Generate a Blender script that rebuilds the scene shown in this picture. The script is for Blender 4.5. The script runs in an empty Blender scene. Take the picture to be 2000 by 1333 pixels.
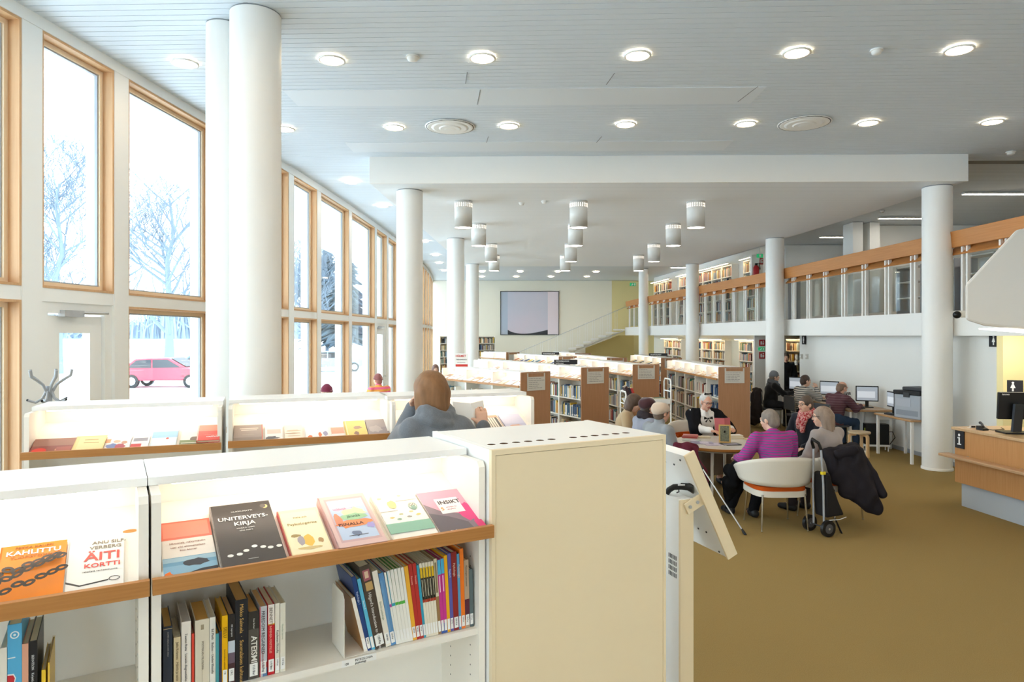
import bpy, bmesh, math, random
import numpy as np
from mathutils import Vector, Matrix

# ------------------------------------------------------------------ camera, sky, exposure
S = bpy.context.scene
C = S.collection
FPX, HOR, EYE = 1333.0, 655.0, 2.15          # focal length in pixels of a 2000 x 1333 frame, horizon row, eye height
cam_data = bpy.data.cameras.new('camera')
cam_data.sensor_width = 36.0
cam_data.lens = 36.0 * FPX / 2000.0
cam_data.shift_y = (HOR - 666.5) / 2000.0
cam_data.clip_end = 600
cam = bpy.data.objects.new('camera', cam_data)
cam.location = (0, 0, EYE)
cam.rotation_euler = (math.pi / 2, 0, 0)
C.objects.link(cam)
S.camera = cam

world = bpy.data.worlds.new('overcast_sky')
world.use_nodes = True
S.world = world
wn = world.node_tree.nodes
wn['Background'].inputs[0].default_value = (0.80, 0.91, 1.0, 1)
wn['Background'].inputs[1].default_value = 2.7

S.view_settings.view_transform = 'Standard'
S.view_settings.look = 'None'
S.view_settings.gamma = 1.0
S.view_settings.use_curve_mapping = False
S.view_settings.exposure = 1.5
S.cycles.max_bounces = 8
S.cycles.diffuse_bounces = 5
S.cycles.glossy_bounces = 3
S.cycles.transmission_bounces = 4
S.cycles.transparent_max_bounces = 12
S.cycles.caustics_reflective = False
S.cycles.caustics_refractive = False
S.cycles.sample_clamp_indirect = 6.0
S.cycles.use_denoising = True

PI0 = math.pi / 2
def portal(loc, rot, sx, sy):
    l = bpy.data.lights.new('daylight_portal', 'AREA')
    l.shape = 'RECTANGLE'; l.size = sx; l.size_y = sy
    l.cycles.is_portal = True
    o = bpy.data.objects.new('daylight_portal', l)
    o.location = loc; o.rotation_euler = rot
    C.objects.link(o)

# the facade faces -X: two portals (inside just behind the glass) help the sky light find the room
portal((-4.75, 4.0, 2.5), (0, -math.pi / 2, 0), 4.9, 16.0)
portal((4.5, -4.3, 2.7), (PI0, 0, 0), 18.0, 4.2)
portal((-4.3, 23.5, 2.5), (0, -math.pi / 2, 0), 4.9, 23.0)

random.seed(7)
PI = math.pi
DOWNLIGHT_E, LED_E, PENDANT_E = 18.0, 2.6, 14.0

# ------------------------------------------------------------------ helpers
def at(px, py, Y):
    """the world point seen at a pixel of the 2000 x 1333 photograph, at depth Y"""
    return Vector(((px - 1000.0) / FPX * Y, Y, EYE + (HOR - py) / FPX * Y))

def lin(h):
    h = h.lstrip('#')
    out = []
    for i in (0, 2, 4):
        c = int(h[i:i + 2], 16) / 255.0
        out.append(c / 12.92 if c <= 0.04045 else ((c + 0.055) / 1.055) ** 2.4)
    return (out[0], out[1], out[2], 1.0)

MATS = {}
def mat(name, col, rough=0.5, metal=0.0, spec=0.35, var=None, emit=None, bump=None, sheen=0.0):
    """col hex; var = (scale xyz, hex2, amount) noise colour variation in object space; bump = (scale, strength)"""
    if name in MATS:
        return MATS[name]
    m = bpy.data.materials.new(name)
    m.use_nodes = True
    nt = m.node_tree
    b = nt.nodes['Principled BSDF']
    b.inputs['Base Color'].default_value = lin(col)
    b.inputs['Roughness'].default_value = rough
    b.inputs['Metallic'].default_value = metal
    b.inputs['Specular IOR Level'].default_value = spec
    if sheen:
        b.inputs['Sheen Weight'].default_value = sheen
    tc = None
    if var or bump:
        tc = nt.nodes.new('ShaderNodeTexCoord')
    if var:
        mp = nt.nodes.new('ShaderNodeMapping')
        mp.inputs['Scale'].default_value = var[0]
        nz = nt.nodes.new('ShaderNodeTexNoise')
        nz.inputs['Scale'].default_value = 1.0
        nz.inputs['Detail'].default_value = 4.0
        rp = nt.nodes.new('ShaderNodeValToRGB')
        rp.color_ramp.elements[0].position = 0.5 - 0.5 * var[2]
        rp.color_ramp.elements[1].position = 0.5 + 0.5 * var[2]
        rp.color_ramp.elements[0].color = lin(col)
        rp.color_ramp.elements[1].color = lin(var[1])
        nt.links.new(tc.outputs['Object'], mp.inputs['Vector'])
        nt.links.new(mp.outputs['Vector'], nz.inputs['Vector'])
        nt.links.new(nz.outputs['Fac'], rp.inputs['Fac'])
        nt.links.new(rp.outputs['Color'], b.inputs['Base Color'])
    if bump:
        nb = nt.nodes.new('ShaderNodeTexNoise')
        nb.inputs['Scale'].default_value = bump[0]
        nb.inputs['Detail'].default_value = 3.0
        bp = nt.nodes.new('ShaderNodeBump')
        bp.inputs['Strength'].default_value = bump[1]
        bp.inputs['Distance'].default_value = 0.01
        nt.links.new(tc.outputs['Object'], nb.inputs['Vector'])
        nt.links.new(nb.outputs['Fac'], bp.inputs['Height'])
        nt.links.new(bp.outputs['Normal'], b.inputs['Normal'])
    if emit:
        b.inputs['Emission Color'].default_value = lin(emit[0])
        b.inputs['Emission Strength'].default_value = emit[1]
    MATS[name] = m
    return m

def stripes(name, c1, c2, period, duty=0.5, axis='Z', rough=0.85, soft=0.0):
    """flat printed or knitted stripes along one object axis"""
    m = mat(name, c1, rough)
    nt = m.node_tree
    b = nt.nodes['Principled BSDF']
    tc = nt.nodes.new('ShaderNodeTexCoord')
    sp = nt.nodes.new('ShaderNodeSeparateXYZ')
    md = nt.nodes.new('ShaderNodeMath'); md.operation = 'FLOORED_MODULO'; md.inputs[1].default_value = period
    gt = nt.nodes.new('ShaderNodeMath'); gt.operation = 'GREATER_THAN'; gt.inputs[1].default_value = period * duty
    mx = nt.nodes.new('ShaderNodeMix'); mx.data_type = 'RGBA'
    mx.inputs[6].default_value = lin(c1); mx.inputs[7].default_value = lin(c2)
    nt.links.new(tc.outputs['Object'], sp.inputs[0])
    nt.links.new(sp.outputs[axis], md.inputs[0])
    nt.links.new(md.outputs[0], gt.inputs[0])
    nt.links.new(gt.outputs[0], mx.inputs[0])
    nt.links.new(mx.outputs[2], b.inputs['Base Color'])
    return m

def glass_mat(name, tint='F4F9FA', gloss=0.9):
    if name in MATS:
        return MATS[name]
    m = bpy.data.materials.new(name)
    m.use_nodes = True
    nt = m.node_tree
    nt.nodes.remove(nt.nodes['Principled BSDF'])
    out = nt.nodes['Material Output']
    tr = nt.nodes.new('ShaderNodeBsdfTransparent'); tr.inputs[0].default_value = lin(tint)
    gl = nt.nodes.new('ShaderNodeBsdfGlossy'); gl.inputs['Roughness'].default_value = 0.02
    gl.inputs[0].default_value = (gloss, gloss, gloss, 1)
    lw = nt.nodes.new('ShaderNodeLayerWeight'); lw.inputs[0].default_value = 0.5
    pw = nt.nodes.new('ShaderNodeMath'); pw.operation = 'POWER'; pw.inputs[1].default_value = 5.0
    fr = nt.nodes.new('ShaderNodeMath'); fr.operation = 'MULTIPLY_ADD'; fr.inputs[1].default_value = 0.8; fr.inputs[2].default_value = 0.025
    nt.links.new(lw.outputs['Facing'], pw.inputs[0]); nt.links.new(pw.outputs[0], fr.inputs[0])
    mx = nt.nodes.new('ShaderNodeMixShader')
    nt.links.new(fr.outputs[0], mx.inputs[0])
    nt.links.new(tr.outputs[0], mx.inputs[1])
    nt.links.new(gl.outputs[0], mx.inputs[2])
    nt.links.new(mx.outputs[0], out.inputs[0])
    MATS[name] = m
    return m

class MB:
    """collects shapes into one mesh"""
    def __init__(self):
        self.v, self.f, self.m, self.s = [], [], [], []
    def add(self, vs, fs, m=0, smooth=False):
        o = len(self.v)
        self.v.extend([tuple(p) for p in vs])
        for f in fs:
            self.f.append(tuple(i + o for i in f)); self.m.append(m); self.s.append(smooth)
        return self
    def box(self, x0, y0, z0, x1, y1, z1, m=0):
        if x1 < x0: x0, x1 = x1, x0
        if y1 < y0: y0, y1 = y1, y0
        if z1 < z0: z0, z1 = z1, z0
        vs = [(x0, y0, z0), (x1, y0, z0), (x1, y1, z0), (x0, y1, z0), (x0, y0, z1), (x1, y0, z1), (x1, y1, z1), (x0, y1, z1)]
        return self.add(vs, [(0, 3, 2, 1), (4, 5, 6, 7), (0, 1, 5, 4), (1, 2, 6, 5), (2, 3, 7, 6), (3, 0, 4, 7)], m)
    def obox(self, c, size, M, m=0):
        """box of a size, turned by the 3x3 matrix M about its centre c"""
        hx, hy, hz = [s / 2 for s in size]
        vs = [Vector(c) + M @ Vector(p) for p in ((-hx, -hy, -hz), (hx, -hy, -hz), (hx, hy, -hz), (-hx, hy, -hz), (-hx, -hy, hz), (hx, -hy, hz), (hx, hy, hz), (-hx, hy, hz))]
        return self.add(vs, [(0, 3, 2, 1), (4, 5, 6, 7), (0, 1, 5, 4), (1, 2, 6, 5), (2, 3, 7, 6), (3, 0, 4, 7)], m)
    def prism(self, poly, z0, z1, m=0, smooth=False):
        n = len(poly)
        vs = [(p[0], p[1], z0) for p in poly] + [(p[0], p[1], z1) for p in poly]
        fs = [tuple(reversed(range(n))), tuple(range(n, 2 * n))]
        self.add(vs, fs, m)
        self.add(vs, [(i, (i + 1) % n, n + (i + 1) % n, n + i) for i in range(n)], m, smooth)
        return self
    def extrude(self, poly, vec, m=0):
        """closed 3-D polygon swept along vec"""
        n = len(poly); vec = Vector(vec)
        vs = [Vector(p) for p in poly] + [Vector(p) + vec for p in poly]
        fs = [tuple(reversed(range(n))), tuple(range(n, 2 * n))] + [(i, (i + 1) % n, n + (i + 1) % n, n + i) for i in range(n)]
        return self.add(vs, fs, m)
    def tube(self, pts, rad, n=8, m=0, cap=True, smooth=True):
        pts = [Vector(p) for p in pts]
        if not hasattr(rad, '__len__'): rad = [rad] * len(pts)
        vs, fs = [], []
        ref = Vector((0, 0, 1))
        d0 = (pts[1] - pts[0]).normalized()
        if abs(d0.dot(ref)) > 0.95: ref = Vector((1, 0, 0))
        for i, p in enumerate(pts):
            a = pts[max(i - 1, 0)]; b = pts[min(i + 1, len(pts) - 1)]
            d = (b - a).normalized()
            u = d.cross(ref)
            if u.length < 1e-4: u = d.orthogonal()
            u.normalize(); w = u.cross(d)
            for k in range(n):
                t = 2 * PI * k / n
                vs.append(p + (u * math.cos(t) + w * math.sin(t)) * rad[i])
        for i in range(len(pts) - 1):
            for k in range(n):
                k2 = (k + 1) % n
                fs.append((i * n + k, i * n + k2, (i + 1) * n + k2, (i + 1) * n + k))
        self.add(vs, fs, m, smooth)
        if cap:
            L = (len(pts) - 1) * n
            self.add(vs[:n], [tuple(reversed(range(n)))], m)
            self.add(vs[L:], [tuple(range(n))], m)
        return self
    def lathe(self, prof, n=24, c=(0, 0, 0), m=0, smooth=True):
        """profile [(r, z)] turned about a vertical axis through c"""
        vs, fs = [], []
        for r, z in prof:
            for k in range(n):
                t = 2 * PI * k / n
                vs.append((c[0] + r * math.cos(t), c[1] + r * math.sin(t), c[2] + z))
        for i in range(len(prof) - 1):
            for k in range(n):
                k2 = (k + 1) % n
                fs.append((i * n + k, i * n + k2, (i + 1) * n + k2, (i + 1) * n + k))
        self.add(vs, fs, m, smooth)
        if prof[0][0] > 1e-5: self.add(vs[:n], [tuple(reversed(range(n)))], m)
        if prof[-1][0] > 1e-5: self.add(vs[-n:], [tuple(range(n))], m)
        return self
    def ball(self, c, r, n=10, m=0, squash=(1, 1, 1)):
        prof = [(math.sin(PI * i / n) * 1.0, -math.cos(PI * i / n)) for i in range(n + 1)]
        vs, fs = [], []
        k = n * 2
        for pr, pz in prof:
            for j in range(k):
                t = 2 * PI * j / k
                vs.append((c[0] + r * pr * math.cos(t) * squash[0], c[1] + r * pr * math.sin(t) * squash[1], c[2] + r * pz * squash[2]))
        for i in range(n):
            for j in range(k):
                j2 = (j + 1) % k
                fs.append((i * k + j, i * k + j2, (i + 1) * k + j2, (i + 1) * k + j))
        return self.add(vs, fs, m, True)
    def mesh(self, name, mats):
        me = bpy.data.meshes.new(name)
        me.from_pydata(self.v, [], self.f)
        for mm in (mats if isinstance(mats, (list, tuple)) else [mats]):
            me.materials.append(mm)
        me.polygons.foreach_set('material_index', self.m)
        me.polygons.foreach_set('use_smooth', self.s)
        me.update()
        return me
    def build(self, name, mats, parent=None, loc=(0, 0, 0), rot=(0, 0, 0), bevel=0.0, weld=False):
        me = self.mesh(name, mats)
        bm = bmesh.new(); bm.from_mesh(me)
        if weld: bmesh.ops.remove_doubles(bm, verts=bm.verts, dist=1e-5)
        bmesh.ops.recalc_face_normals(bm, faces=bm.faces)
        bm.to_mesh(me); bm.free()
        o = bpy.data.objects.new(name, me)
        o.location = loc; o.rotation_euler = rot
        if parent is not None: o.parent = parent
        C.objects.link(o)
        if bevel:
            md = o.modifiers.new('edge', 'BEVEL'); md.width = bevel; md.segments = 2; md.limit_method = 'ANGLE'
        return o

def thing(name, label, cat, loc=(0, 0, 0), rz=0.0, group=None, rot=None):
    o = bpy.data.objects.new(name, None)
    o.empty_display_size = 0.1
    o.location = loc; o.rotation_euler = rot if rot else (0, 0, rz)
    o['label'] = label; o['category'] = cat
    if group: o['group'] = group
    C.objects.link(o)
    return o
def tag(o, label, cat, group=None, kind=None):
    o['label'] = label
    if cat: o['category'] = cat
    if group: o['group'] = group
    if kind: o['kind'] = kind
    return o
def struct(o, label=None):
    o['kind'] = 'structure'
    if label: o['label'] = label
    return o
def sempty(name, loc=(0, 0, 0), rz=0.0, label=None):
    o = bpy.data.objects.new(name, None)
    o.location = loc; o.rotation_euler = (0, 0, rz); o['kind'] = 'structure'
    if label: o['label'] = label
    C.objects.link(o)
    return o
def part(name, me, parent, loc=(0, 0, 0), rot=(0, 0, 0)):
    o = bpy.data.objects.new(name, me); o.location = loc; o.rotation_euler = rot; o.parent = parent
    C.objects.link(o)
    return o
def dup(root, loc, rz, label=None, group=None):
    """a copy of a thing with copies of its parts and sub-parts"""
    r = root.copy(); C.objects.link(r); r.location = loc; r.rotation_euler = (0, 0, rz)
    if label: r['label'] = label
    if group: r['group'] = group
    for ch in list(root.children):
        c = ch.copy(); C.objects.link(c); c.parent = r
        for g in list(ch.children):
            d = g.copy(); C.objects.link(d); d.parent = c
    return r
def text(body, size, m, parent, loc, rot=(0, 0, 0), align='LEFT', name='lettering', depth=0.0002, sx=1.0, valign='TOP_BASELINE'):
    c = bpy.data.curves.new(name, 'FONT')
    c.body = body; c.size = size; c.offset = size * .018 if size > .016 else 0.0; c.align_x = align; c.extrude = depth; c.resolution_u = 2
    c.materials.append(m)
    tmp = bpy.data.objects.new(name, c)
    me = bpy.data.meshes.new_from_object(tmp)
    bpy.data.objects.remove(tmp); bpy.data.curves.remove(c)
    me.name = name
    o = bpy.data.objects.new(name, me)
    o.location = loc; o.rotation_euler = rot; o.scale = (sx, 1, 1)
    o.parent = parent
    C.objects.link(o)
    return o

# ------------------------------------------------------------------ materials
M = {}
M['white'] = mat('white_paint', 'F1F0EC', 0.45)
M['wall'] = mat('wall_paint', 'EEEEEA', 0.7)
M['cream_wall'] = mat('cream_wall_paint', 'EAE6D6', 0.7)
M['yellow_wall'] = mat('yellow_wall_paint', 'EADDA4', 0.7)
M['olive_panel'] = mat('olive_panel_tone', 'CDB878', 0.7)
M['ceil'] = mat('ceiling_paint', 'DAE3EB', 0.55)
M['ceilpanel'] = mat('ceiling_panel_paint', 'E2E9EF', 0.5)
M['gap'] = mat('dark_gap', '8E9397', 0.8)
M['col'] = mat('column_paint', 'F1F1EE', 0.5)
M['case'] = mat('bookcase_lacquer', 'F4EFE5', 0.4)
M['cabinet'] = mat('cabinet_front_lacquer', 'EEDCB9', 0.4)
M['casetop'] = mat('bookcase_top_lacquer', 'F2F2EF', 0.35)
M['oak'] = mat('oak', 'B47B3C', 0.45, var=((3, 90, 90), 'D29A58', 0.6))
M['oakx'] = mat('oak_rail', 'A66F38', 0.45, var=((6, 160, 160), 'BC8448', 0.7))
M['panel'] = mat('oak_veneer', 'A77A58', 0.5, var=((60, 60, 3), 'B98C69', 0.7))
M['pine'] = mat('pine_frame', 'C99B6E', 0.5, var=((40, 40, 2), 'D6AE84', 0.7))
M['pinelt'] = mat('pale_pine_sash', 'EBD3B2', 0.5)
M['rail'] = mat('balcony_oak', 'B8793F', 0.45, var=((2, 2, 50), 'C98B50', 0.6))
M['desk'] = mat('desk_oak', 'BE8750', 0.45, var=((60, 60, 3), 'D09C66', 0.7))
M['birch'] = mat('birch', 'D8B27F', 0.5, var=((40, 40, 4), 'E4C294', 0.6))
M['carpet'] = mat('carpet_ochre', '8C7648', 0.95, spec=0.1, var=((160, 160, 160), 'A88F5E', 0.9), bump=(420, 0.5))
M['black'] = mat('black_plastic', '17181A', 0.4)
M['dark'] = mat('dark_grey', '3A3C40', 0.5)
M['steel'] = mat('chromed_steel', 'C8C6C0', 0.22, metal=1.0)
M['alu'] = mat('satin_aluminium', 'C9CCD0', 0.35, metal=0.8)
M['greymetal'] = mat('grey_powder_coat', 'A6AAB0', 0.4)
M['paper'] = mat('paper_pages', 'E9DDC2', 0.8)
M['sheet'] = mat('white_sheet', 'F4F3EF', 0.7)
M['signgrey'] = mat('sign_acrylic', 'D5D2CA', 0.25)
M['ink'] = mat('ink_black', '25252A', 0.6)
M['inkgrey'] = mat('ink_grey', '77767A', 0.6)
M['inkwhite'] = mat('ink_white', 'F6F6F4', 0.6)
M['inkred'] = mat('ink_red', 'D5413A', 0.6)
M['glass'] = glass_mat('window_glass')
M['railglass'] = glass_mat('balustrade_glass', 'EDF1F0', 0.8)
M['bulb'] = mat('lamp_diffuser', 'FFFFFF', 0.6, emit=('FFE0B8', DOWNLIGHT_E))
M['led'] = mat('led_strip', 'FFFFFF', 0.6, emit=('FFEEDC', LED_E))
M['pend'] = mat('pendant_diffuser', 'FFFFFF', 0.6, emit=('FFF3E0', PENDANT_E))
M['slotglow'] = mat('slot_glow', 'FFFFFF', 0.6, emit=('FFF1DC', 0.5))
M['shelflamp'] = mat('shelf_lamp_diffuser', 'FFFFFF', 0.6, emit=('FFE0A8', 12.0))
M['office'] = mat('office_lamp_diffuser', 'FFFFFF', 0.6, emit=('FFF4E4', 9.0))
M['snow'] = mat('snow', 'F3F6FA', 0.9, spec=0.1)
M['haze_bark'] = mat('hazed_bark', '7F8C9B', 0.9, spec=0.1)  # haze over the far treeline put into a paler bark colour
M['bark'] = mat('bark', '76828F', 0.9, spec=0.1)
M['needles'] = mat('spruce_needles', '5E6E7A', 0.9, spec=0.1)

def slat_pattern(name, col, line, pitch=0.1, width=0.012):
    m = mat(name, col, 0.55)
    nt = m.node_tree; b = nt.nodes['Principled BSDF']
    tc = nt.nodes.new('ShaderNodeTexCoord'); sp = nt.nodes.new('ShaderNodeSeparateXYZ')
    md = nt.nodes.new('ShaderNodeMath'); md.operation = 'FLOORED_MODULO'; md.inputs[1].default_value = pitch
    gt = nt.nodes.new('ShaderNodeMath'); gt.operation = 'GREATER_THAN'; gt.inputs[1].default_value = pitch - width
    mx = nt.nodes.new('ShaderNodeMix'); mx.data_type = 'RGBA'
    mx.inputs[6].default_value = lin(col); mx.inputs[7].default_value = lin(line)
    nt.links.new(tc.outputs['Object'], sp.inputs[0]); nt.links.new(sp.outputs['Y'], md.inputs[0])
    nt.links.new(md.outputs[0], gt.inputs[0]); nt.links.new(gt.outputs[0], mx.inputs[0])
    nt.links.new(mx.outputs[2], b.inputs['Base Color'])
    return m
M['ceilfar'] = slat_pattern('ceiling_slat_lines', 'DAE3EB', 'B8C0C7')
M['soffit'] = slat_pattern('soffit_slat_lines', 'F3F6F9', 'DADFE3')
# ------------------------------------------------------------------ the room shell
CZ, SZ = 4.95, 4.53                     # ceiling and lowered soffit
def fx(Y):                              # inner face of the curved facade
    return -3.38 - 0.0034 * (Y - 21.0) ** 2

fl = MB()
fl.box(-5.6, -4, -0.12, 15, 36.5, 0)
struct(fl.build('floor', M['carpet']), 'ochre carpet floor')

cl = MB()
cl.box(-6.2, -4, CZ + 0.012, 15, 36.5, CZ + 0.2)
ceiling = struct(cl.build('ceiling', M['ceilfar']), 'pale grey slatted ceiling')
slat = MB(); slat.box(-6.2, -0.0455, 0, 15, 0.0455, 0.016)
slat_me = slat.mesh('slat', M['ceil'])
TILT = -0.030
for i in range(66):
    o = part('slat', slat_me, ceiling, (0, 4.62 + 0.1 * i, CZ - 0.004), (0, 0, TILT))
backing = MB(); backing.box(-6.2, 4.0, 0.0125, 15, 11.2, 0.014)
backing.build('slat_backing', M['gap'], ceiling, (0, 0, CZ - 0.003))
def ceil_strip(x0, y0, x1, y1, name='access_panel'):
    b = MB(); b.box(x0, y0, 0, x1, y1, 0.012)
    b.build(name, M['ceilpanel'], ceiling, (0, 0, CZ - 0.012), (0, 0, TILT * 0.6))
ceil_strip(-2.75, 7.72, 2.72, 8.27)
ceil_strip(-2.6, 9.85, 3.0, 10.35)
for px, py, ln in ((911, 150, .33), (1192, 152, .33), (1170, 271, .3), (952, 271, .3), (935, 188, .5), (1460, 182, .5)):
    p = at(px, py, 1333 * 2.8 / (655 - py))
    b = MB(); b.box(-0.004, -ln / 2, 0, 0.004, ln / 2, 0.003)
    b.build('joint_strip', M['gap'], ceiling, (p.x, p.y, CZ - 0.016), (0, 0, 0.12))

so = MB()
soff = [(-2.23, 10.72), (7.03, 10.55), (6.95, 13.0), (6.72, 16.8), (6.3, 22.9), (6.25, 23.6), (-1.6, 23.6), (-1.83, 19.1), (-2.0, 15.3)]
so.prism(soff, SZ, CZ + 0.05)
struct(so.build('soffit', M['soffit']), 'lowered ceiling soffit with a plain white front edge')
bk = MB(); bk.extrude([(-2.235, 10.70, SZ - 0.004), (7.04, 10.53, SZ - 0.004), (7.04, 10.56, SZ - 0.004), (-2.235, 10.73, SZ - 0.004)], (0, 0, CZ - SZ))
struct(bk.build('trim_1', M['white']), 'white bulkhead face of the lowered soffit')

# walls
w = MB(); w.box(-6, 35, 0, 5.12, 35.3, CZ)
struct(w.build('wall_back', M['cream_wall']), 'cream back wall behind the painting')
w = MB(); w.prism([(5.12, 35.0), (10, 36.0), (10, 36.3), (5.12, 35.3)], 0, CZ)
struct(w.build('wall_back_return', M['yellow_wall']), 'pale yellow back wall beside the stair landing')
w = MB(); w.box(-6.2, -4.2, 0, 15, -4, 1.0); w.box(-6.2, -4.2, 3.4, 15, -4, CZ)
FILL_WINDOWS = [(-5.4, -4.4), (-1.6, -.4), (2.2, 3.4), (6.4, 7.6), (10.6, 11.6)]
xs_ = [-6.2] + [v for f_ in FILL_WINDOWS for v in f_] + [15]
for k in range(0, len(xs_), 2): w.box(xs_[k], -4.2, 1.0, xs_[k + 1], -4, 3.4)
struct(w.build('wall_front', M['wall']), 'wall behind the viewer with windows added for fill light')
for k, (x0, x1) in enumerate(FILL_WINDOWS):
    f = MB(); f.box(x0, -4.11, 1.0, x1, -4.10, 3.4); struct(f.build('window_%d' % (90 + k), M['glass']))  # unseen windows added so sky light reaches the cabinet front
w = MB(); w.box(14.8, -4, 0, 15, 36.5, CZ)
struct(w.build('wall_right_far', M['wall']))
w = MB(); w.box(7.25, 10.05, 0, 7.4, 17.2, 2.14)
struct(w.build('wall_right', M['wall']), 'white wall behind the computer tables')
w = MB(); w.box(7.25, -4, 0, 7.4, 6.8, 2.14)
struct(w.build('wall_right_near', M['wall']))
w = MB(); w.box(7.4, 10.05, 0, 9.6, 10.2, 2.14); w.box(8.9, 6.6, 0, 9.1, 10.05, 2.14); w.box(7.4, 6.6, 0, 9.1, 6.8, 2.14)
struct(w.build('wall_alcove', M['yellow_wall']), 'warm yellow alcove wall behind the information desk')
b = MB(); b.box(7.235, 10.05, 0, 7.25, 17.2, 0.07)
struct(b.build('baseboard_right', M['greymetal']))

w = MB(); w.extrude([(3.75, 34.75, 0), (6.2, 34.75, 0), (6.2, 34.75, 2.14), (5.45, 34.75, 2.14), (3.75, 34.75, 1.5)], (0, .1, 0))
struct(w.build('panel_under_stairs', M['olive_panel']), 'thin olive panel below the upper stair treads')  # thin panel in a darker olive than the back walls
# columns
def column(x, y, r, z1, label, seam=None):
    c = MB()
    c.lathe([(r, 0.0), (r, z1 - 0.015)], 40)
    o = struct(c.build('column', M['col'], None, (x, y, 0)), label)
    c = MB(); c.lathe([(r * 0.985, z1 - 0.016), (r * 0.985, z1)], 40, m=0)
    c.build('shadow_gap', M['gap'], o)
    c = MB(); c.lathe([(r + 0.012, 0), (r + 0.012, 0.03), (r, 0.04)], 40)
    c.build('base_ring', M['col'], o)
    return o
column(-2.235, 5.95, .213, CZ, 'thick white round column nearest, on the left')
column(-2.60, 6.17, .155, CZ, 'slimmer white pipe column tucked behind the nearest column')
column(-1.69, 11.27, .215, SZ, 'second white column along the windows')
column(-1.39, 16.85, .215, SZ, 'third white column along the windows')
column(-1.33, 22.9, .215, SZ, 'fourth white column along the windows')
column(6.82, 10.95, .215, SZ, 'white column beside the information desk')
column(6.47, 16.8, .215, SZ, 'second white column along the balcony')
column(6.05, 22.9, .215, SZ, 'third white column along the balcony')
column(5.55, 28.8, .2, CZ, 'farthest white column by the stair landing')

# ------------------------------------------------------------------ the curved window facade
POSTS = [-4.0, -2.6, -1.3, 0.0, 1.2, 2.4, 3.58, 4.74, 5.90, 7.05, 8.95, 10.2, 11.40, 12.75, 14.80, 17.15, 18.62, 20.2, 22.0, 24.0, 25.8, 27.3, 28.75, 30.2, 31.6, 33.0, 34.6]
ZB, ZM0, ZM1, ZT = 0.12, 2.45, 2.57, 4.84
top = MB(); poly = []
ys = [-4.2 + i * 1.0 for i in range(40)] + [35.3]
ring = [(fx(y), y) for y in ys] + [(fx(y) - 0.3, y) for y in reversed(ys)]
for i in range(len(ys) - 1):
    a, b2 = ys[i], ys[i + 1]
    q = [(fx(a) + .02, a), (fx(b2) + .02, b2), (fx(b2) - .3, b2), (fx(a) - .3, a)]
    top.prism(q, ZT, CZ + 0.1)
    top.prism(q, -0.1, ZB)
wl = struct(top.build('wall_left', M['white'], weld=False), 'white head beam and sill of the curved window wall')
wn_i = 0
def bars(x0, x1, z0, z1, t, y0, y1, m=0):
    b = MB()
    b.box(x0, y0, z0, x0 + t, y1, z1, m); b.box(x1 - t, y0, z0, x1, y1, z1, m)
    b.box(x0 + t, y0, z0, x1 - t, y1, z0 + t, m); b.box(x0 + t, y0, z1 - t, x1 - t, y1, z1, m)
    return b
for i in range(len(POSTS) - 1):
    y0, y1 = POSTS[i], POSTS[i + 1]
    a = Vector((fx(y0), y0, 0)); b2 = Vector((fx(y1), y1, 0))
    d = (b2 - a); L = d.length; ang = math.atan2(d.y, d.x)
    pm = MB(); pm.box(-0.11, -0.012, 0, 0.11, 0.3, ZT)
    struct(pm.build('trim_%d' % (i + 2), M['white'], None, a, (0, 0, ang)), 'white post of the window wall')
    tr = MB(); tr.box(0.11, 0.0, ZM0, L - 0.11, 0.28, ZM1)
    struct(tr.build('transom', M['white'], None, a, (0, 0, ang)), 'white transom band between the window rows')
    is_door = i in (8, 15)
    for lower in (False, True):
        z0, z1 = (ZB, ZM0) if lower else (ZM1, ZT)
        if lower and is_door:
            d_ = sempty('door_%d' % (1 if i == 8 else 2), a, ang, 'white glazed door to the garden in the window wall')
            f = bars(0.11, L - 0.11, ZB, ZM0, 0.1, 0.02, 0.26); f.build('door_frame', M['white'], d_)
            f = bars(0.22, L - 0.22, ZB + .05, ZM0 - .12, 0.16, 0.05, 0.11); f.build('door_leaf', M['white'], d_)
            f = MB(); f.box(0.38, 0.075, ZB + .2, L - 0.38, 0.085, ZM0 - .28); f.build('pane', M['glass'], d_)
            f = MB(); f.tube([(L - .30, 0.04, 1.05), (L - .30, -0.02, 1.05), (L - .42, -0.02, 1.05)], .011); f.build('handle', M['steel'], d_)
            f = MB(); f.box(.35, -.03, ZM0 - .13, .6, .04, ZM0 - .07); f.tube([(.58, -.02, ZM0 - .09), (.9, -.05, ZM0 - .085)], .012, 6); f.build('door_closer', M['alu'], d_)
            continue
        wn_i += 1
        W = sempty('window_%d' % wn_i, a, ang, ('lower' if lower else 'upper') + ' window of the curved facade')
        bars(0.11, L - 0.11, z0, z1, 0.022, -0.006, 0.15).build('frame', M['pine'], W)
        bars(0.132, L - 0.132, z0 + .022, z1 - .022, 0.042, 0.10, 0.17).build('sash', M['pinelt'], W)
        bars(0.174, L - 0.174, z0 + .064, z1 - .064, 0.014, 0.12, 0.15).build('glazing_bead', M['greymetal'], W)
        f = MB(); f.box(0.18, 0.132, z0 + .07, L - 0.18, 0.138, z1 - .07); f.build('pane', M['glass'], W)

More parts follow.
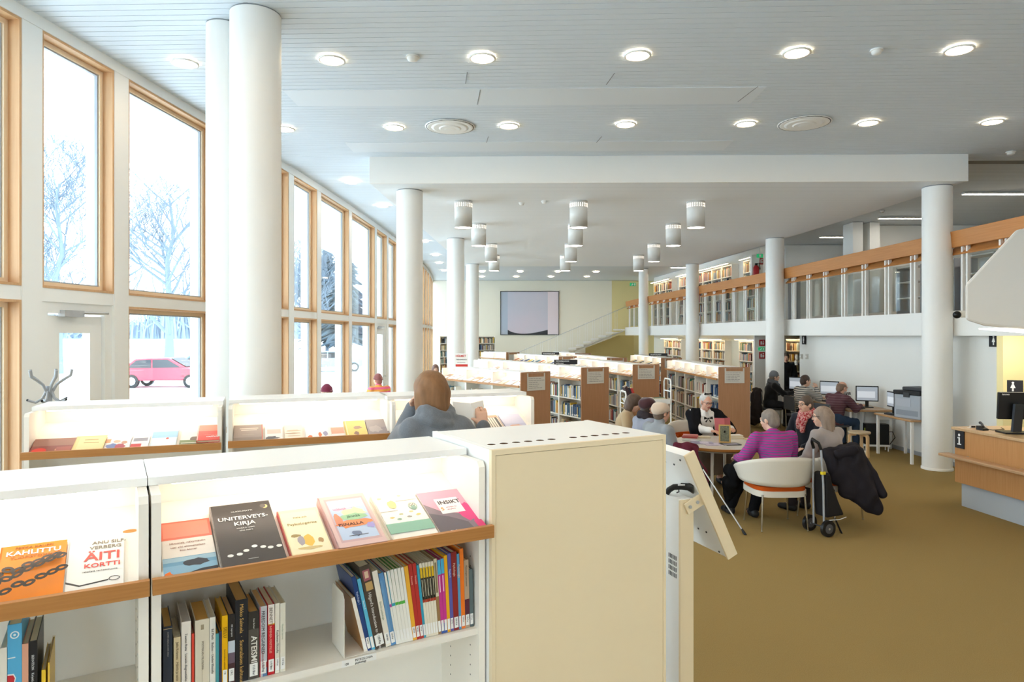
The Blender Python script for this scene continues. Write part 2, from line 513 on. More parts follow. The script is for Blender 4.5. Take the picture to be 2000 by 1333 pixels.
# ------------------------------------------------------------------ outside: snow, cars, trees
GZ = -0.35
g = MB()
nx, ny = 46, 60
vs, fs = [], []
for j in range(ny):
    for i in range(nx):
        x = -4.6 - (i / (nx - 1)) ** 1.6 * 170; y = -60 + j / (ny - 1) * 260
        dist = -x - 30
        z = GZ + (0.0 if dist < 0 else min(dist * 0.028, 2.0)) + (0.12 * math.sin(x * .31 + y * .17) if dist > 0 else 0)
        vs.append((x, y, z))
for j in range(ny - 1):
    for i in range(nx - 1):
        a = j * nx + i
        fs.append((a, a + 1, a + nx + 1, a + nx))
g.add(vs, fs, 0, True)
struct(g.build('ground', M['snow']), 'snow covered ground outside the windows')
g = MB(); g.box(-6, -60, GZ - 0.1, 200, 200, GZ - .02)
struct(g.build('ground_under', M['snow']))

def branch(mb, p, d, length, r, depth, rng, curl=0.35):
    n = 4
    pts, rad = [p.copy()], [r]
    q = p.copy(); dd = d.copy()
    for i in range(n):
        dd = (dd + Vector((rng.uniform(-1, 1), rng.uniform(-1, 1), rng.uniform(-.4, .8))) * curl * .35).normalized()
        q = q + dd * (length / n)
        pts.append(q.copy()); rad.append(max(r * (1 - 0.62 * (i + 1) / n), .016))
    mb.tube(pts, rad, 5 if depth > 1 else 3, cap=False)
    if depth <= 0:
        return
    k = 5 if depth >= 3 else 4
    for j in range(k):
        t = rng.uniform(.35, 1.0)
        idx = min(int(t * n), n - 1)
        bp = pts[idx].lerp(pts[idx + 1], t * n - idx)
        side = Vector((rng.uniform(-1, 1), rng.uniform(-1, 1), rng.uniform(-.1, .9))).normalized()
        nd = (dd * .55 + side * .75).normalized()
        branch(mb, bp, nd, length * rng.uniform(.5, .72), max(rad[idx] * .58, .01), depth - 1, rng)
def bare_tree(x, y, gz, h, r, seed, label):
    rng = random.Random(seed)
    t = thing('bare_tree', label, 'tree', (x, y, gz), 0, 'bare trees outside')
    tr = MB(); pts = [Vector((0, 0, -.1))]; rad = [r * 1.15]
    for i in range(8):
        pts.append(Vector((rng.uniform(-.15, .15) * i * .4, rng.uniform(-.15, .15) * i * .4, h * .82 * (i + 1) / 8))); rad.append(r * (1 - .1 * (i + 1)))
    tr.tube(pts, rad, 9)
    tr.build('trunk', M['bark'], t)
    br = MB()
    for i in range(22):
        u = rng.uniform(.16, 1.0) * 8
        k = min(int(u), 7)
        bp = pts[k].lerp(pts[k + 1], u - k)
        a = rng.uniform(0, 2 * PI)
        d = Vector((math.cos(a), math.sin(a), rng.uniform(.5, 1.5))).normalized()
        branch(br, bp, d, h * rng.uniform(.24, .38) * (1.15 - u / 16), rad[k] * .5, 3, rng)
    o = br.build('branches', M['bark'], t)
    return t
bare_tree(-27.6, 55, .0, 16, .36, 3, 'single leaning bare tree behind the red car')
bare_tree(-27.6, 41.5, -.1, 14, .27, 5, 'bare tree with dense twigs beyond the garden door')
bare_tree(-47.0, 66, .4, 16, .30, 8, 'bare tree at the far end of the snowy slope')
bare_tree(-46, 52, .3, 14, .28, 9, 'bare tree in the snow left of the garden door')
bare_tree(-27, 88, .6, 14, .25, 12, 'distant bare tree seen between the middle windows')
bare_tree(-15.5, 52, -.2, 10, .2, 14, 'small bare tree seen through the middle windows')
def spruce(x, y, gz, h, r, seed, label):
    rng = random.Random(seed)
    t = thing('spruce_tree', label, 'tree', (x, y, gz), 0, 'spruces outside')
    b = MB(); b.tube([(0, 0, 0), (0, 0, h)], [r * .06, .02], 7); b.build('trunk', M['bark'], t)
    n = MB()
    for i in range(520):
        u = rng.random() ** .8
        z = h * (.1 + .9 * u); rr = r * (1 - u) ** .9 + .1
        a = rng.uniform(0, 2 * PI); l = rr * rng.uniform(.55, 1.05)
        d = Vector((math.cos(a), math.sin(a), 0)); s = Vector((-d.y, d.x, 0)) * rr * .16
        p = Vector((0, 0, z)); e = p + d * l + Vector((0, 0, -l * .35))
        m_ = p + d * l * .55 + Vector((0, 0, -l * .1))
        n.add([p, m_ + s, e, m_ - s], [(0, 1, 2, 3)])
        n.add([p + Vector((0, 0, -.1)), m_ + Vector((0, 0, -.28)) + s * .4, e, m_ + Vector((0, 0, .12))], [(0, 1, 2, 3)])
    o = n.build('needles', M['needles'], t); o['kind'] = 'stuff'
spruce(-16.2, 66, .2, 13.5, 3.4, 1, 'tall dark spruce seen through the middle windows')
spruce(-19.5, 72, .4, 12, 3.4, 2, 'broad spruce left of the tall one')
spruce(-24.8, 64, .6, 7.0, 2.6, 4, 'low spruce right of the leaning bare tree')
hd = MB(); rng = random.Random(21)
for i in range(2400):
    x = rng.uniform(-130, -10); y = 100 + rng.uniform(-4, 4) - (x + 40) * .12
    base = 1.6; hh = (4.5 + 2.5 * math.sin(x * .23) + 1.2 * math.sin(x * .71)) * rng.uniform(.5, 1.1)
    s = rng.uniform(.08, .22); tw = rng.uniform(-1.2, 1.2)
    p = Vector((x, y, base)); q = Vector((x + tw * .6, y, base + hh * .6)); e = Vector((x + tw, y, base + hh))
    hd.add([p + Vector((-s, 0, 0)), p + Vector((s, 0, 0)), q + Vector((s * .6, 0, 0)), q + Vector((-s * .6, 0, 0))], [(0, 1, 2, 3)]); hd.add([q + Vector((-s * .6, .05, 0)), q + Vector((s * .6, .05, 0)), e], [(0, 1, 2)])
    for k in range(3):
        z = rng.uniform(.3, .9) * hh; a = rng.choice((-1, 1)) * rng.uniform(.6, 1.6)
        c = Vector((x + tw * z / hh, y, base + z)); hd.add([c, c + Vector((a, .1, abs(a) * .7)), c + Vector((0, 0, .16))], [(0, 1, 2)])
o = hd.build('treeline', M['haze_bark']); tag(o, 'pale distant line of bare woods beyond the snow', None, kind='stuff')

def car(x, y, rz, paint, label):
    t = thing('car', label, 'car', (x, y, GZ), rz, 'parked cars outside')
    pm = mat('car_paint_' + paint, paint, 0.3)
    sec = [(-2.2, .35), (-2.2, .72), (-2.05, .9), (-1.75, .95), (-1.2, 1.38), (.35, 1.42), (1.1, .98), (1.95, .85), (2.18, .66), (2.2, .35)]
    b = MB(); b.extrude([(p[0], -.82, p[1]) for p in sec], (0, 1.64, 0))
    b.build('body', pm, t, bevel=.06)
    for s in (-.835, .825):
        b = MB(); b.extrude([(-1.55, s, .95), (-1.13, s, 1.31), (-.45, s, 1.34), (-.45, s, .95)], (0, .01, 0)); b.build('side_window', M['dark'], t)
        b = MB(); b.extrude([(-.38, s, .95), (-.38, s, 1.34), (.3, s, 1.34), (.92, s, .97)], (0, .01, 0)); b.build('side_window', M['dark'], t)
    b = MB(); b.extrude([(.42, -.7, 1.41), (1.12, -.7, 1.0), (1.12, .7, 1.0), (.42, .7, 1.41)], (.012, 0, .012)); b.build('windscreen', M['dark'], t)
    for wx in (-1.35, 1.35):
        for wy in (-.84, .66):
            b = MB(); b.tube([(wx, wy, .32), (wx, wy + .18, .32)], .32, 18); wh = b.build('wheel', M['black'], t)
            b = MB(); b.tube([(wx, wy - .005, .32), (wx, wy + .185, .32)], .19, 12); b.build('hubcap', M['alu'], wh)
    return t
car(-16.6, 33, .05, 'B5404F', 'red hatchback parked across the snowy road')
car(-27.5, 36.5, .05, 'E9ECEF', 'snow white car parked beyond the garden door')
car(-17.3, 40, .08, '5E7A9C', 'blue grey car parked behind the red hatchback')
car(-12.3, 47, .3, '8FA0B4', 'pale grey car seen through the middle windows')
# ------------------------------------------------------------------ balcony, stairs, ceiling fittings
V = [Vector((7.25, 6.5)), Vector((7.10, 8.6)), Vector((7.0, 11.2)), Vector((6.74, 17.0)), Vector((6.30, 23.0)), Vector((5.78, 29.0)), Vector((5.60, 33.8))]
sl = MB(); sl.prism([(v.x, v.y) for v in V] + [(15, 33.8), (15, 6.5)], 2.14, 2.53)
struct(sl.build('balcony_slab', M['white']), 'white edge of the balcony floor')
cp = MB(); cp.prism([(v.x + .06, v.y) for v in V] + [(14.7, 33.8), (14.7, 6.5)], 2.53, 2.535)
struct(cp.build('balcony_floor', M['carpet']))
w = MB(); w.box(8.5, 21.2, 2.53, 11, 21.4, CZ); struct(w.build('wall_balcony_back', M['wall']), 'plain wall behind the balcony')
w = MB(); w.box(9.25, 17.4, 2.53, 14.8, 17.6, CZ); struct(w.build('wall_balcony_side', M['wall']))
for x in (8.44, 8.86):
    w = MB(); w.box(x, 16.9, 2.53, x + .25, 17.4, CZ); struct(w.build('pillar', M['wall']), 'white square pier on the balcony')
w = MB(); w.box(8.58, 21.17, 2.6, 8.95, 21.2, 4.1); w.build('door_3', M['greymetal'])['kind'] = 'structure'
# glazed box of shelving and plants far behind the balustrade
for k in range(4):
    b = thing('magazine_shelf', 'grey shelving unit on the balcony, number %s from the near column' % ['one', 'two', 'three', 'four'][k], 'shelf', (9.35 + .02 * k, 16.1 - k * 1.15, 2.535), -PI / 2, 'shelving on the balcony')
    f = MB(); f.box(-.5, 0, 0, -.47, .35, 1.25); f.build('side', M['greymetal'], b)
    f = MB(); f.box(.47, 0, 0, .5, .35, 1.25); f.build('side', M['greymetal'], b)
    for z in (.1, .48, .86, 1.22):
        f = MB(); f.box(-.47, 0, z, .47, .35, z + .025); f.build('shelf', M['white'], b)

pair_idx = 0
def balustrade(a, b, n, label, skip0=.3, skip1=.3):
    d = (b - a); L = d.length; ang = math.atan2(d.y, d.x)       # local x runs away from the camera, local y points into the room
    t = thing('balustrade', label, 'balustrade', (a.x, a.y, 2.53), ang, 'balcony balustrades')
    f = MB(); f.extrude([(skip0, .02, 1.0), (skip0, .07, 1.0), (skip0, .11, 1.25), (skip0, .06, 1.25)], (L - skip0 - skip1, 0, 0))
    f.build('handrail_board', M['rail'], t, bevel=.006)
    f = MB(); f.extrude([(skip0, -.30, 1.17), (skip0, .03, .88), (skip0, .045, .90), (skip0, -.285, 1.19)], (L - skip0 - skip1, 0, 0))
    f.build('reading_board', M['rail'], t)
    pm = MB(); pm.box(-.018, -.02, 0, .018, .03, 1.03); pme = pm.mesh('baluster', M['white'])
    gm = None
    step = (L - skip0 - skip1) / n
    for i in range(n):
        x = skip0 + step * (i + .5)
        for dx in (-.055, .055):
            part('baluster', pme, t, (x + dx, 0, 0))
        br = MB(); br.extrude([(x - .05, -.02, .95), (x - .05, -.25, 1.15), (x - .05, .05, 1.15)], (.1, 0, 0)); br.build('bracket', M['rail'], t)
        if i < n - 1:
            g = MB(); g.box(x + .09, -.035, .05, x + step - .09, -.027, .86); g.build('glass_panel', M['railglass'], t)
balustrade(V[1], V[2], 3, 'oak topped balustrade right of the column by the desk', 0, .25)
balustrade(V[2], V[3], 7, 'oak topped balustrade between the two nearest balcony columns', .25, .25)
balustrade(V[3], V[4], 7, 'oak topped balustrade between the second and third balcony columns', .25, .25)
balustrade(V[4], V[5], 7, 'oak topped balustrade between the third and fourth balcony columns', .25, .25)
balustrade(V[5], V[6], 4, 'oak topped balustrade end by the stair landing', .2, .6)

st = thing('staircase', 'white open staircase with thin rods climbing to the balcony landing', 'staircase', (0, 0, 0))
tm = MB(); tm.extrude([(-.40, -.6, 0), (-.02, -.6, 0), (.40, .6, 0), (.02, .6, 0)], (0, 0, .075)); tme = tm.mesh('tread', M['white'])
for i in range(16):
    part('tread', tme, st, (5.35 - .365 * i, 34.0, 2.38 - .155 * i))
f = MB(); f.tube([(5.55, 34, 2.36), (-.4, 34, -.08)], .03, 8); f.build('stringer', M['white'], st)
f = MB(); f.tube([(5.9, 33.45, 3.68), (-.2, 33.45, 1.08)], .012, 6); f.build('handrail', M['alu'], st)
rm = MB(); rm.tube([(0, 0, 0), (0, 0, 1.05)], .008, 5); rme = rm.mesh('railing_rod', M['white'])
for i in range(16):
    for dx in (-.05, .05):
        part('railing_rod', rme, st, (5.1 - .365 * i + dx, 33.45, 2.36 - .155 * i))
f = MB(); f.box(-.12, 33.9, 0, .12, 34.1, .06); f.build('stair_foot', M['white'], st)

# painting
pt = thing('painting', 'large abstract painting of pale blue and lilac panels on the back wall', 'painting', (0.9, 34.99, 3.28))
f = bars(-1.5, 1.5, -1.12, 1.12, .025, -.06, 0); f.build('frame', M['dark'], pt)
pm1 = mat('painted_lilac', 'B9C3D2', .6, var=((.35, 1, .35), 'D3C6D3', .5))
f = MB(); f.box(-1.12, -.03, -1.095, .93, -.005, 1.095); f.build('canvas_middle', pm1, pt)
f = MB(); f.box(-1.475, -.03, -1.095, -1.12, -.005, 1.095); f.build('canvas_strip', mat('painted_bluegrey', 'AEBACB', .6), pt)
f = MB(); f.box(.93, -.03, -1.095, 1.475, -.005, 1.095); f.build('canvas_strip', mat('painted_pink', 'E3D7DF', .6), pt)
arc = [(-1.12 + 2.05 * i / 12, -.034, -.86 - .2 * math.sin(PI * (i / 12) ** .75)) for i in range(13)]
f = MB(); f.extrude(arc + [(.93, -.034, -1.095), (-1.12, -.034, -1.095)], (0, .004, 0)); f.build('dark_band', mat('painted_charcoal', '3C3D44', .6), pt)

# downlights
def ring_mesh(r):
    m = MB(); m.lathe([(r * .84, .0), (r * .84, .004), (r, .004), (r, -.012), (r * .84, -.012), (r * .84, .0)], 28); return m
rg = ring_mesh(.135).mesh('trim_ring', M['white'])
dm = MB(); dm.lathe([(.001, -.002), (.113, -.002), (.113, .004)], 24); dme = dm.mesh('diffuser', M['bulb'])
def downlight(px, py, label, H=2.8):
    p = at(px, py, FPX * (H - .015) / (HOR - py))
    t = thing('downlight', label, 'ceiling light', (p.x, p.y, CZ - .016), 0, 'recessed ceiling lights')
    part('trim_ring', rg, t); part('diffuser', dme, t)
DL1 = [(361, 123), (648, 117), (942, 113), (1245, 108), (1556, 103), (1873, 97)]
DL2 = [(556, 252), (770, 249), (994, 246), (1222, 243), (1457, 242), (1696, 240), (1938, 238)]
ORD = 'first second third fourth fifth sixth seventh eighth ninth tenth eleventh twelfth thirteenth fourteenth fifteenth sixteenth seventeenth eighteenth nineteenth twentieth'.split()
ORD += ['twenty-' + w_ for w_ in ORD[:9]] + ['thirtieth'] + ['thirty-' + w_ for w_ in ORD[:9]] + ['fortieth'] + ['forty-' + w_ for w_ in ORD[:9]]
for i, (x, y) in enumerate(DL1):
    downlight(x, y, '%s round downlight from the windows in the nearest ceiling row' % ORD[i])
for i, (x, y) in enumerate(DL2):
    downlight(x, y, '%s round downlight from the windows in the second ceiling row' % ORD[i])
for i, (x, y) in enumerate([(685.5, 356), (747.6, 403), (829, 472), (851, 498.6), (858, 514), (868, 529)]):
    downlight(x, y, '%s small downlight along the window side of the soffit' % ORD[i])
for i, (x, y) in enumerate([(942, 531), (1016, 531), (1090, 531), (1164, 531.5)]):
    downlight(x, y, '%s far downlight in the row nearer the back wall soffit' % ORD[i])
for i, (x, y) in enumerate([(941, 541), (1008, 541), (1076, 541), (1146, 541)]):
    downlight(x, y, '%s far downlight in the last row above the painting' % ORD[i])
# the same grid goes on overhead, behind and beside the view
for k, (yy, lab) in enumerate(((4.6, 'overhead'), (2.3, 'behind'), (0.0, 'behind'), (-2.3, 'behind'))):
    for i in range(7):
        t = thing('downlight', '%s round downlight of the %s row %s the viewer' % (ORD[i], ORD[k], lab), 'ceiling light', (-3.4 + 1.57 * i, yy + .03 * i, CZ - .016), 0, 'recessed ceiling lights out of view')
        part('trim_ring', rg, t); part('diffuser', dme, t)

# pendants
pc = MB(); pc.lathe([(.150, 0.02), (.158, 0), (.158, .47), (.05, .475)], 28); pcm = pc.mesh('shade', M['white'])
pd = MB(); pd.lathe([(.001, .012), (.149, .012), (.149, .02)], 24); pdm = pd.mesh('diffuser', M['pend'])
ps = MB()
for r in range(2):
    for k in range(26):
        a = 2 * PI * k / 26; c, s_ = math.cos(a), math.sin(a); z = .365 + r * .04
        ps.obox((c * .158, s_ * .158, z + .015), (.004, .012, .028), Matrix.Rotation(a, 3, 'Z'))
psm = ps.mesh('slots', M['slotglow'])
PEND = [[(905, 446), (935, 480), (959, 512), (965, 528)], [(1130, 446), (1124, 480), (1115, 512), (1104, 528)], [(1359, 446), (1315, 481), (1277, 512), (1247, 528)]]
PY = [12.15, 14.6, 17.75, 20.3]
for ci, colm in enumerate(PEND):
    for ri, (px, py) in enumerate(colm):
        p = at(px, py, PY[ri])
        t = thing('pendant_lamp', 'white drum pendant, %s back in the row %s' % (ORD[ri], ['by the windows', 'down the middle', 'by the balcony'][ci]), 'lamp', (p.x, p.y, SZ - .475), 0, 'drum pendants under the soffit')
        part('shade', pcm, t); part('diffuser', pdm, t); part('slots', psm, t)['kind'] = 'stuff'

# ceiling vents, detectors, linear lamps
def vent(px, py, label):
    p = at(px, py, FPX * 2.78 / (HOR - py))
    t = thing('ceiling_vent', label, 'vent', (p.x, p.y, CZ - .02), 0, 'round ceiling vents')
    for k, (r, z) in enumerate(((.335, 0), (.25, -.01), (.15, -.02))):
        m = MB(); m.lathe([(r * .87, .0), (r, .010), (r, .014), (r * .85, .006)], 32); m.build('ring', M['white'], t, (0, 0, z - .006))
    m = MB(); m.lathe([(.001, -.03), (.06, -.03), (.095, -.02), (.095, 0)], 24); m.build('cone', M['white'], t)
    m = MB(); m.lathe([(.001, -.002), (.32, -.002), (.32, .016)], 24); m.build('backing', M['dark'], t)
vent(879, 249, 'round stepped air vent in the ceiling near the window side')
vent(1571, 242, 'round stepped air vent in the ceiling near the balcony side')
def detector(px, py, H, label, r=.055):
    z1 = EYE + H
    p = at(px, py, FPX * (H - .03) / (HOR - py))
    t = thing('smoke_detector', label, 'detector', (p.x, p.y, z1), 0, 'small ceiling detectors')
    m = MB(); m.lathe([(r * .9, 0), (r, -.015), (r, -.02)], 20); m.build('mount', M['white'], t)
    m = MB(); m.lathe([(r * .8, -.02), (r * .7, -.045), (r * .3, -.055), (.001, -.055)], 20); m.build('sensor', M['white'], t)
detector(1712, 102, 2.8, 'smoke detector between the last two nearest downlights', .06)
detector(806, 115, 2.8, 'flat detector disc between two nearest downlights', .07)
detector(1974, 300, 2.8, 'camera like detector above the balcony rail', .07)
detector(1019, 399, 2.38, 'small detector on the soffit left of the middle pendants')
detector(1063, 396, 2.38, 'small detector on the soffit close to the middle pendants')
detector(1723, 414, 2.8, 'small detector on the balcony ceiling by the piers')
LL = [(9.6, 13.4, 1.5), (11.4, 13.3, 1.5), (9.9, 10.6, 1.6), (8.3, 24.5, 1.2), (12.4, 10.5, 1.5), (9.4, 16.2, 1.4), (9.4, 19.3, 1.4), (7.1, 28.0, 1.2)]  # several of these lamps are added to brighten the balcony
for k, (x, y, l) in enumerate(LL):
    t = thing('linear_lamp', '%s slim linear lamp on the balcony ceiling from the piers' % ORD[k], 'lamp', (x, y, CZ - .004), 0, 'slim lamps on the balcony ceiling')
    m = MB(); m.box(-l / 2, -.06, -.03, l / 2, .06, 0); m.build('housing', M['white'], t)
    m = MB(); m.box(-l / 2 + .02, -.05, -.034, l / 2 - .02, .05, -.03); m.build('diffuser', M['office'], t)

# tall lit wall bookcases on and under the balcony
PAL = ['8A2F33', '2F4A74', 'D9CDB4', 'C9B28A', '5D6B52', '3A3A40', 'B5683A', 'E4DED0', '6E4B3A', '9FB3C4', 'D8B23C', '7A8794', 'E9E4DA', '4E2E36', '557A8C', 'A8442F', 'C7C2B8', '2E6B5E', 'F0EADF', 'B59C7C']
PALM = [mat('book_cover_' + c, c, .5) for c in PAL]
WIDE = ['dark red', 'navy blue', 'beige', 'tan', 'moss green', 'charcoal', 'rust orange', 'off white', 'brown', 'pale blue', 'mustard', 'slate grey', 'ivory', 'plum', 'teal blue', 'brick red', 'light grey', 'dark green', 'cream', 'khaki']
MASS = MB()          # every book past the three hundred that show largest: one object of kind stuff
MASS_M = PALM + [M['paper']]
def mass_row(T, x0, x1, y, z, hmax, rng, fill=.93, depth=.17):
    """books standing on a shelf; T turns the shelf's frame into the world"""
    x = x0
    while x < x1 - .02:
        w_ = rng.uniform(.016, .045); h = hmax * rng.uniform(.72, .98); d_ = depth * rng.uniform(.8, 1)
        if rng.random() > fill:
            x += rng.uniform(.03, .12); continue
        k = rng.randrange(len(PAL))
        ps_ = [T @ Vector(q) for q in ((x, y, z), (x + w_, y, z), (x + w_, y + d_, z), (x, y + d_, z), (x, y, z + h), (x + w_, y, z + h), (x + w_, y + d_, z + h), (x, y + d_, z + h))]
        MASS.add(ps_, [(0, 1, 5, 4), (1, 2, 6, 5), (3, 0, 4, 7), (2, 3, 7, 6)], k)
        MASS.add(ps_[4:], [(0, 1, 2, 3)], len(PAL))
        x += w_ + .0015
def tall_case(x, y, z, rz, wd, H, nsh, label, group, lit=True, books=True, seed=0, dep=.28):
    t = thing('tall_bookcase', label, 'bookcase', (x, y, z), rz, group)
    rng = random.Random(seed)
    for sx in (-wd / 2, wd / 2 - .025):
        f = MB(); f.box(sx, 0, 0, sx + .025, dep, H); f.build('side_panel', M['case'], t)
    f = MB(); f.box(-wd / 2 + .025, dep - .02, 0, wd / 2 - .025, dep, H); f.build('back_panel', M['case'], t)
    T = Matrix.Translation((x, y, z)) @ Matrix.Rotation(rz, 4, 'Z')
    sm = MB(); sm.box(-wd / 2 + .025, .01, 0, wd / 2 - .025, dep - .02, .025); sme = sm.mesh('shelf', M['case'])
    step = (H - .12) / nsh
    for i in range(nsh + 1):
        part('shelf', sme, t, (0, 0, .08 + i * step))
        if i < nsh and books:
            mass_row(T, -wd / 2 + .03, wd / 2 - .03, .03, .08 + i * step + .0255, step - .05, rng)
    if lit:
        f = MB(); f.box(-wd / 2, -.16, H + .02, wd / 2, -.10, H + .07); lm = f.build('lamp_housing', M['white'], t)
        f = MB(); f.box(-wd / 2 + .02, -.15, H + .015, wd / 2 - .02, -.11, H + .02); f.build('led_strip', M['shelflamp'], lm)
        f = MB(); f.box(-.02, -.12, H + .03, .02, dep, H + .05); f.build('lamp_arm', M['white'], t)
    return t
dU = Vector((6.60 - 7.55, 32.8 - 21.4)); angU = math.atan2(dU.y, dU.x) + PI
for i in range(12):
    if i in (1, 8):
        continue
    c_ = Vector((7.62, 21.95)) + dU.normalized() * (.92 * i)
    tall_case(c_.x, c_.y, 2.537, angU, .9, 2.05, 5, '%s tall lit bookcase on the balcony from its near end' % ORD[i], 'balcony wall bookcases', seed=i)
f = MB(); d1 = dU.normalized(); nU = Vector((d1.y, -d1.x))
q0 = Vector((7.62, 21.3)) + nU * .3; q1 = q0 + d1 * 12
f.prism([tuple(q0), tuple(q1), tuple(q1 + nU * .15), tuple(q0 + nU * .15)], 2.53, CZ)
struct(f.build('wall_balcony_shelves', M['wall']), 'wall behind the balcony bookcases')
dL = Vector((6.3 - 7.45, 29 - 20)); angL = math.atan2(dL.y, dL.x) + PI
for i in range(9):
    if i in (2, 6):
        continue
    c_ = Vector((7.42, 20.35)) + dL.normalized() * (.98 * i)
    tall_case(c_.x, c_.y, 0, angL, .94, 1.98, 6, '%s tall lit bookcase under the balcony from its near end' % ORD[i], 'bookcases under the balcony', seed=50 + i)
f = MB(); d1 = dL.normalized(); nL = Vector((d1.y, -d1.x))
q0 = Vector((7.45, 19.6)) + nL * .3; q1 = q0 + d1 * 11
f.prism([tuple(q0), tuple(q1), tuple(q1 + nL * .15), tuple(q0 + nL * .15)], 0, 2.14)
struct(f.build('wall_under_balcony', M['cream_wall']), 'cream wall behind the bookcases under the balcony')
f = MB(); f.box(6.95, 19.55, 0, 7.45, 19.65, 2.14); struct(f.build('wall_under_balcony_end', M['wall']), 'narrow white wall end with red fire signs')
tall_case(8.55, 21.0, 0, 0, 1.3, 2.0, 6, 'tall lit bookcase in the passage behind the standing person', 'bookcases under the balcony', seed=77)
f = MB(); f.box(7.46, 22.4, 0, 12, 22.5, 2.14); struct(f.build('wall_passage', M['cream_wall']))

# signs on the walls
def wall_sign(px, py0, py1, wpx, Y, label, kind, base, rz=0, off=(0, 0, 0)):
    """small square sign; its face looks along local -y"""
    p = at(px, (py0 + py1) / 2, Y)
    h = (py1 - py0) / FPX * Y; w_ = wpx
    t = thing('sign', label, 'sign', p + Vector(off), rz)
    f = MB(); f.box(-w_ / 2, -.012, -h / 2, w_ / 2, 0, h / 2); f.build('plate', base, t)
    g = MB(); y0, y1 = -.0145, -.012
    def disc(cx, cz, r):
        g.extrude([(cx + r * math.cos(a * PI / 6), y1, cz + r * math.sin(a * PI / 6)) for a in range(12)], (0, y0 - y1, 0))
    if kind in ('man', 'woman'):
        disc(0, h * .30, h * .085)
        if kind == 'man':
            g.box(-h * .07, y0, -h * .1, h * .07, y1, h * .2); g.box(-h * .13, y0, -h * .08, -h * .09, y1, h * .18); g.box(h * .09, y0, -h * .08, h * .13, y1, h * .18)
        else:
            g.extrude([(-h * .06, y1, h * .2), (h * .06, y1, h * .2), (h * .17, y1, -h * .12), (-h * .17, y1, -h * .12)], (0, y0 - y1, 0))
        g.box(-h * .06, y0, -h * .36, -h * .012, y1, -h * .1); g.box(h * .012, y0, -h * .36, h * .06, y1, -h * .1)
        g.build('pictogram', M['inkwhite'], t)
    elif kind == 'i':
        disc(0, h * .25, h * .085)
        g.box(-h * .06, y0, -h * .25, h * .06, y1, h * .1); g.box(-h * .14, y0, h * .04, 0, y1, h * .1); g.box(-h * .17, y0, -h * .29, h * .17, y1, -h * .22)
        g.build('letter', M['inkwhite'], t)
    elif kind == 'fire':
        g.box(-w_ * .3, y0, -h * .3, -w_ * .05, y1, h * .25); g.box(w_ * .05, y0, -h * .3, w_ * .3, y1, h * .05); disc(w_ * .18, h * .25, h * .1)
        g.build('pictogram', M['inkwhite'], t)
    elif kind == 'exit':
        disc(-w_ * .05, h * .25, h * .1); g.box(-w_ * .15, y0, -h * .15, w_ * .05, y1, h * .15); g.box(-w_ * .25, y0, -h * .35, -w_ * .05, y1, -h * .15); g.box(w_ * .2, y0, -h * .35, w_ * .4, y1, h * .35)
        g.build('pictogram', M['inkwhite'], t)
    return t
green = mat('exit_green', '1E8C57', .5, emit=('1E8C57', .35)); redm = mat('fire_red', 'B3262B', .5)
wall_sign(1942, 653, 678, .2, 7.232 / .7067, 'black toilet sign of a woman on the white wall by the desk', 'woman', M['ink'], -PI / 2)
wall_sign(1570.5, 656, 673, .2, 7.232 / .428, 'black toilet sign of a man at the far end of the wall', 'man', M['ink'], -PI / 2)
wall_sign(1978, 743, 768, .22, 9.0, 'black toilet sign of a woman on the yellow alcove wall', 'woman', M['ink'], -.5)
f = MB(); f.box(6.49, 9.02, 0, 7.2, 9.14, 2.14); struct(f.build('pillar', M['yellow_wall']), 'yellow wall end carrying the low toilet sign')
wall_sign(1488.5, 664, 676, .17, 19.53, 'red fire extinguisher sign, upper one on the narrow wall end', 'fire', redm)
wall_sign(1488.5, 688, 701, .17, 19.53, 'red fire hose sign, lower one on the narrow wall end', 'fire', redm)
wall_sign(1487, 679, 685, .18, 19.53, 'small green exit sign between two red fire signs', 'exit', green)
wall_sign(1236, 553, 559, .3, 33.3, 'small green exit sign hanging above the stair landing', 'exit', green)
t = thing('exit_lamp', 'green exit lamp hanging over the near end of the balcony shelves', 'sign', at(1484, 500, 20.9))
f = MB(); f.box(-.09, -.025, -.055, .09, .025, .055); f.build('housing', green, t)
f = MB(); f.tube([(0, 0, .055), (0, 0, CZ - at(1484, 500, 20.9).z)], .01, 6); f.build('hanger', M['white'], t)
f = MB(); f.box(-.03, -.028, -.035, .03, -.025, .035); f.build('pictogram', M['inkwhite'], t)
wall_sign(1487, 504, 517, .11, 21.17, 'narrow red extinguisher sign on the balcony wall', 'fire', redm)
e = at(1477, 533, 21.05)
t = thing('fire_extinguisher', 'red fire extinguisher hanging on the balcony wall end', 'fire extinguisher', (e.x, e.y, e.z - .2))
f = MB(); f.lathe([(.001, 0), (.08, 0), (.085, .03), (.085, .36), (.05, .42), (.03, .43)], 18); f.build('cylinder', redm, t)
f = MB(); f.box(-.03, -.03, .43, .03, .03, .49); f.tube([(0, 0, .48), (.1, 0, .5), (.12, 0, .3)], .012, 6); f.build('valve_and_hose', M['black'], t)
f = MB(); f.box(-.12, .05, -.5, .12, .2, .55); struct(f.build('pillar', M['wall'], None, (e.x, e.y, e.z)), 'wall stub behind the fire extinguisher')

# dome camera under the slab edge
p = at(1875, 614, 10.0)
t = thing('dome_camera', 'small white dome camera with black lens on the balcony edge', 'camera', (p.x - .02, p.y, p.z))
f = MB(); f.box(-.05, -.06, -.05, .1, .06, .05); f.build('mount', M['white'], t, bevel=.02)
f = MB(); f.ball((-.05, -.04, -.01), .055, 10); f.build('lens', M['black'], t)

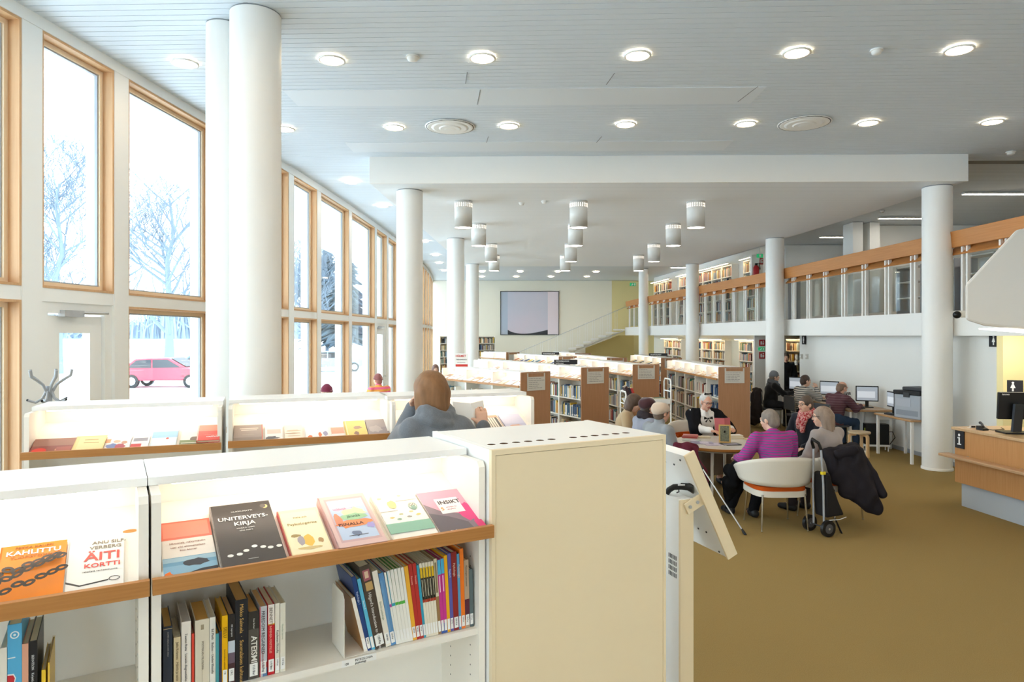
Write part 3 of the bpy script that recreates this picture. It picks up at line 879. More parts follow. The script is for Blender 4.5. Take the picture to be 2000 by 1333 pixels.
# wall sockets and loose wall frame near the man sign
for k, (px, py) in enumerate(((1557, 698), (1566, 697), (1577, 697), (1556, 709))):
    p = at(px, py, 7.243 / ((px - 1000) / FPX))
    t = thing('wall_bracket', '%s small white bracket on the wall under the toilet sign' % ORD[k], 'bracket', p, -PI / 2, 'small white wall brackets')
    f = MB(); f.box(-.05, -.03, -.06, .05, .008, .06); f.build('plate', M['signgrey'], t, bevel=.004)
    f = MB(); f.box(-.03, -.045, -.02, .03, -.03, .02); f.build('clip', M['white'], t)

# information desk
dk = thing('information_desk', 'oak information desk with a pale blue grey plinth', 'desk', (5.60, 8.63, 0), math.atan2(-.995, .103))
f = MB(); f.box(.04, .06, 0, 3.0, .75, .30); f.build('plinth', mat('desk_plinth', 'B9C2CB', .5), dk)
f = MB(); f.box(0, 0, .30, 3.0, .03, .955); f.build('front_panel', M['desk'], dk)
f = MB(); f.box(0, .03, .30, .03, .8, .955); f.build('side_panel', M['desk'], dk)
f = MB(); f.box(-.03, -.03, .955, 3.03, .85, .99); f.build('desk_top', mat('desk_top_laminate', 'C9A67C', .35, var=((40, 40, 3), 'D2B28A', .5)), dk, bevel=.006)
f = MB(); f.box(-.05, -.19, .625, 3.0, -.045, .66); lg = f.build('bag_ledge', mat('ledge_oak', 'C09A74', .4), dk, bevel=.008)
for x in (.22, 1.0, 1.8):
    f = MB(); f.tube([(x, -.045, .64), (x, 0, .64)], .016, 10); f.tube([(x, -.1, .625), (x, -.1, .612)], .018, 10); f.build('ledge_bracket', M['alu'], dk)
s_ = thing('sign', 'black square information sign on the desk front', 'sign', dk.matrix_world @ Vector((0, 0, 0)))
s_.location = (5.597, 8.63, 0); s_.rotation_euler = (0, 0, math.atan2(-.995, .103))
f = MB(); f.box(.02, -.012, .735, .165, -.001, .955); f.build('plate', M['ink'], s_)
f = MB()
f.extrude([(.092 + .017 * math.cos(a * PI / 6), -.0122, .90 + .017 * math.sin(a * PI / 6)) for a in range(12)], (0, -.003, 0))
f.box(.082, -.015, .79, .104, -.0122, .872); f.box(.066, -.015, .857, .09, -.0122, .872); f.box(.062, -.015, .778, .124, -.0122, .793)
f.build('letter', M['inkwhite'], s_)
mo = thing('monitor', 'black computer monitor seen from behind on the information desk', 'monitor', (5.98, 8.05, .99), -.12)
f = MB(); f.extrude([(-.22, 0, .17), (.30, 0, .17), (.30, .03, .16), (-.22, .03, .16)], (0, 0, 0)) if False else f.box(-.25, -.02, .17, .28, .02, .49); f.build('screen_housing', M['black'], mo, rot=(.08, 0, 0), bevel=.008)
f = MB(); f.box(-.14, -.05, .03, -.02, -.02, .36); f.build('stand', mat('slate_plastic', '30363F', .35), mo, rot=(.1, 0, .3))
f = MB(); f.box(-.2, -.1, 0, .1, .12, .02); f.build('foot', M['black'], mo, bevel=.006)
text('lenovo', .03, M['inkwhite'], mo, (-.22, -.062, .455), (PI / 2 + .08, 0, 0))
ph = thing('desk_phone', 'small black phone beside the monitor on the information desk', 'phone', (5.74, 8.33, .99), .2)
f = MB(); f.extrude([(-.04, -.05, 0), (-.04, .05, 0), (-.04, .05, .05), (-.04, -.05, .02)], (.08, 0, 0)); f.build('base', M['black'], ph)
f = MB(); f.tube([(-.03, -.04, .045), (.0, 0, .07), (.02, .05, .085)], [.018, .013, .018], 8); f.build('handset', M['dark'], ph)
f = MB(); f.tube([(0, 0, .02), (.1, -.05, .005), (.3, -.02, .005), (.36, .08, .01)], .004, 5); f.build('cord', M['black'], ph)
lf = thing('leaflet_holder', 'white leaflet stand on the far corner of the information desk', 'leaflet', (5.80, 8.5, .99), 0)
f = MB(); f.box(-.1, 0, 0, .12, .004, .035); f.build('sheet', M['sheet'], lf)
f = MB(); f.box(-.08, -.002, .008, -.03, 0, .028); f.build('print', M['ink'], lf)
f = MB(); f.box(-.1, 0, 0, .12, .05, .003); f.build('foot', M['sheet'], lf)

# hood over the desk
hd_ = thing('light_hood', 'large white angular hood hanging over the information desk', 'lamp', (0, 0, 0))
prof = [(5.445, 2.76), (5.45, 2.33), (5.68, 2.26), (7.0, 2.15), (7.0, 4.05), (6.75, 3.95), (6.16, 3.43), (6.06, 3.42)]
f = MB(); n_ = len(prof)
f.add([(x, 8.2, z) for x, z in prof] + [(x * 1.085 + .06, 8.9, EYE + (z - EYE) * 1.085) for x, z in prof], [tuple(range(n_)), tuple(reversed(range(n_, 2 * n_)))] + [(i, n_ + i, n_ + (i + 1) % n_, (i + 1) % n_) for i in range(n_)])
f.build('shell', M['white'], hd_, bevel=.03)
f = MB(); f.extrude([(5.95, 8.24, 2.236), (6.95, 8.24, 2.153), (6.95, 8.7, 2.153), (5.95, 8.7, 2.236)], (0, 0, -.012)); f.build('diffuser', mat('hood_diffuser', 'FFFFFF', .6, emit=('FFF6E8', 3.0)), hd_)
f = MB(); f.tube([(6.6, 8.5, 3.7), (6.6, 8.5, CZ)], .02, 8); f.build('hanger', M['white'], hd_)
# ------------------------------------------------------------------ bookcases
class Frame:
    """a bookcase's place: local x to the right along its front, y into its depth, z up"""
    def __init__(self, x, y, rz):
        self.x, self.y, self.rz = x, y, rz
        self.M = Matrix.Translation((x, y, 0)) @ Matrix.Rotation(rz, 4, 'Z')
        self.I = self.M.inverted()
    def p(self, l): return self.M @ Vector(l)

SLOPE = math.radians(22)
def bookcase(F, W, H, shelves, railz, label, name='bookcase', group=None, shared={}, both=True, knob=True, back_shelves=True):
    t = thing(name, label, 'bookcase', (F.x, F.y, 0), F.rz, group)
    key = (W, H, tuple(shelves), railz)
    D = .585; g = .003; tk = .022; mid = D / 2
    if key not in shared:
        m = {}
        b = MB(); b.extrude([(0, 0, 0), (0, D, 0), (0, D, H - .04), (0, D - .012, H - .0225), (0, .012, H - .0225), (0, 0, H - .04)], (tk, 0, 0)); m['side_panel'] = b.mesh('side_panel', M['case'])
        b = MB(); b.box(-W + g + tk, mid - .008, .06, -g - tk, mid + .008, H - .022); m['back_panel'] = b.mesh('back_panel', M['case'])
        b = MB(); b.box(-W + .001, .135, H - .0215, -.001, D - .135, H); m['top_cover'] = b.mesh('top_cover', M['casetop'])
        b = MB(); b.box(-W + g + tk, .008, 0, -g - tk, mid - .009, .02); m['shelf'] = b.mesh('shelf', M['case'])
        L = (mid - .01 + .045) / math.cos(SLOPE)
        b = MB(); b.box(-W + g + tk, 0, -.014, -g - tk, L, 0); m['display_shelf'] = b.mesh('display_shelf', M['case'])
        b = MB(); b.box(-W + g, -.0618, -.038, -g, -.044, 0); m['rail'] = b.mesh('rail', M['oakx'])
        b = MB(); b.box(-W + g + tk, .02, 0, -g - tk, .035, .06); m['plinth'] = b.mesh('plinth', M['case'])
        b = MB(); b.box(-W + .06, .17, H - .030, -.06, .20, H - .0225); m['led_strip'] = b.mesh('led_strip', M['led'])
        b = MB(); b.tube([(0, .20, 0), (0, .24, 0)], .009, 10); m['peg'] = b.mesh('peg', M['oak'])
        b = MB()
        for y in (.06, .21):
            for i in range(int((railz - .2) / .032)):
                z = .12 + .032 * i
                b.box(-.0005, y - .0018, z - .0022, 0, y + .0018, z + .0022)
        m['pin_holes'] = b.mesh('pin_holes', M['dark'])
        shared[key] = m
    m = shared[key]
    part('side_panel', m['side_panel'], t, (-W + g, 0, 0)); part('side_panel', m['side_panel'], t, (-g - tk, 0, 0))
    part('back_panel', m['back_panel'], t); part('top_cover', m['top_cover'], t)
    flip = (2 * mid)
    for side in (0, 1):
        if side and not both: break
        rot = (0, 0, PI if side else 0); off = (-W if side else 0, flip if side else 0)
        for z in shelves: part('shelf', m['shelf'], t, (off[0], off[1], z - .02), rot)
        part('rail', m['rail'], t, (off[0], off[1], railz), rot)
        o = part('display_shelf', m['display_shelf'], t, (off[0], (-.045 if not side else flip + .045), railz - .022), (SLOPE, 0, rot[2]) if not side else (SLOPE, 0, PI))
        part('led_strip', m['led_strip'], t, (off[0], off[1], 0), rot)
        part('plinth', m['plinth'], t, (off[0], off[1], 0), rot)
    part('pin_holes', m['pin_holes'], t, (-g - tk, 0, 0))['kind'] = 'stuff'
    return t

def blob(cx, cy, rx, ry, n=14, wob=0.0, seed=0, asp=1.0):
    r = random.Random(seed)
    return [(cx + rx * math.cos(2 * PI * i / n) * (1 + r.uniform(-wob, wob)), cy + ry * math.sin(2 * PI * i / n) * (1 + r.uniform(-wob, wob))) for i in range(n)]

# books ---------------------------------------------------------------
def cover_mat(h): return mat('cover_' + h, h, .38)
def display_book(F, x, s, w, h, th, label, cover, prints=(), texts=(), rail=1.5578, group='display books on the near sloping shelves', spine=None, turn=0.0, lift=0.0, pages=True, cat='book', name='book'):
    """a book lying face up on a sloping shelf, standing on the rail; prints [(x0,y0,x1,y1,hex) or (polygon, hex)] in cover fractions"""
    y = -.045 + s * math.cos(SLOPE); z = rail - .022 + .0008 + s * math.sin(SLOPE) + lift
    p = F.p((x, y, z))
    t = thing(name, label, cat, p, 0, group, rot=(SLOPE, 0, F.rz))
    if turn: t.rotation_euler = (Matrix.Rotation(F.rz, 3, 'Z') @ Matrix.Rotation(SLOPE, 3, 'X') @ Matrix.Rotation(turn, 3, 'Z')).to_euler()
    cm = cover_mat(cover); sm = cover_mat(spine or cover)
    b = MB(); b.box(0, 0, th - .002, w, h, th, 0); b.box(0, 0, 0, w, h, .002, 0); b.box(-.001, 0, 0, .003, h, th, 1)
    b.build('cover', [cm, sm], t)
    if pages:
        b = MB(); b.box(.003, .003, .002, w - .003, h - .003, th - .002); b.build('pages', M['paper'], t)
    if prints:
        b = MB(); mats = []; lay = 0
        for pr in prints:
            hx = pr[-1]; lay += 1
            mm = cover_mat(hx)
            if mm not in mats: mats.append(mm)
            k = mats.index(mm); z0 = th + .00012 * lay
            poly = [(pr[0], pr[1]), (pr[2], pr[1]), (pr[2], pr[3]), (pr[0], pr[3])] if len(pr) == 5 else pr[0]
            b.add([(q[0] * w, q[1] * h, z0) for q in poly], [tuple(range(len(poly)))], k)
        o = b.build('cover_print', mats, t)
    for (body, size, hx, tx, ty, al) in texts:
        text(body, size, cover_mat(hx), t, (tx * w, ty * h, th + .0012), (0, 0, 0), al)
    return t
def upright_book(F, x, y, z, w, h, d, label, cover, group, lean=0.0, prints=(), texts=(), sticker=None, pagecol=None, spinecol=None):
    """a book standing on a shelf; its spine faces local -y; lean turns its top to the left"""
    p = F.p((x, y, z))
    R = Matrix.Rotation(F.rz, 3, 'Z') @ Matrix.Rotation(-lean, 3, 'Y')
    t = thing('book', label, 'book', p, 0, group, rot=R.to_euler())
    cm = cover_mat(cover); sm = cover_mat(spinecol or cover); tb = min(.002, w * .12)
    b = MB(); b.box(0, 0, 0, tb, d, h, 0); b.box(w - tb, 0, 0, w, d, h, 0); b.box(0, -.002, 0, w, .0015, h, 1)
    b.build('cover', [cm, sm], t)
    b = MB(); b.box(tb, .0016, .003, w - tb, d - .004, h - .003); b.build('pages', mat('pages_' + pagecol, pagecol, .8) if pagecol else M['paper'], t)
    if prints:
        mats = []; b = MB()
        for i, pr in enumerate(prints):
            mm = cover_mat(pr[-1])
            if mm not in mats: mats.append(mm)
            y0 = -.002 - .00012 * (i + 1)
            poly = pr[0] if len(pr) == 2 else [(pr[0], pr[1]), (pr[2], pr[1]), (pr[2], pr[3]), (pr[0], pr[3])]
            b.add([(q[0] * w, y0, q[1] * h) for q in poly], [tuple(range(len(poly)))], mats.index(mm))
        b.build('spine_print', mats, t)
    for (body, size, hx, tx, tz) in texts:
        # spine lettering reads downwards
        text(body, size, cover_mat(hx), t, (tx * w, -.0033, tz * h), (PI / 2, PI / 2, 0), 'LEFT')
    if sticker:
        b = MB(); sh = .034; b.add([(w * .12, -.0028, .008), (w * .88, -.0028, .008), (w * .88, -.0028, .008 + sh), (w * .12, -.0028, .008 + sh)], [(0, 1, 2, 3)]); o = b.build('spine_label', M['sheet'], t)
        if w > .011:
            text(sticker, min(.009, w * .42), M['ink'], o, (w * .5 - min(.009, w * .42) * .3, -.0036, .039), (PI / 2, PI / 2, 0), 'LEFT')
    return t

ROWF = [Frame(-.0835, 2.1767, math.radians(30.3))]
c30, s30 = math.cos(math.radians(30.3)), math.sin(math.radians(30.3))
UW = .947
R1a = ROWF[0]
R1b = Frame(-.0835 - UW * c30, 2.1767 - UW * s30, math.radians(30.3))
NSH = [1.2177, .86, .50, .14]
bc1 = bookcase(R1a, UW, 1.77, NSH, 1.5578, 'nearest lit white bookcase with the black night sky book on its slope', group='near white bookcases')
bc2 = bookcase(R1b, UW, 1.77, NSH, 1.5578, 'nearest lit white bookcase cut by the picture edge, with the orange chain book', group='near white bookcases')
r2a = Frame(-1.616, 3.806, math.radians(20.4)); r2b = Frame(-.737, 4.174, math.radians(20.6)); r2c = Frame(.147, 4.44, math.radians(21.5))
bookcase(r2a, .935, 1.77, NSH, 1.5578, 'second row lit white bookcase nearest the windows, beside the coat stand', group='second row white bookcases')
bookcase(r2b, .925, 1.77, NSH, 1.5578, 'second row lit white bookcase in the middle with the yellow book', group='second row white bookcases')
bookcase(r2c, .935, 1.77, NSH, 1.5578, 'second row lit white bookcase where the grey sweater person browses', group='second row white bookcases')
# wooden pegs hold the sloping shelves
for par, x in ((bc1, -.912), (bc2, -.040)):
    b = MB(); b.prism(blob(0, 0, .017, .0065, 20), 0, .0012); o = b.build('peg', M['oak'], par, (x, -.045 + .236 * math.cos(SLOPE), 1.5358 + .236 * math.sin(SLOPE)), (SLOPE, 0, 0))
lb = MB(); lb.box(-.462, .0065, 1.1985, -.36, .008, 1.2172); o = lb.build('shelf_label', M['sheet'], bc1)
text('120', .0085, M['ink'], o, (-.455, .0055, 1.2035), (PI / 2, 0, 0)); text('PSYKOLOGIA', .0088, M['ink'], o, (-.424, .0055, 1.2085), (PI / 2, 0, 0)); text('psykologi', .0088, M['ink'], o, (-.424, .0055, 1.2005), (PI / 2, 0, 0))

# books lying on the nearest slopes
G1 = 'books lying open to view on the nearest slopes'
chain = []
for k, (cx, cy, a) in enumerate([(.02, .50, .35), (.16, .57, -.2), (.30, .53, .5), (.44, .60, .1), (.58, .62, .35), (.72, .66, .2), (.86, .68, .3), (.02, .30, .3), (.17, .36, -.1), (.32, .40, .5), (.47, .47, .4), (.62, .52, .3), (.78, .57, .35), (.93, .60, .2), (.05, .12, -.2), (.20, .10, .3), (.36, .18, .2), (.52, .17, .35), (.68, .24, .1), (.84, .28, .3), (.97, .32, .2)]):
    o_ = blob(0, 0, .098, .055, 12); i_ = blob(0, 0, .045, .017, 12)
    rot = lambda q: (cx + q[0] * math.cos(a) - q[1] * math.sin(a) * .8, cy + q[0] * math.sin(a) * .8 + q[1] * math.cos(a))
    for j in range(12):
        q = [o_[j], o_[(j + 1) % 12], i_[(j + 1) % 12], i_[j]]
        chain.append(([rot(e) for e in q], '3B3630'))
display_book(R1b, -1.262 + UW, .005, .135, .215, .010, 'orange book with dark chains across its cover, leftmost on the nearest slope', 'F08A1C', chain,
    [('PEKKA KAUPPI', .012, '8A5A20', .5, .92, 'CENTER'), ('KAHLITTU', .024, 'FFFFFF', .5, .81, 'CENTER'), ('YLIOPISTOMME', .0135, 'B0641A', .5, .745, 'CENTER')], group=G1)
spoon = [([(0.02, .20), (.25, .12), (.26, .145), (.02, .235)], '3A3A3A'), ([(.25, .12), (.74, .165), (.74, .19), (.26, .145)], '3A3A3A')]
for j in range(12):
    o_ = blob(.84, .19, .10, .045, 12); i_ = blob(.84, .19, .085, .033, 12)
    spoon.append(([o_[j], o_[(j + 1) % 12], i_[(j + 1) % 12], i_[j]], '3A3A3A'))
display_book(R1b, -1.127 + UW, .008, .122, .205, .008, 'white book with red hand lettering and a drawn spoon beside the orange book', 'EDEBE6', spoon,
    [('ANU SILF-', .017, '8C8272', .42, .87, 'LEFT'), ('VERBERG', .017, '8C8272', .38, .775, 'LEFT'), ('ÄITI', .044, 'DE4F44', .30, .56, 'LEFT'), ('KORTTI', .022, 'DE4F44', .30, .43, 'LEFT'), ('rehellistä vanhemmuutta', .0075, '4A4A4A', .28, .35, 'LEFT')], group=G1, turn=-.02)
display_book(R1a, -.918, .005, .125, .232, .010, 'blue sea book with a dark rock and red sky band beside the black book', 'E9E4DC',
    [(0, .66, 1, 1, 'DE6F58'), (.05, .70, .95, .97, 'E58C74'), (0, 0, 1, .34, '6F9DBB'), (0, .26, 1, .33, '9DBFD0'), (0, .05, 1, .2, '86AFC7'), (blob(.62, .22, .24, .06, 14, .2, 3), '3A3F48'), ([(.25, 0), (1, 0), (1, .11), (.7, .10), (.4, .05)], '33363E'), (blob(.09, .05, .08, .06, 10, .3, 2), 'EE7A2E'), (.16, .01, .24, .05, 'E05A5A')],
    [('Himmeä, näkymätön', .0105, '9A6A5A', .5, .57, 'CENTER'), ('vesi silti ohimenollaan', .0095, '9A6A5A', .5, .50, 'CENTER'), ('Elisa Ahonen', .008, '9A6A5A', .5, .44, 'CENTER')], group=G1)
dots = [(blob(x, y, .048, .022, 10), 'F2F2EE') for x, y in ((.17, .15), (.31, .155), (.42, .195), (.56, .245), (.69, .215), (.80, .19), (.94, .195))]
moon = [(blob(.90, .90, .05, .035, 14), 'E9D08A'), (blob(.87, .91, .05, .035, 14), '6A6460')]
display_book(R1a, -.789, .003, .162, .268, .022, 'large black book with a white title, moon and pebbles on its cover', '4A4644', moon + dots + [(.42, .06, .58, .066, 'D0D0CC')],
    [('NUKKUMATTI', .009, 'DDDDDA', .5, .84, 'CENTER'), ('UNITERVEYS-', .0225, 'F4F4F2', .5, .71, 'CENTER'), ('KIRJA', .0235, 'F4F4F2', .5, .61, 'CENTER'), ('MARKO NIEMI', .0075, 'E4E4E0', .5, .55, 'CENTER'), ('IIDA NIEMI', .0075, 'E4E4E0', .5, .51, 'CENTER')], spine='A8A29C', group=G1)
display_book(R1a, -.612, .005, .112, .212, .016, 'cream book with a red spine and a small yellow bear like drawing', 'F0E2B8',
    [(.06, .06, .96, .94, 'F3E7C3'), (blob(.52, .30, .14, .12, 14, .15, 4), 'E8BE57'), (blob(.34, .30, .08, .1, 10, .2, 5), 'A9A2A8'), (blob(.24, .42, .12, .03, 10, .3, 6), 'A08A58'), (blob(.80, .27, .08, .05, 10, .3, 7), 'B59262'), (blob(.5, .14, .36, .03, 12, .3, 8), 'CDB780')],
    [('Nalle och', .010, '9E8A4E', .5, .79, 'CENTER'), ('Psykologerna', .0155, '9E8A4E', .5, .64, 'CENTER')], spine='CF3F44', group=G1)
display_book(R1a, -.488, .003, .142, .246, .024, 'thick pink framed book with a colourful dreamlike cover picture', 'D9B9B4',
    [(.10, .08, .94, .94, 'C9A7A8'), (.14, .12, .90, .90, 'B9CBE4'), (blob(.38, .74, .2, .07, 12, .3, 1), 'E0C9DC'), (blob(.52, .76, .28, .05, 12, .3, 2), 'EAD9E8'), (blob(.62, .62, .24, .09, 14, .35, 3), 'F0E2B0'), (blob(.54, .54, .34, .06, 14, .25, 4), '9CC79C'), (blob(.50, .40, .38, .075, 14, .3, 5), 'E7905F'), (blob(.22, .50, .08, .12, 10, .3, 6), 'E28A6A'), (blob(.82, .34, .10, .05, 10, .35, 7), 'A59AD0'), (blob(.48, .22, .12, .05, 12, .4, 8), '6E7E9C'), (.3, .175, .7, .185, '5A5A62')],
    [('untuja', .016, 'F0A9C0', .20, .70, 'LEFT'), ('jännää', .016, '4A7A5A', .42, .525, 'LEFT'), ('PIINALLA', .018, '5A3226', .18, .375, 'LEFT')], spine='C89A98', group=G1)
leaves = [(blob(x, y, .055, .02, 8, .2, i), h_) for i, (x, y, h_) in enumerate(((.22, .47, 'D8C27E'), (.45, .52, 'B9B58A'), (.6, .45, '9E9788'), (.7, .55, 'D9C88A'), (.36, .42, '88A58C'), (.82, .47, 'D9BE6A'), (.15, .9, 'DCCBA0'), (.62, .92, 'E0D2AE')))]
display_book(R1a, -.323, .005, .142, .236, .014, 'white book with small round birds on twigs and a green title band', 'F2EFE6',
    leaves + [(.02, .60, .42, .608, '9A8A70'), (.48, .80, .96, .808, 'A89A80'), (blob(.36, .74, .10, .09, 14, .12, 1), 'E3CF8C'), (blob(.80, .66, .10, .085, 16), '8FB09E'), (blob(.80, .67, .085, .07, 16), 'EFE6C6'), (blob(.762, .685, .036, .028, 12), '6A6A5E'), (blob(.838, .685, .036, .028, 12), '6A6A5E'), (blob(.762, .685, .022, .017, 10), 'F2EBD0'), (blob(.838, .685, .022, .017, 10), 'F2EBD0'), (blob(.80, .63, .06, .035, 12), '8FB09E'), (0, .14, 1, .34, '8FBCA5')],
    [('Liisa Ranta', .008, 'E6F0E8', .12, .28, 'LEFT'), ('Päätä viisaasti', .017, 'F6F8F4', .16, .19, 'LEFT')], group=G1)
pink = [(.0, .25, 1, 1, 'EFA6B8'), ([(.0, .72), (.3, .5), (.62, .42), (.8, .3), (1, .25), (1, 0), (0, 0)], '8C7C84'), ([(0, .5), (.4, .36), (.7, .2), (.75, 0), (0, 0)], '6E666C'), (blob(.84, .42, .2, .22, 16, .2, 3), 'E24C86'), (blob(.92, .14, .1, .12, 12, .2, 4), 'E0487F'), (.28, .44, .80, .80, 'F7F2EF')]
display_book(R1a, -.172, .006, .155, .222, .010, 'grey and pink book with a white title box, rightmost on the nearest slope', 'E9E2E0', pink,
    [('INSIKT', .026, '4A4246', .32, .66, 'LEFT'), ('5', .022, 'E9A24E', .31, .52, 'LEFT'), ('strategier för', .007, 'D08A9A', .44, .57, 'LEFT'), ('ett gott liv', .007, 'D08A9A', .44, .52, 'LEFT'), ('Civil', .014, 'F4EEEE', .2, .02, 'LEFT')], group=G1)

# books standing on the lower shelf
G2 = 'books standing left of the gap on the nearest shelf'
ZS = 1.2185
LB = [(-.916, .021, .186, '323A48', 'dark slate hardback, leftmost of the standing books', [('SUOMEN KIRJALLISUUDEN SEURA', .0042, 'A8A8A8', .45, .93)], None, 'D9B06A'),
 (-.892, .016, .154, 'D8C6A0', 'low beige paperback beside the dark slate hardback', [('Julia Kristeva   Häiriö ja taide', .0085, '6E5A40', .35, .92)], None, None),
 (-.874, .022, .190, 'EDE6DC', 'white hardback titled down its spine, third from the shelf side', [('Tuomo Raita   Lacanin diagnostiikka', .0085, '3A3A3A', .35, .84)], None, 'C9C2BC'),
 (-.850, .006, .155, 'D94A3A', 'thin red booklet between two white books', [], None, None),
 (-.842, .034, .187, 'DCD3BF', 'thick ivory hardback with a small crest on its spine', [('MYSTIIKAN FILOSOFIA', .0075, '8A8070', .45, .70)], None, 'DDAA5C'),
 (-.807, .014, .188, 'E7E4DA', 'slim white paperback right of the thick ivory hardback', [('Ed Pluth   Badiou - Uuden filosofia', .0085, '35353A', .3, .84)], None, None),
 (-.7925, .008, .142, '4E9CA4', 'thin teal booklet half hidden by the yellow book', [], None, 'E6B060'),
 (-.7835, .006, .146, '3A3450', 'thin purple booklet left of the yellow book', [], None, 'E6B060'),
 (-.777, .014, .186, 'EFB60E', 'bright yellow paperback on the nearest shelf', [('SIELU', .012, '6A4A10', .25, .84), ('kertomuksia mielestä', .006, '7A5A14', .35, .52)], '120', 'F0C878'),
 (-.762, .017, .186, '2C2828', 'black paperback with a grey sky patch, right of the yellow one', [('Olli Lagerspetz', .0055, 'E0E0E0', .45, .86)], '120 J', 'E0B888'),
 (-.744, .032, .220, '22242A', 'tallest black hardback with gold lettering on its spine', [('Mikko Salmela  ·  Suomalaisen kulttuurifilosofian vuosisata', .0135, 'D9AE62', .35, .95)], None, 'DDAF70'),
 (-.711, .027, .182, '56514A', 'dark grey paperback lettered ATEISMI', [('Dan Barker', .006, 'D8D4CC', .45, .9), ('ATEISMI', .021, 'E9E5DC', .28, .64)], '110 Bar', 'E3B06A'),
 (-.682, .019, .191, 'C9CACE', 'grey and red paperback lettered FREEDOM REGAINED', [('FREEDOM REGAINED', .0125, '222226', .25, .94), ('JULIAN BAGGINI', .006, 'A85058', .3, .36)], '110 Bag', 'F0C48C'),
 (-.661, .018, .192, 'C9222C', 'red paperback with a white top lettered in serif capitals', [('BENNETT', .0115, '7A6A60', .25, .96), ('IHMINEN KRISTILLIS', .0085, 'F0B8A8', .25, .70)], '110 Ben', None),
 (-.6415, .012, .192, 'E9E3D2', 'cream paperback lettered in black near the shelf gap', [('Kuoleman filosofia', .0085, '2A2A2A', .3, .62)], '110 Kuo', None),
 (-.628, .014, .190, 'E6E1D0', 'cream paperback, last one before the empty shelf gap', [('Filosofian historia', .006, 'A8B098', .3, .7)], '110 Oas', None)]
for i, (x, w, h, col, lab, tx, st_, pg) in enumerate(LB):
    pr = []
    if 'grey sky patch' in lab: pr = [(0, .42, 1, .62, 'C3CCD8'), (0, .28, 1, .45, '6A5A68'), (0, 0, 1, .3, '4A3034')]
    if 'ATEISMI' in lab: pr = [(0, .74, 1, 1, '35322E')]
    if 'FREEDOM' in lab: pr = [(0, 0, .12, 1, 'C02A34'), (.12, .12, 1, .2, 'C02A34'), (.4, 0, 1, .12, '5A7AA0')]
    if 'white top' in lab: pr = [(0.06, .72, 1, 1, 'F0E9E0'), (0.06, .71, 1, .725, 'E9B020')]
    if 'leftmost of the standing' in lab: pr = [(0, .965, 1, .972, 'D8C08A')]
    if 'small crest' in lab: pr = [(.4, .86, .62, .93, 'A89A80'), (.48, .05, .51, .4, 'B0A48C')]
    upright_book(R1a, x, .03, ZS, w, h, .15 if h < .21 else .17, lab, col, G2, 0, pr, tx, st_, pg)
G3 = 'books leaning against the bookend on the nearest shelf'
RB = [(.011, .17, 'B98A56', 'thin tan booklet against the metal bookend', 'EFE6D8'), (.013, .232, '27457E', 'navy blue paperback leaning beside the bookend', None), (.011, .222, '5FB7D6', 'sky blue paperback leaning left of the brown textbook', None),
 (.034, .256, '51463C', 'thick brown psychology textbook with a portrait on its spine', None), (.017, .236, 'EDE6D8', 'ivory paperback right of the brown textbook', None), (.016, .226, '5C8FC0', 'mottled blue paperback right of the ivory one', None),
 (.006, .226, 'A03A8C', 'thin white booklet with a purple spine edge', 'EFEDE4'), (.011, .228, 'EFEDE4', 'white booklet with a teal mark on its spine', None), (.010, .230, '4E9A3A', 'white booklet with a green spine edge, first of three', 'EFEDE4'), (.010, .230, '4E9A3A', 'white booklet with a green spine edge, second of three', 'EFEDE4'), (.010, .231, '5AA23F', 'white booklet with a green spine edge, third of three', 'EFEDE4'), (.009, .231, 'EFEDE4', 'plain white booklet between the green edged ones and the orange', None),
 (.013, .232, 'EFB23A', 'amber paperback left of two red ones', None), (.012, .236, 'B8352F', 'red paperback, left one of the pair', None), (.012, .236, 'B8352F', 'red paperback, right one of the pair', None), (.008, .228, '39A0BE', 'thin turquoise paperback right of the red pair', None)]
# four alike black and cream paperbacks with yellow marks
for k in range(5): RB.append((.0085, .232, 'E9E1CC', 'cream paperback with black top and yellow mark, %s of five' % ORD[k], None))
RB += [(.011, .238, '9A7A50', 'brown mottled paperback between cream and pink ones', None), (.011, .232, 'C93A8E', 'pink paperback with a blue top, left one of two', None), (.011, .234, 'C93A8E', 'pink paperback with a blue top, right one of two', None), (.011, .242, 'F0B21E', 'yellow orange paperback right of the pink pair', None), (.012, .246, '5B5CA8', 'violet paperback right of the yellow orange one', None), (.019, .248, '8E2B28', 'maroon hardback near the right shelf side', None), (.009, .240, '5A9CC4', 'thin blue paperback right of the maroon hardback', None), (.014, .254, 'F07A22', 'bright orange tall book near the right shelf side', None), (.017, .216, 'B59E86', 'beige brown book, second from the right shelf side', None), (.014, .184, '5B6A6C', 'short grey green book against the right shelf side', None)]
x = -.390
leans = [.23 - .21 * (i / (len(RB) - 1)) ** .8 for i in range(len(RB))]
tot = sum(r[0] / math.cos(l) for r, l in zip(RB, leans)); sc_ = (.390 - .030) / tot
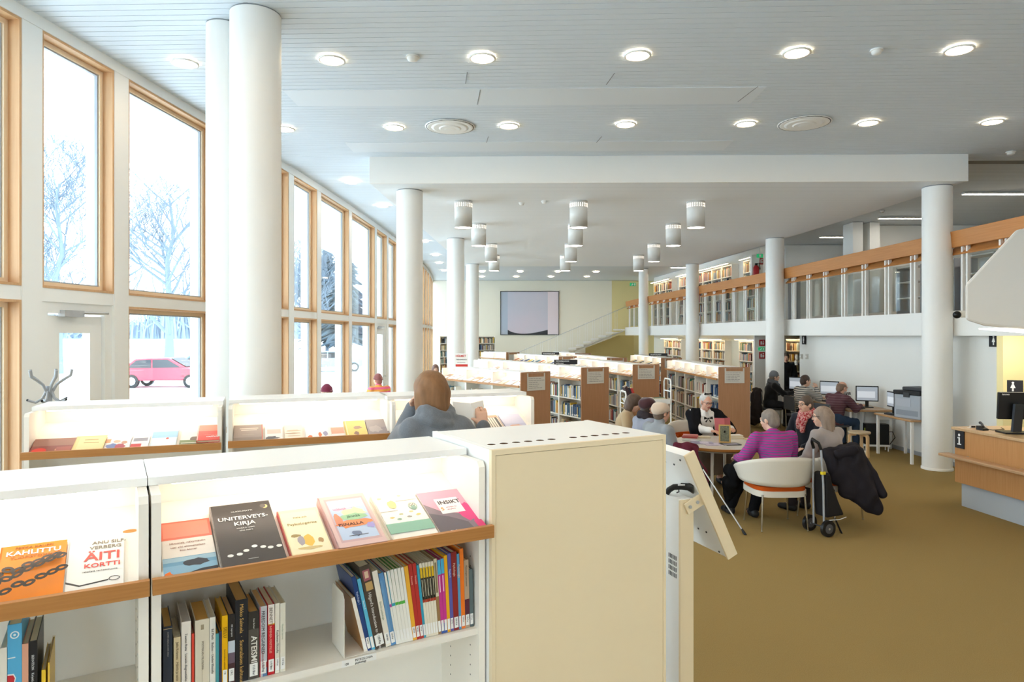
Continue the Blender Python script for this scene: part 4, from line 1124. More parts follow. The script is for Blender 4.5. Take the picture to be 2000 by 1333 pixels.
for i, ((w, h, col, lab, sp), ln) in enumerate(zip(RB, leans)):
    w *= sc_; pr, tx = [], []
    h = min(h, .27 / math.cos(ln) if ln else h)
    if 'portrait' in lab: pr = [(.2, .82, .85, .95, 'A8606A'), (.35, .85, .7, .93, 'E6C6A8'), (.25, .70, .9, .80, 'C9A468')]; tx = [("Hilgard's Introduction to Psychology", .0125, 'F0ECE4', .35, .68)]
    if 'purple' in lab or 'green spine edge' in lab: pr = [(.3, .0, 1, .985, 'EFEDE4'), (0, .52, 1, .56, '5AB84A' if 'green' in lab else 'B04AA0')]
    if 'teal mark' in lab: pr = [(0, .52, 1, .56, '3AA6C0'), (0, .56, .2, 1, '3AA6C0')]
    if 'black top' in lab: pr = [(0, .5, 1, .93, '26241F'), (.1, .80, .9, .94, 'E9BE28'), (0, .47, 1, .51, 'B0402A'), (.35, .55, .6, .78, 'CFC8B0')]
    if 'blue top' in lab: pr = [(0, .8, 1, 1, '4AB0D8'), (.3, .56, .6, .78, 'F0C8E0'), (0, 0, 1, .14, '3A5AA0')]
    if 'tan booklet' in lab: pr = [(0, .45, 1, 1, 'EDE6DA')]
    if 'mottled blue' in lab: pr = [(0, .2, .5, .9, '6E9CC6')]
    if 'brown mottled' in lab: pr = [(0, .5, 1, 1, 'D8CDB0'), (.2, .55, .8, .95, '8A7A5A')]
    if 'second from the right' in lab: pr = [(0, .12, 1, .42, '5A2A3A')]; tx = [('Psykologian perusteet', .0075, '5A4A3A', .3, .92)]
    if 'maroon' in lab: tx = [('Psykologia', .01, 'E8C8B0', .3, .86)]
    if 'navy' in lab: tx = [('Psykologia 1', .008, 'C8D8F0', .3, .8)]
    if 'sky blue' in lab: tx = [('Skeema 2', .007, 'EAF6FA', .3, .7)]
    if 'violet' in lab: tx = [('Psyyke 5', .0075, 'D8D8F0', .3, .8)]
    if 'ivory paperback right' in lab: tx = [('Elämän psykologia', .008, '8A9A80', .3, .6)]
    if 'red paperback' in lab: tx = [('Persoona', .007, 'F0C0B0', .3, .84)]
    upright_book(R1a, x, .028, ZS, w, h, .165, lab, col, G3, ln, pr, tx, '120' + (' Psy' if i % 2 else ' Kal'), 'F0E6CE', sp)
    x += w / math.cos(ln)
be = thing('bookend', 'white sheet metal bookend holding the leaning books', 'bookend', R1a.p((0, 0, 0)) + Vector((0, 0, ZS)), R1a.rz)
b = MB(); b.box(-.452, .015, .0008, -.36, .14, .002); b.build('foot', M['case'], be)
b = MB(); b.extrude([(-.4535, .015, .001), (-.4535, .14, .001), (-.4535, .14, .17), (-.4535, .125, .185), (-.4535, .03, .185), (-.4535, .015, .17)], (.0015, 0, 0)); b.build('plate', M['case'], be)
G4 = 'books on the shelf under the orange chain book'
for (x, w, h, col, lab, ln, pr, tx) in [
 (-1.251, .013, .21, 'E9E3D6', 'white paperback at the picture edge on the lower left shelf', 0, [], []),
 (-1.237, .027, .26, '58AEDA', 'tall light blue book with white ring and red pill on its spine', 0, [(blob(.5, .905, .33, .034, 20), 'F2F6F8'), (blob(.5, .905, .23, .024, 20), '58AEDA'), (blob(.5, .905, .10, .011, 14), 'F2F6F8'), (0, .70, .55, .71, 'F2F6F8'), ([(0, .42), (.25, .43), (.5, .47), (.6, .52), (.45, .56), (0, .565)], 'F2F6F8'), ([(0, .43), (.22, .44), (.44, .475), (.52, .52), (.4, .548), (0, .553)], 'C9323A')], []),
 (-1.2095, .012, .21, 'E2A68A', 'salmon paperback right of the light blue book', 0, [], []),
 (-1.197, .017, .213, '222226', 'black paperback with white edge near the yellow booklet', 0, [], [('BERNTSON   Kirjeitä ajasta', .007, 'E8E8E8', .35, .85)]),
 (-1.172, .008, .14, 'F0C83A', 'yellow booklet leaning on the lower left shelf', .0, [], []), (-1.160, .004, .155, 'E0B848', 'thin ochre booklet rightmost on the lower left shelf', .0, [], [])]:
    upright_book(R1b, x + UW, .03, ZS, w, h, .17, lab, col, G4, ln, pr, tx, None)

# the cream cabinet that closes the nearest row
cb = thing('cabinet', 'tall cream cabinet with a row of round holes in its white top', 'cabinet', (-.064, 2.147, 0), math.radians(28.6))
CW, CD, CH = .712, .495, 1.787
b = MB(); b.box(0, .018, 0, .018, CD, CH - .0005); b.build('side_panel', M['casetop'], cb)
b = MB(); b.box(CW - .018, .018, 0, CW, CD, CH - .0005); b.build('side_panel', M['casetop'], cb)
b = MB(); b.box(.018, CD - .018, 0, CW - .018, CD, CH - .018); b.build('back_panel', M['casetop'], cb)
# top with a row of holes: strips between square cut-outs, each closed by a ring with a round bore
holes = [.052 + .047 * i for i in range(6)] + [.052 + .047 * 6.9 + .047 * i for i in range(6)]
r_ = .0145; hy = .105
b = MB(); b.box(.018, .018, CH - .018, CW - .018, hy - .016, CH); b.box(.018, hy + .016, CH - .018, CW - .018, CD - .018, CH)
b.box(.018, hy - .016, CH - .018, holes[0] - .016, hy + .016, CH)
for i, hx in enumerate(holes):
    nx_ = holes[i + 1] - .016 if i < len(holes) - 1 else CW - .018
    b.box(hx + .016, hy - .016, CH - .018, nx_, hy + .016, CH)
    n = 24; vs, fs = [], []
    for k in range(n):
        a = 2 * PI * k / n; c_, s_2 = math.cos(a), math.sin(a); q = .016 / max(abs(c_), abs(s_2))
        vs += [(hx + r_ * c_, hy + r_ * s_2, CH), (hx + q * c_, hy + q * s_2, CH), (hx + r_ * c_, hy + r_ * s_2, CH - .018)]
    for k in range(n):
        k2 = (k + 1) % n
        fs += [(3 * k, 3 * k + 1, 3 * k2 + 1, 3 * k2)]
    b.add(vs, fs)
    b.add(vs, [(3 * k, 3 * ((k + 1) % n), 3 * ((k + 1) % n) + 2, 3 * k + 2) for k in range(n)], 1)
b.build('top_panel', [M['casetop'], mat('bored_chipboard', '5E3F2A', .9)], cb)
b = MB(); b.box(0, 0, 0, .014, .0175, CH); b.box(CW - .012, 0, 0, CW, .0175, CH); b.box(.014, 0, CH - .017, CW - .012, .0175, CH); b.build('front_frame', M['cabinet'], cb)
b = MB(); b.box(.0155, .0015, .05, CW - .0135, .0175, CH - .0185); b.build('door', M['cabinet'], cb)
b = MB(); b.box(.014, .012, 0, CW - .012, .0175, .05); b.build('plinth', M['cabinet'], cb)
b = MB()
for hx in holes: b.add([(hx - .016, hy - .016, CH - .02), (hx + .016, hy - .016, CH - .02), (hx + .016, hy + .016, CH - .02), (hx - .016, hy + .016, CH - .02)], [(0, 1, 2, 3)])
b.build('hole_shade', mat('hole_shadow', '3A2A1E', .8), cb)  # dark sheets under the bores, coloured as the shade inside them

# books lying on the second row's slopes (a: window side, b: middle, c: by the browsing person)
G5 = 'books lying on the second row slopes'
D2 = [
 (r2a, -.905, .003, .19, .15, .010, 'dark red book with tomatoes at the window end of the second row', '8C4A42', [(0, .5, 1, 1, '9A6A5C'), (blob(.22, .2, .17, .17, 14), 'D9342A'), (blob(.66, .22, .08, .1, 12), 'F3B48A'), (.6, .05, .95, .4, 'A8584E')], []),
 (r2a, -.715, .003, .14, .15, .016, 'pale yellow book with a dark spine right of the tomato book', 'EBCF8E', [(.12, .1, .95, .92, 'F0D9A0'), (.3, .5, .8, .54, 'B08A4A'), (.3, .7, .75, .74, 'B08A4A')], []),
 (r2a, -.575, .003, .12, .13, .008, 'white magazine with children in blue, red and white', 'EFE6E2', [(blob(.3, .35, .22, .2, 12, .2, 1), '6C7EB0'), (blob(.62, .3, .2, .22, 12, .2, 2), 'B04A5C'), (blob(.45, .7, .14, .12, 12), 'D8A88C'), (blob(.75, .6, .12, .12, 12), 'C9967C'), (0, .6, .2, .9, 'E2A070')], []),
 (r2a, -.452, .003, .085, .14, .007, 'thin booklet with a red lower corner and white top', 'E6E4E4', [(0, 0, .6, .42, 'C93A42'), (.1, .6, .9, .85, '8C8C98')], []),
 (r2a, -.355, .012, .125, .19, .016, 'beach book with blue sky and a red swimmer, standing proud', 'DCE6EC', [(0, .45, 1, .8, '9CC8E4'), (0, .8, 1, 1, 'D6E6F2'), (blob(.62, .4, .06, .05, 10), 'D94A38')], []),
 (r2a, -.215, .003, .145, .16, .010, 'green landscape book with a dark animal on grass', 'E9E4DA', [(0, 0, 1, .42, '7C8A5C'), (0, .05, 1, .2, '5E6E48'), (blob(.5, .5, .16, .14, 12, .2, 2), '6E5E50'), (.05, .2, .7, .24, 'E0E0D0')], []),
 (r2a, -.075, .003, .035, .175, .010, 'tan book half hidden behind the red one', 'D9AE92', [(0, .9, 1, 1, '8E6A54')], []),
 (r2a, -.155 + .115, .003, .0, .0, .0, '', '', [], []),
 (r2b, -.895, .003, .155, .19, .014, 'brown grey book with pale title, leftmost in the middle second row bookcase', '8E8078', [(0, .25, 1, 1, 'A3938A'), (.2, .76, .85, .80, 'E4D8CC'), (.25, .66, .8, .70, 'E4D8CC'), (.3, .40, .7, .42, 'B8ACA2'), (.97, 0, 1, 1, 'D05A4E')], []),
 (r2b, -.730, .003, .10, .17, .008, 'open picture book with a black and white drawing', 'F0E9E6', [(blob(.4, .22, .35, .12, 12, .4, 2), '55565C'), (.15, .5, .9, .8, 'E3BDB2')], []),
 (r2b, -.620, .003, .10, .17, .012, 'cream book with wavy brown lines', 'EDE3D2', [(blob(.5, .6, .4, .06, 12, .2, 2), 'C8B294'), (blob(.5, .42, .42, .05, 12, .2, 3), 'B89C7E'), (blob(.5, .25, .4, .04, 12, .2, 4), 'D0BCA4')], []),
 (r2b, -.505, .003, .135, .14, .006, 'white book with orange shapes and a blue grey elephant like form', 'F4F0EE', [(blob(.2, .25, .1, .1, 10, .2, 1), 'E8703A'), (blob(.62, .38, .07, .2, 10, .2, 2), 'E8703A'), (blob(.86, .45, .1, .2, 12, .2, 3), '9A98B4')], []),
 (r2b, -.355, .003, .075, .15, .006, 'white booklet with a salmon middle band', 'F2E9E4', [(0, .35, 1, .85, 'E59C82')], []),
 (r2b, -.272, .003, .125, .19, .012, 'yellow book with a brown horse like drawing, middle of the second row', 'F0CF76', [(blob(.6, .55, .2, .1, 12, .2, 2), 'B08C70'), (blob(.5, .2, .12, .12, 10, .3, 3), '9A7A6A'), (.05, .0, .1, 1, 'F6E2A8')], []),
 (r2b, -.140, .003, .125, .20, .010, 'grey brown book, rightmost in the middle second row bookcase', 'A79C9A', [(0, 0, 1, .5, '9A8F90'), (blob(.4, .4, .3, .2, 14, .3, 3), 'B8ACA8')], []),
 (r2c, -.325, .003, .11, .20, .012, 'book with pale vertical stripes beside the hand', 'C9A184', [(.2, .08, .95, .85, 'E8E0D0'), (.3, .08, .35, .85, '5A564E'), (.45, .08, .5, .85, '6E6A60'), (.6, .08, .65, .85, '5A564E'), (.75, .08, .9, .85, '2E2C2A')], []),
 (r2c, -.200, .003, .145, .21, .010, 'pale lilac book at the right end of the second row', 'C6C4DA', [(0, .4, 1, 1, 'D2D0E4'), (blob(.5, .25, .3, .08, 12, .3, 2), 'D9A890')], []),
 (r2c, -.905, .003, .08, .19, .010, 'brown edged book partly hidden by the grey sweater', 'B58E74', [(.1, .4, .9, 1, 'E9DFD2')], [])]
for d in D2:
    if not d[6]: continue
    display_book(*d[:8], prints=d[8], texts=d[9], group=G5)
display_book(r2a, -.128, .02, .115, .17, .016, 'red book with a white title word at the right end of its slope', 'E2574C', [(0, .6, 1, 1, 'E98A72'), (.0, 0, .04, 1, 'F0C8BC')], [('YSTÄVÄLLISYYDEN', .0085, 'F4B8A8', .95, .32, 'RIGHT'), ('VASTUU', .017, 'FFFFFF', .95, .18, 'RIGHT')], group=G5, lift=.014)

# ------------------------------------------------------------------ the fan of low oak ended bookcases
Hb, RZb, SHb = 1.50, 1.275, [.86, .49, .12]
sign_n = 0
rngb = random.Random(99)
def case_row(X, Y, theta, n, W, w_panel, lab, ordn, sign=True, bot=True):
    rz = math.radians(theta - 180)
    frames = []
    d = Vector((math.cos(math.radians(theta)), math.sin(math.radians(theta))))
    for i in range(n):
        F = Frame(X + d.x * (W * i + .035), Y + d.y * (W * i + .035), rz)
        # depth centred on the panel
        off = (w_panel - .585) / 2
        F = Frame(F.x + -d.y * -off * 1.0, F.y + d.x * -off * 1.0, rz) if False else Frame(F.x + math.cos(rz + PI / 2) * off, F.y + math.sin(rz + PI / 2) * off, rz)
        t = bookcase(F, W, Hb, SHb, RZb, '%s low white bookcase behind %s' % (ORD[i], lab), group='low bookcases of the reading hall', both=True)
        if i == 0:
            b = MB(); b.box(0, -off, 0, .03, w_panel - off, Hb + .005); e = b.build('end_panel', M['panel'], t)
            e['label'] = 'oak veneered end panel'
            b = MB(); b.box(.001, w_panel - off, 0, .029, w_panel - off + .004, Hb + .004); b.build('edge_strip', M['casetop'], t)
        frames.append(F)
    if sign:
        F0 = frames[0]
        p = F0.p((.034, w_panel * .5 - off, Hb - .30))
        s = thing('shelf_sign', 'grey plexiglass text sign on %s' % lab, 'sign', p, rz + PI / 2, 'text signs on the oak end panels')
        b = MB(); b.box(-.20, -.008, -.02, .20, -.004, .22); b.build('plate', M['signgrey'], s)
        b = MB(); b.box(-.20, -.006, .22, -.172, -.003, .285); b.build('hook', M['signgrey'], s)
        b = MB(); b.box(.172, -.006, .22, .20, -.003, .285); b.build('hook', M['signgrey'], s)
        b = MB(); b.box(-.16, -.006, .287, .16, .17, .292); b.build('top_flap', M['signgrey'], s)
        b = MB(); r = random.Random(ordn)
        for k in range(6):
            z = .185 - k * .033; x = -.165
            b.box(x, -.0088, z, x + .02, -.008, z + .007)
            while x < -.02 + r.uniform(0, .15):
                l = r.uniform(.03, .07); b.box(x + .03, -.0088, z, x + .03 + l, -.008, z + .007); x += l + .01
        o = b.build('lettering', M['inkgrey'], s); o['kind'] = 'stuff'
    return frames
ROW_A = case_row(.159, 11.77, 126, 3, .91, .65, 'the leftmost oak end panel', 1)
ROW_B = case_row(1.38, 13.54, 116, 6, .93, .65, 'the second oak end panel', 2)
ROW_C = case_row(2.652, 14.95, 103, 5, .90, .62, 'the third oak end panel', 3)
ROW_D = case_row(4.17, 13.76, 91, 5, .87, .635, 'the oak end panel nearest the reading woman', 4)
ROW_E = case_row(4.22, 19.3, 94, 4, .9, .6, 'the oak end panel right behind the reading woman shelf', 5)
ROW_F = case_row(1.42, 20.6, 112, 4, .9, .6, 'the far oak end panel under the black hanging sign', 6)
ROW_G = case_row(2.24, 24.2, 106, 3, .9, .6, 'the small far oak end panel below the stairs', 7)
ROW_I = case_row(2.72, 19.5, 102, 4, .9, .6, 'the far oak end panel right of the black sign', 8)
ROW_H = case_row(-.21, 25.5, 124, 2, .9, .6, 'the small far oak end panel left of the painting', 9)
for i, (F, k) in enumerate(((Frame(-1.25, 33.6, .3), 1), (Frame(-3.1, 33.3, .5), 2))):
    tall_case(F.x, F.y, 0, F.rz, .9, 2.1, 6, '%s white bookcase in the far window corner' % ORD[i], 'far corner bookcases', lit=False, seed=90 + i)

# books standing in the fan bookcases: the ones that show largest are things, the rest joins the mass
UNIT = {}
def unit_mesh(k):
    if k not in UNIT:
        b = MB(); b.box(0, 0, 0, 1, .985, 1, 0)
        b.add([(.06, .03, 1.0005), (.94, .03, 1.0005), (.94, .97, 1.0005), (.06, .97, 1.0005)], [(0, 1, 2, 3)], 1)
        b.add([(.12, -.004, .05), (.88, -.004, .05), (.88, -.004, .2), (.12, -.004, .2)], [(0, 1, 2, 3)], 2 if k % 2 else 0)
        UNIT[k] = b.mesh('book', [PALM[k], M['paper'], M['sheet']])
    return UNIT[k]
SHN = ['upper', 'middle', 'bottom']
def shelf_books(F, W, zi, desc, group, rng, individual, palette, fill=.95, hm=.24):
    z = SHb[zi] + .0008
    if not individual:
        mass_row(F.M, -W + .03, -.03, .03, z, hm + .04, rng, fill); return 0
    x = -W + .032; n = 0
    while x < -.035:
        w_ = rng.uniform(.019, .042); h = hm * rng.uniform(.78, 1.12); d_ = rng.uniform(.14, .19)
        if rng.random() > fill:
            x += rng.uniform(.03, .1); continue
        if x + w_ > -.027: break
        k = palette[rng.randrange(len(palette))]
        o = bpy.data.objects.new('book', unit_mesh(k))
        o.scale = (w_, d_, h); o.location = F.p((x, .03 + rng.uniform(0, .015), z)); o.rotation_euler = (0, 0, F.rz)
        tag(o, '%s book, %s from left, %s shelf %s' % (WIDE[k], ORD[n], SHN[zi], desc), 'book', group)
        C.objects.link(o); x += w_ + .0012; n += 1
    return n
COOL = [9, 10, 11, 1, 14, 16, 18, 5, 12, 7, 14, 1]; WARM = [0, 2, 3, 7, 13, 12, 15, 18, 8, 16, 2, 12, 18, 6]; BLUE = [1, 9, 14, 11, 1, 5, 16]
cnt = 0
for zi in (0, 1):
    cnt += shelf_books(ROW_B[0], .93, zi, 'by the second oak panel', 'books beside the second oak panel', rngb, True, COOL)
    cnt += shelf_books(ROW_C[0], .90, zi, 'by the third oak panel', 'books beside the third oak panel', rngb, True, COOL)
for ui in range(4):
    for zi in range(3):
        cnt += shelf_books(ROW_D[ui], .87, zi, 'in bay %s behind the reader' % ['one', 'two', 'three', 'four'][ui], 'books in bay %s behind the reading woman' % ['one', 'two', 'three', 'four'][ui], rngb, ui == 0 or (ui == 1 and zi == 0), BLUE if ui == 0 and zi < 2 else WARM)
for zi in range(3):
    shelf_books(ROW_D[4], .87, zi, '', '', rngb, False, WARM)
    for R_, W_ in ((ROW_B, .93), (ROW_C, .90)):
        for ui in range(1, 4): shelf_books(R_[ui], W_, zi, '', '', rngb, False, COOL)
shelf_books(ROW_B[0], .93, 2, '', '', rngb, False, COOL); shelf_books(ROW_C[0], .9, 2, '', '', rngb, False, COOL)
for R_ in (ROW_E, ROW_I, ROW_F, ROW_G):
    for F in R_:
        for zi in range(3): mass_row(F.M, -.86, -.04, .03, SHb[zi] + .001, .27, rngb, .9)
# row A upper shelf: only a few blue and orange books by the middle
for F, n0 in ((ROW_A[1], 1), (ROW_A[2], 0)):
    for zi in range(3):
        mass_row(F.M, -.86, -.35, .03, SHb[zi] + .001, .27, rngb, .9)
# magazines and books lying on the fan slopes
lightcols = ['EFE8DE', 'E8DCC8', 'DAD6DC', 'F2EEE8', 'C99A6A', 'E6D2B8', 'D9C8CC', 'B98C6E', 'F4F1EC', 'C8CED8']
names = ['ivory', 'sand', 'pale lilac', 'off white', 'tan', 'peach', 'dusty pink', 'brown', 'white', 'pale blue']
for R_, W_, nm in ((ROW_A, .91, 'leftmost oak panel'), (ROW_B, .93, 'second oak panel'), (ROW_C, .90, 'third oak panel'), (ROW_D, .87, 'panel by the reading woman')):
    q = 0
    for ui, F in enumerate(R_[:5]):
        n = 4 if R_ is not ROW_B else 3
        for i in range(n):
            k = rngb.randrange(10); w_ = rngb.uniform(.13, .17)
            display_book(F, -W_ + .05 + (W_ - .1) / n * i, .002, w_, rngb.uniform(.19, .25), rngb.uniform(.006, .018), '%s book on the slope, %s from the panel end, %s' % (names[k], ORD[ui * n + n - 1 - i], nm), lightcols[k],
                prints=[(.1, .1, .9, .55, rngb.choice(lightcols)), (.1, .7, .8, .8, rngb.choice(['8A6A5A', '6A7A94', 'B0605A', '9A9A9A']))], rail=RZb, group='books lying on the slopes of the oak ended shelves')
            q += 1
for R_, cols in ((ROW_F, ['C8B89A', '2E4A74', 'E0C83A', '4A6AA0', 'C86A4A']), (ROW_I, ['D8D0C4', '5A6A84', 'B88A6A']), (ROW_E, ['C0A890', '3A3A40', 'D8C8B8']), (ROW_G, ['D8C0A8', '7A6A5A'])):
    for ui, F in enumerate(R_):
        for i in range(3):
            c_ = cols[(ui * 3 + i) % len(cols)]
            y = -.045 + .002; ps_ = []
            T = F.M @ Matrix.Translation((-.85 + .28 * i, y, RZb - .02)) @ Matrix.Rotation(SLOPE, 4, 'X')
            ps_ = [T @ Vector(v) for v in ((0, 0, 0), (.15, 0, 0), (.15, .21, 0), (0, .21, 0), (0, 0, .012), (.15, 0, .012), (.15, .21, .012), (0, .21, .012))]
            kk = min(range(len(PAL)), key=lambda j: sum((int(PAL[j][a:a + 2], 16) - int(c_[a:a + 2], 16)) ** 2 for a in (0, 2, 4)))
            MASS.add(ps_, [(0, 3, 2, 1), (4, 5, 6, 7), (0, 1, 5, 4), (1, 2, 6, 5), (2, 3, 7, 6), (3, 0, 4, 7)], kk)
o = MASS.build('books', MASS_M)
tag(o, 'all the smaller books filling the far and upper bookcases', 'books', None, 'stuff')
print('individual shelf books', cnt)

# black category signs standing on the shelf tops, and the white sheet on row A
def top_sign(F, x, y, w, h, l1, l2, label):
    p = F.p((x, y, Hb))
    s = thing('category_sign', label, 'sign', p, 0.0, 'black category signs on the shelf tops')
    b = MB(); b.box(-w / 2, -.04, .02, w / 2, .04, .02 + h); b.build('box', M['ink'], s, bevel=.004)
    b = MB(); b.box(-w / 2 + .05, -.02, 0, -w / 2 + .08, .02, .02); b.build('foot', M['alu'], s)
    b = MB(); b.box(w / 2 - .08, -.02, 0, w / 2 - .05, .02, .02); b.build('foot', M['alu'], s)
    if l2:
        text(l1, h * .33, M['inkwhite'], s, (-w / 2 + .03, -.0415, .02 + h * .58), (PI / 2, 0, 0)); text(l2, h * .33, M['inkwhite'], s, (-w / 2 + .03, -.0415, .02 + h * .16), (PI / 2, 0, 0))
    else:
        text(l1, h * .5, M['inkwhite'], s, (-w / 2 + .03, -.0415, .02 + h * .3), (PI / 2, 0, 0))
top_sign(ROW_B[1], -.2, .29, .50, .10, 'TIETOKIRJALLISUUS', 'facklitteratur', 'black two line category sign on top of the second shelf row')
top_sign(ROW_F[1], -.3, .29, .55, .08, 'KAUNOKIRJALLISUUS', '', 'black one line category sign below the painting corner')
top_sign(ROW_E[1], -.4, .29, .55, .08, 'AIKAKAUSLEHDET', '', 'black category sign beside the round column, above the reading woman')
p = ROW_A[2].p((-.55, .25, Hb))
s = thing('notice', 'white HELMET notice sheet with a red bar standing on the leftmost shelf', 'notice', p, .05)
b = MB(); b.box(-.135, -.004, 0.001, .135, 0, .28); b.build('sheet', M['sheet'], s, rot=(-.06, 0, 0))
b = MB(); b.box(-.12, -.0055, .01, .125, -.0045, .055); b.build('red_bar', M['inkred'], s, rot=(-.06, 0, 0))
b = MB(); b.box(-.1, 0, 0.001, .1, .07, .004); b.build('foot', M['sheet'], s)
text('HELMET', .062, M['inkred'], s, (-.122, .0052, .205), (PI / 2 - .06, 0, 0), sx=.95); text('TIEDONHAKU', .034, M['ink'], s, (-.11, .0012, .14), (PI / 2 - .06, 0, 0)); text('informationssökning', .02, M['inkgrey'], s, (-.09, -.0018, .09), (PI / 2 - .06, 0, 0))
# ------------------------------------------------------------------ people: smooth blended bodies
def surface_nets(G, org, h):
    S_ = G < 0
    nx, ny, nz = G.shape
    cor = [(i, j, k) for i in (0, 1) for j in (0, 1) for k in (0, 1)]
    cnt_in = sum(S_[i:nx - 1 + i, j:ny - 1 + j, k:nz - 1 + k].astype(np.int8) for i, j, k in cor)
    act = (cnt_in > 0) & (cnt_in < 8)
    idx = -np.ones(act.shape, np.int32)
    ai = np.argwhere(act)
    idx[act] = np.arange(len(ai))
    acc = np.zeros((len(ai), 3)); n = np.zeros(len(ai))
    val = {c: G[ai[:, 0] + c[0], ai[:, 1] + c[1], ai[:, 2] + c[2]] for c in cor}
    for a in cor:
        for ax in range(3):
            if a[ax]: continue
            b = list(a); b[ax] = 1; b = tuple(b)
            va, vb = val[a], val[b]
            m = (va < 0) != (vb < 0)
            t = np.where(m, va / np.where(m, va - vb, 1), 0)
            p = np.array(a, float)[None, :].repeat(len(ai), 0); p[:, ax] = t
            acc[m] += p[m]; n[m] += 1
    V_ = (ai + acc / n[:, None]) * h + org
    quads = []
    for ax in range(3):
        u, v = (ax + 1) % 3, (ax + 2) % 3
        sl0 = [slice(None)] * 3; sl1 = [slice(None)] * 3
        sl0[ax] = slice(0, -1); sl1[ax] = slice(1, None)
        ch = S_[tuple(sl0)] != S_[tuple(sl1)]
        e = np.argwhere(ch)
        e = e[(e[:, u] > 0) & (e[:, v] > 0) & (e[:, u] < G.shape[u] - 1) & (e[:, v] < G.shape[v] - 1)]
        def cell(du, dv):
            q = e.copy(); q[:, u] -= du; q[:, v] -= dv
            return idx[q[:, 0], q[:, 1], q[:, 2]]
        Q = np.stack([cell(1, 1), cell(0, 1), cell(0, 0), cell(1, 0)], 1)
        flip = S_[e[:, 0], e[:, 1], e[:, 2]]
        Q[~flip] = Q[~flip][:, ::-1]
        quads.append(Q)
    return V_, np.concatenate(quads)

def smin(a, b, k):
    if k <= 0: return np.minimum(a, b)
    h_ = np.clip(0.5 + 0.5 * (b - a) / k, 0, 1)
    return b * (1 - h_) + a * h_ - k * h_ * (1 - h_)

def sdf_mesh(name, prims, h, m, cuts=(), wrinkle=0.0, seed=0, k=.02):
    """prims: ('c', a, b, ra, rb) tapered limb, ('e', centre, radii[, rotation]) ellipsoid, ('x', centre, radii[, rotation]) carved-out ellipsoid; cuts: (point, normal) keeps the side against the normal"""
    lo = np.full(3, 1e9); hi = -lo
    for p in prims:
        if p[0] == 'c':
            for q, r in ((p[1], p[3]), (p[2], p[4])):
                lo = np.minimum(lo, np.array(q) - r); hi = np.maximum(hi, np.array(q) + r)
        elif p[0] == 'e':
            r = max(p[2]); lo = np.minimum(lo, np.array(p[1]) - r); hi = np.maximum(hi, np.array(p[1]) + r)
    lo -= .03; hi += .03
    n = np.ceil((hi - lo) / h).astype(int) + 1
    G = np.full(n, .08, np.float32)
    for p in prims:
        if p[0] == 'c':
            a, b = np.array(p[1], float), np.array(p[2], float); R = max(p[3], p[4])
            b0 = np.minimum(a, b) - R - .06; b1 = np.maximum(a, b) + R + .06
        else:
            a = np.array(p[1], float); R = max(p[2]); b0 = a - R - .06; b1 = a + R + .06
        i0 = np.maximum(((b0 - lo) / h).astype(int), 0); i1 = np.minimum(((b1 - lo) / h).astype(int) + 1, n)
        if (i1 <= i0).any(): continue
        X = [(np.arange(i0[d], i1[d]) * h + lo[d]) for d in range(3)]
        P = np.stack(np.meshgrid(*X, indexing='ij'), -1)
        if p[0] == 'c':
            ab = b - a; t = np.clip(((P - a) @ ab) / max(ab @ ab, 1e-9), 0, 1)
            d = np.linalg.norm(P - (a + t[..., None] * ab), axis=-1) - (p[3] + (p[4] - p[3]) * t)
        else:
            q = P - a
            if len(p) > 3 and p[3] is not None: q = q @ np.array(p[3])
            r = np.array(p[2]); k0 = np.linalg.norm(q / r, axis=-1); k1 = np.linalg.norm(q / (r * r), axis=-1)
            d = k0 * (k0 - 1) / np.maximum(k1, 1e-6)
        sl = tuple(slice(i0[j], i1[j]) for j in range(3))
        if p[0] == 'x': G[sl] = np.maximum(G[sl], -d)
        else:
            kk = p[5] if p[0] == 'c' and len(p) > 5 else k
            G[sl] = smin(G[sl], d.astype(np.float32), kk)
    if wrinkle or cuts:
        X = [(np.arange(n[d]) * h + lo[d]) for d in range(3)]
        P = np.stack(np.meshgrid(*X, indexing='ij'), -1)
        if wrinkle:
            r = np.random.RandomState(seed)
            for q in range(5):
                w_ = r.randn(3) * np.array([26, 26, 15]); ph = r.rand() * 6
                G += wrinkle * .5 * np.sin(P @ w_ + ph + 2 * np.sin(P[..., 2] * 9 + q)).astype(np.float32)
        for pt_, nn in cuts:
            G = np.maximum(G, ((P - np.array(pt_)) @ np.array(nn)).astype(np.float32))
    V_, Q = surface_nets(G, lo, h)
    me = bpy.data.meshes.new(name)
    me.vertices.add(len(V_)); me.vertices.foreach_set('co', V_.ravel())
    me.loops.add(Q.size); me.loops.foreach_set('vertex_index', Q.ravel().astype(np.int32))
    me.polygons.add(len(Q)); me.polygons.foreach_set('loop_start', np.arange(0, Q.size, 4, dtype=np.int32)); me.polygons.foreach_set('loop_total', np.full(len(Q), 4, np.int32))
    me.polygons.foreach_set('use_smooth', np.ones(len(Q), bool))
    me.update(calc_edges=True); me.validate()
    me.materials.append(m)
    return me

def ik(a, t, l1, l2, pole):
    a, t, pole = Vector(a), Vector(t), Vector(pole)
    d = t - a; L = min(d.length, (l1 + l2) * .999); u = d.normalized()
    x = (l1 * l1 - l2 * l2 + L * L) / (2 * L); y = math.sqrt(max(l1 * l1 - x * x, 0))
    w_ = (pole - u * pole.dot(u)); w_.normalize()
    return a + u * x + w_ * y, a + u * L

def rotm(yaw=0, pitch=0, roll=0):
    """head turn: yaw to its left, pitch down, roll to its right"""
    return Matrix.Rotation(yaw, 3, 'Z') @ Matrix.Rotation(-pitch, 3, 'X') @ Matrix.Rotation(roll, 3, 'Y')

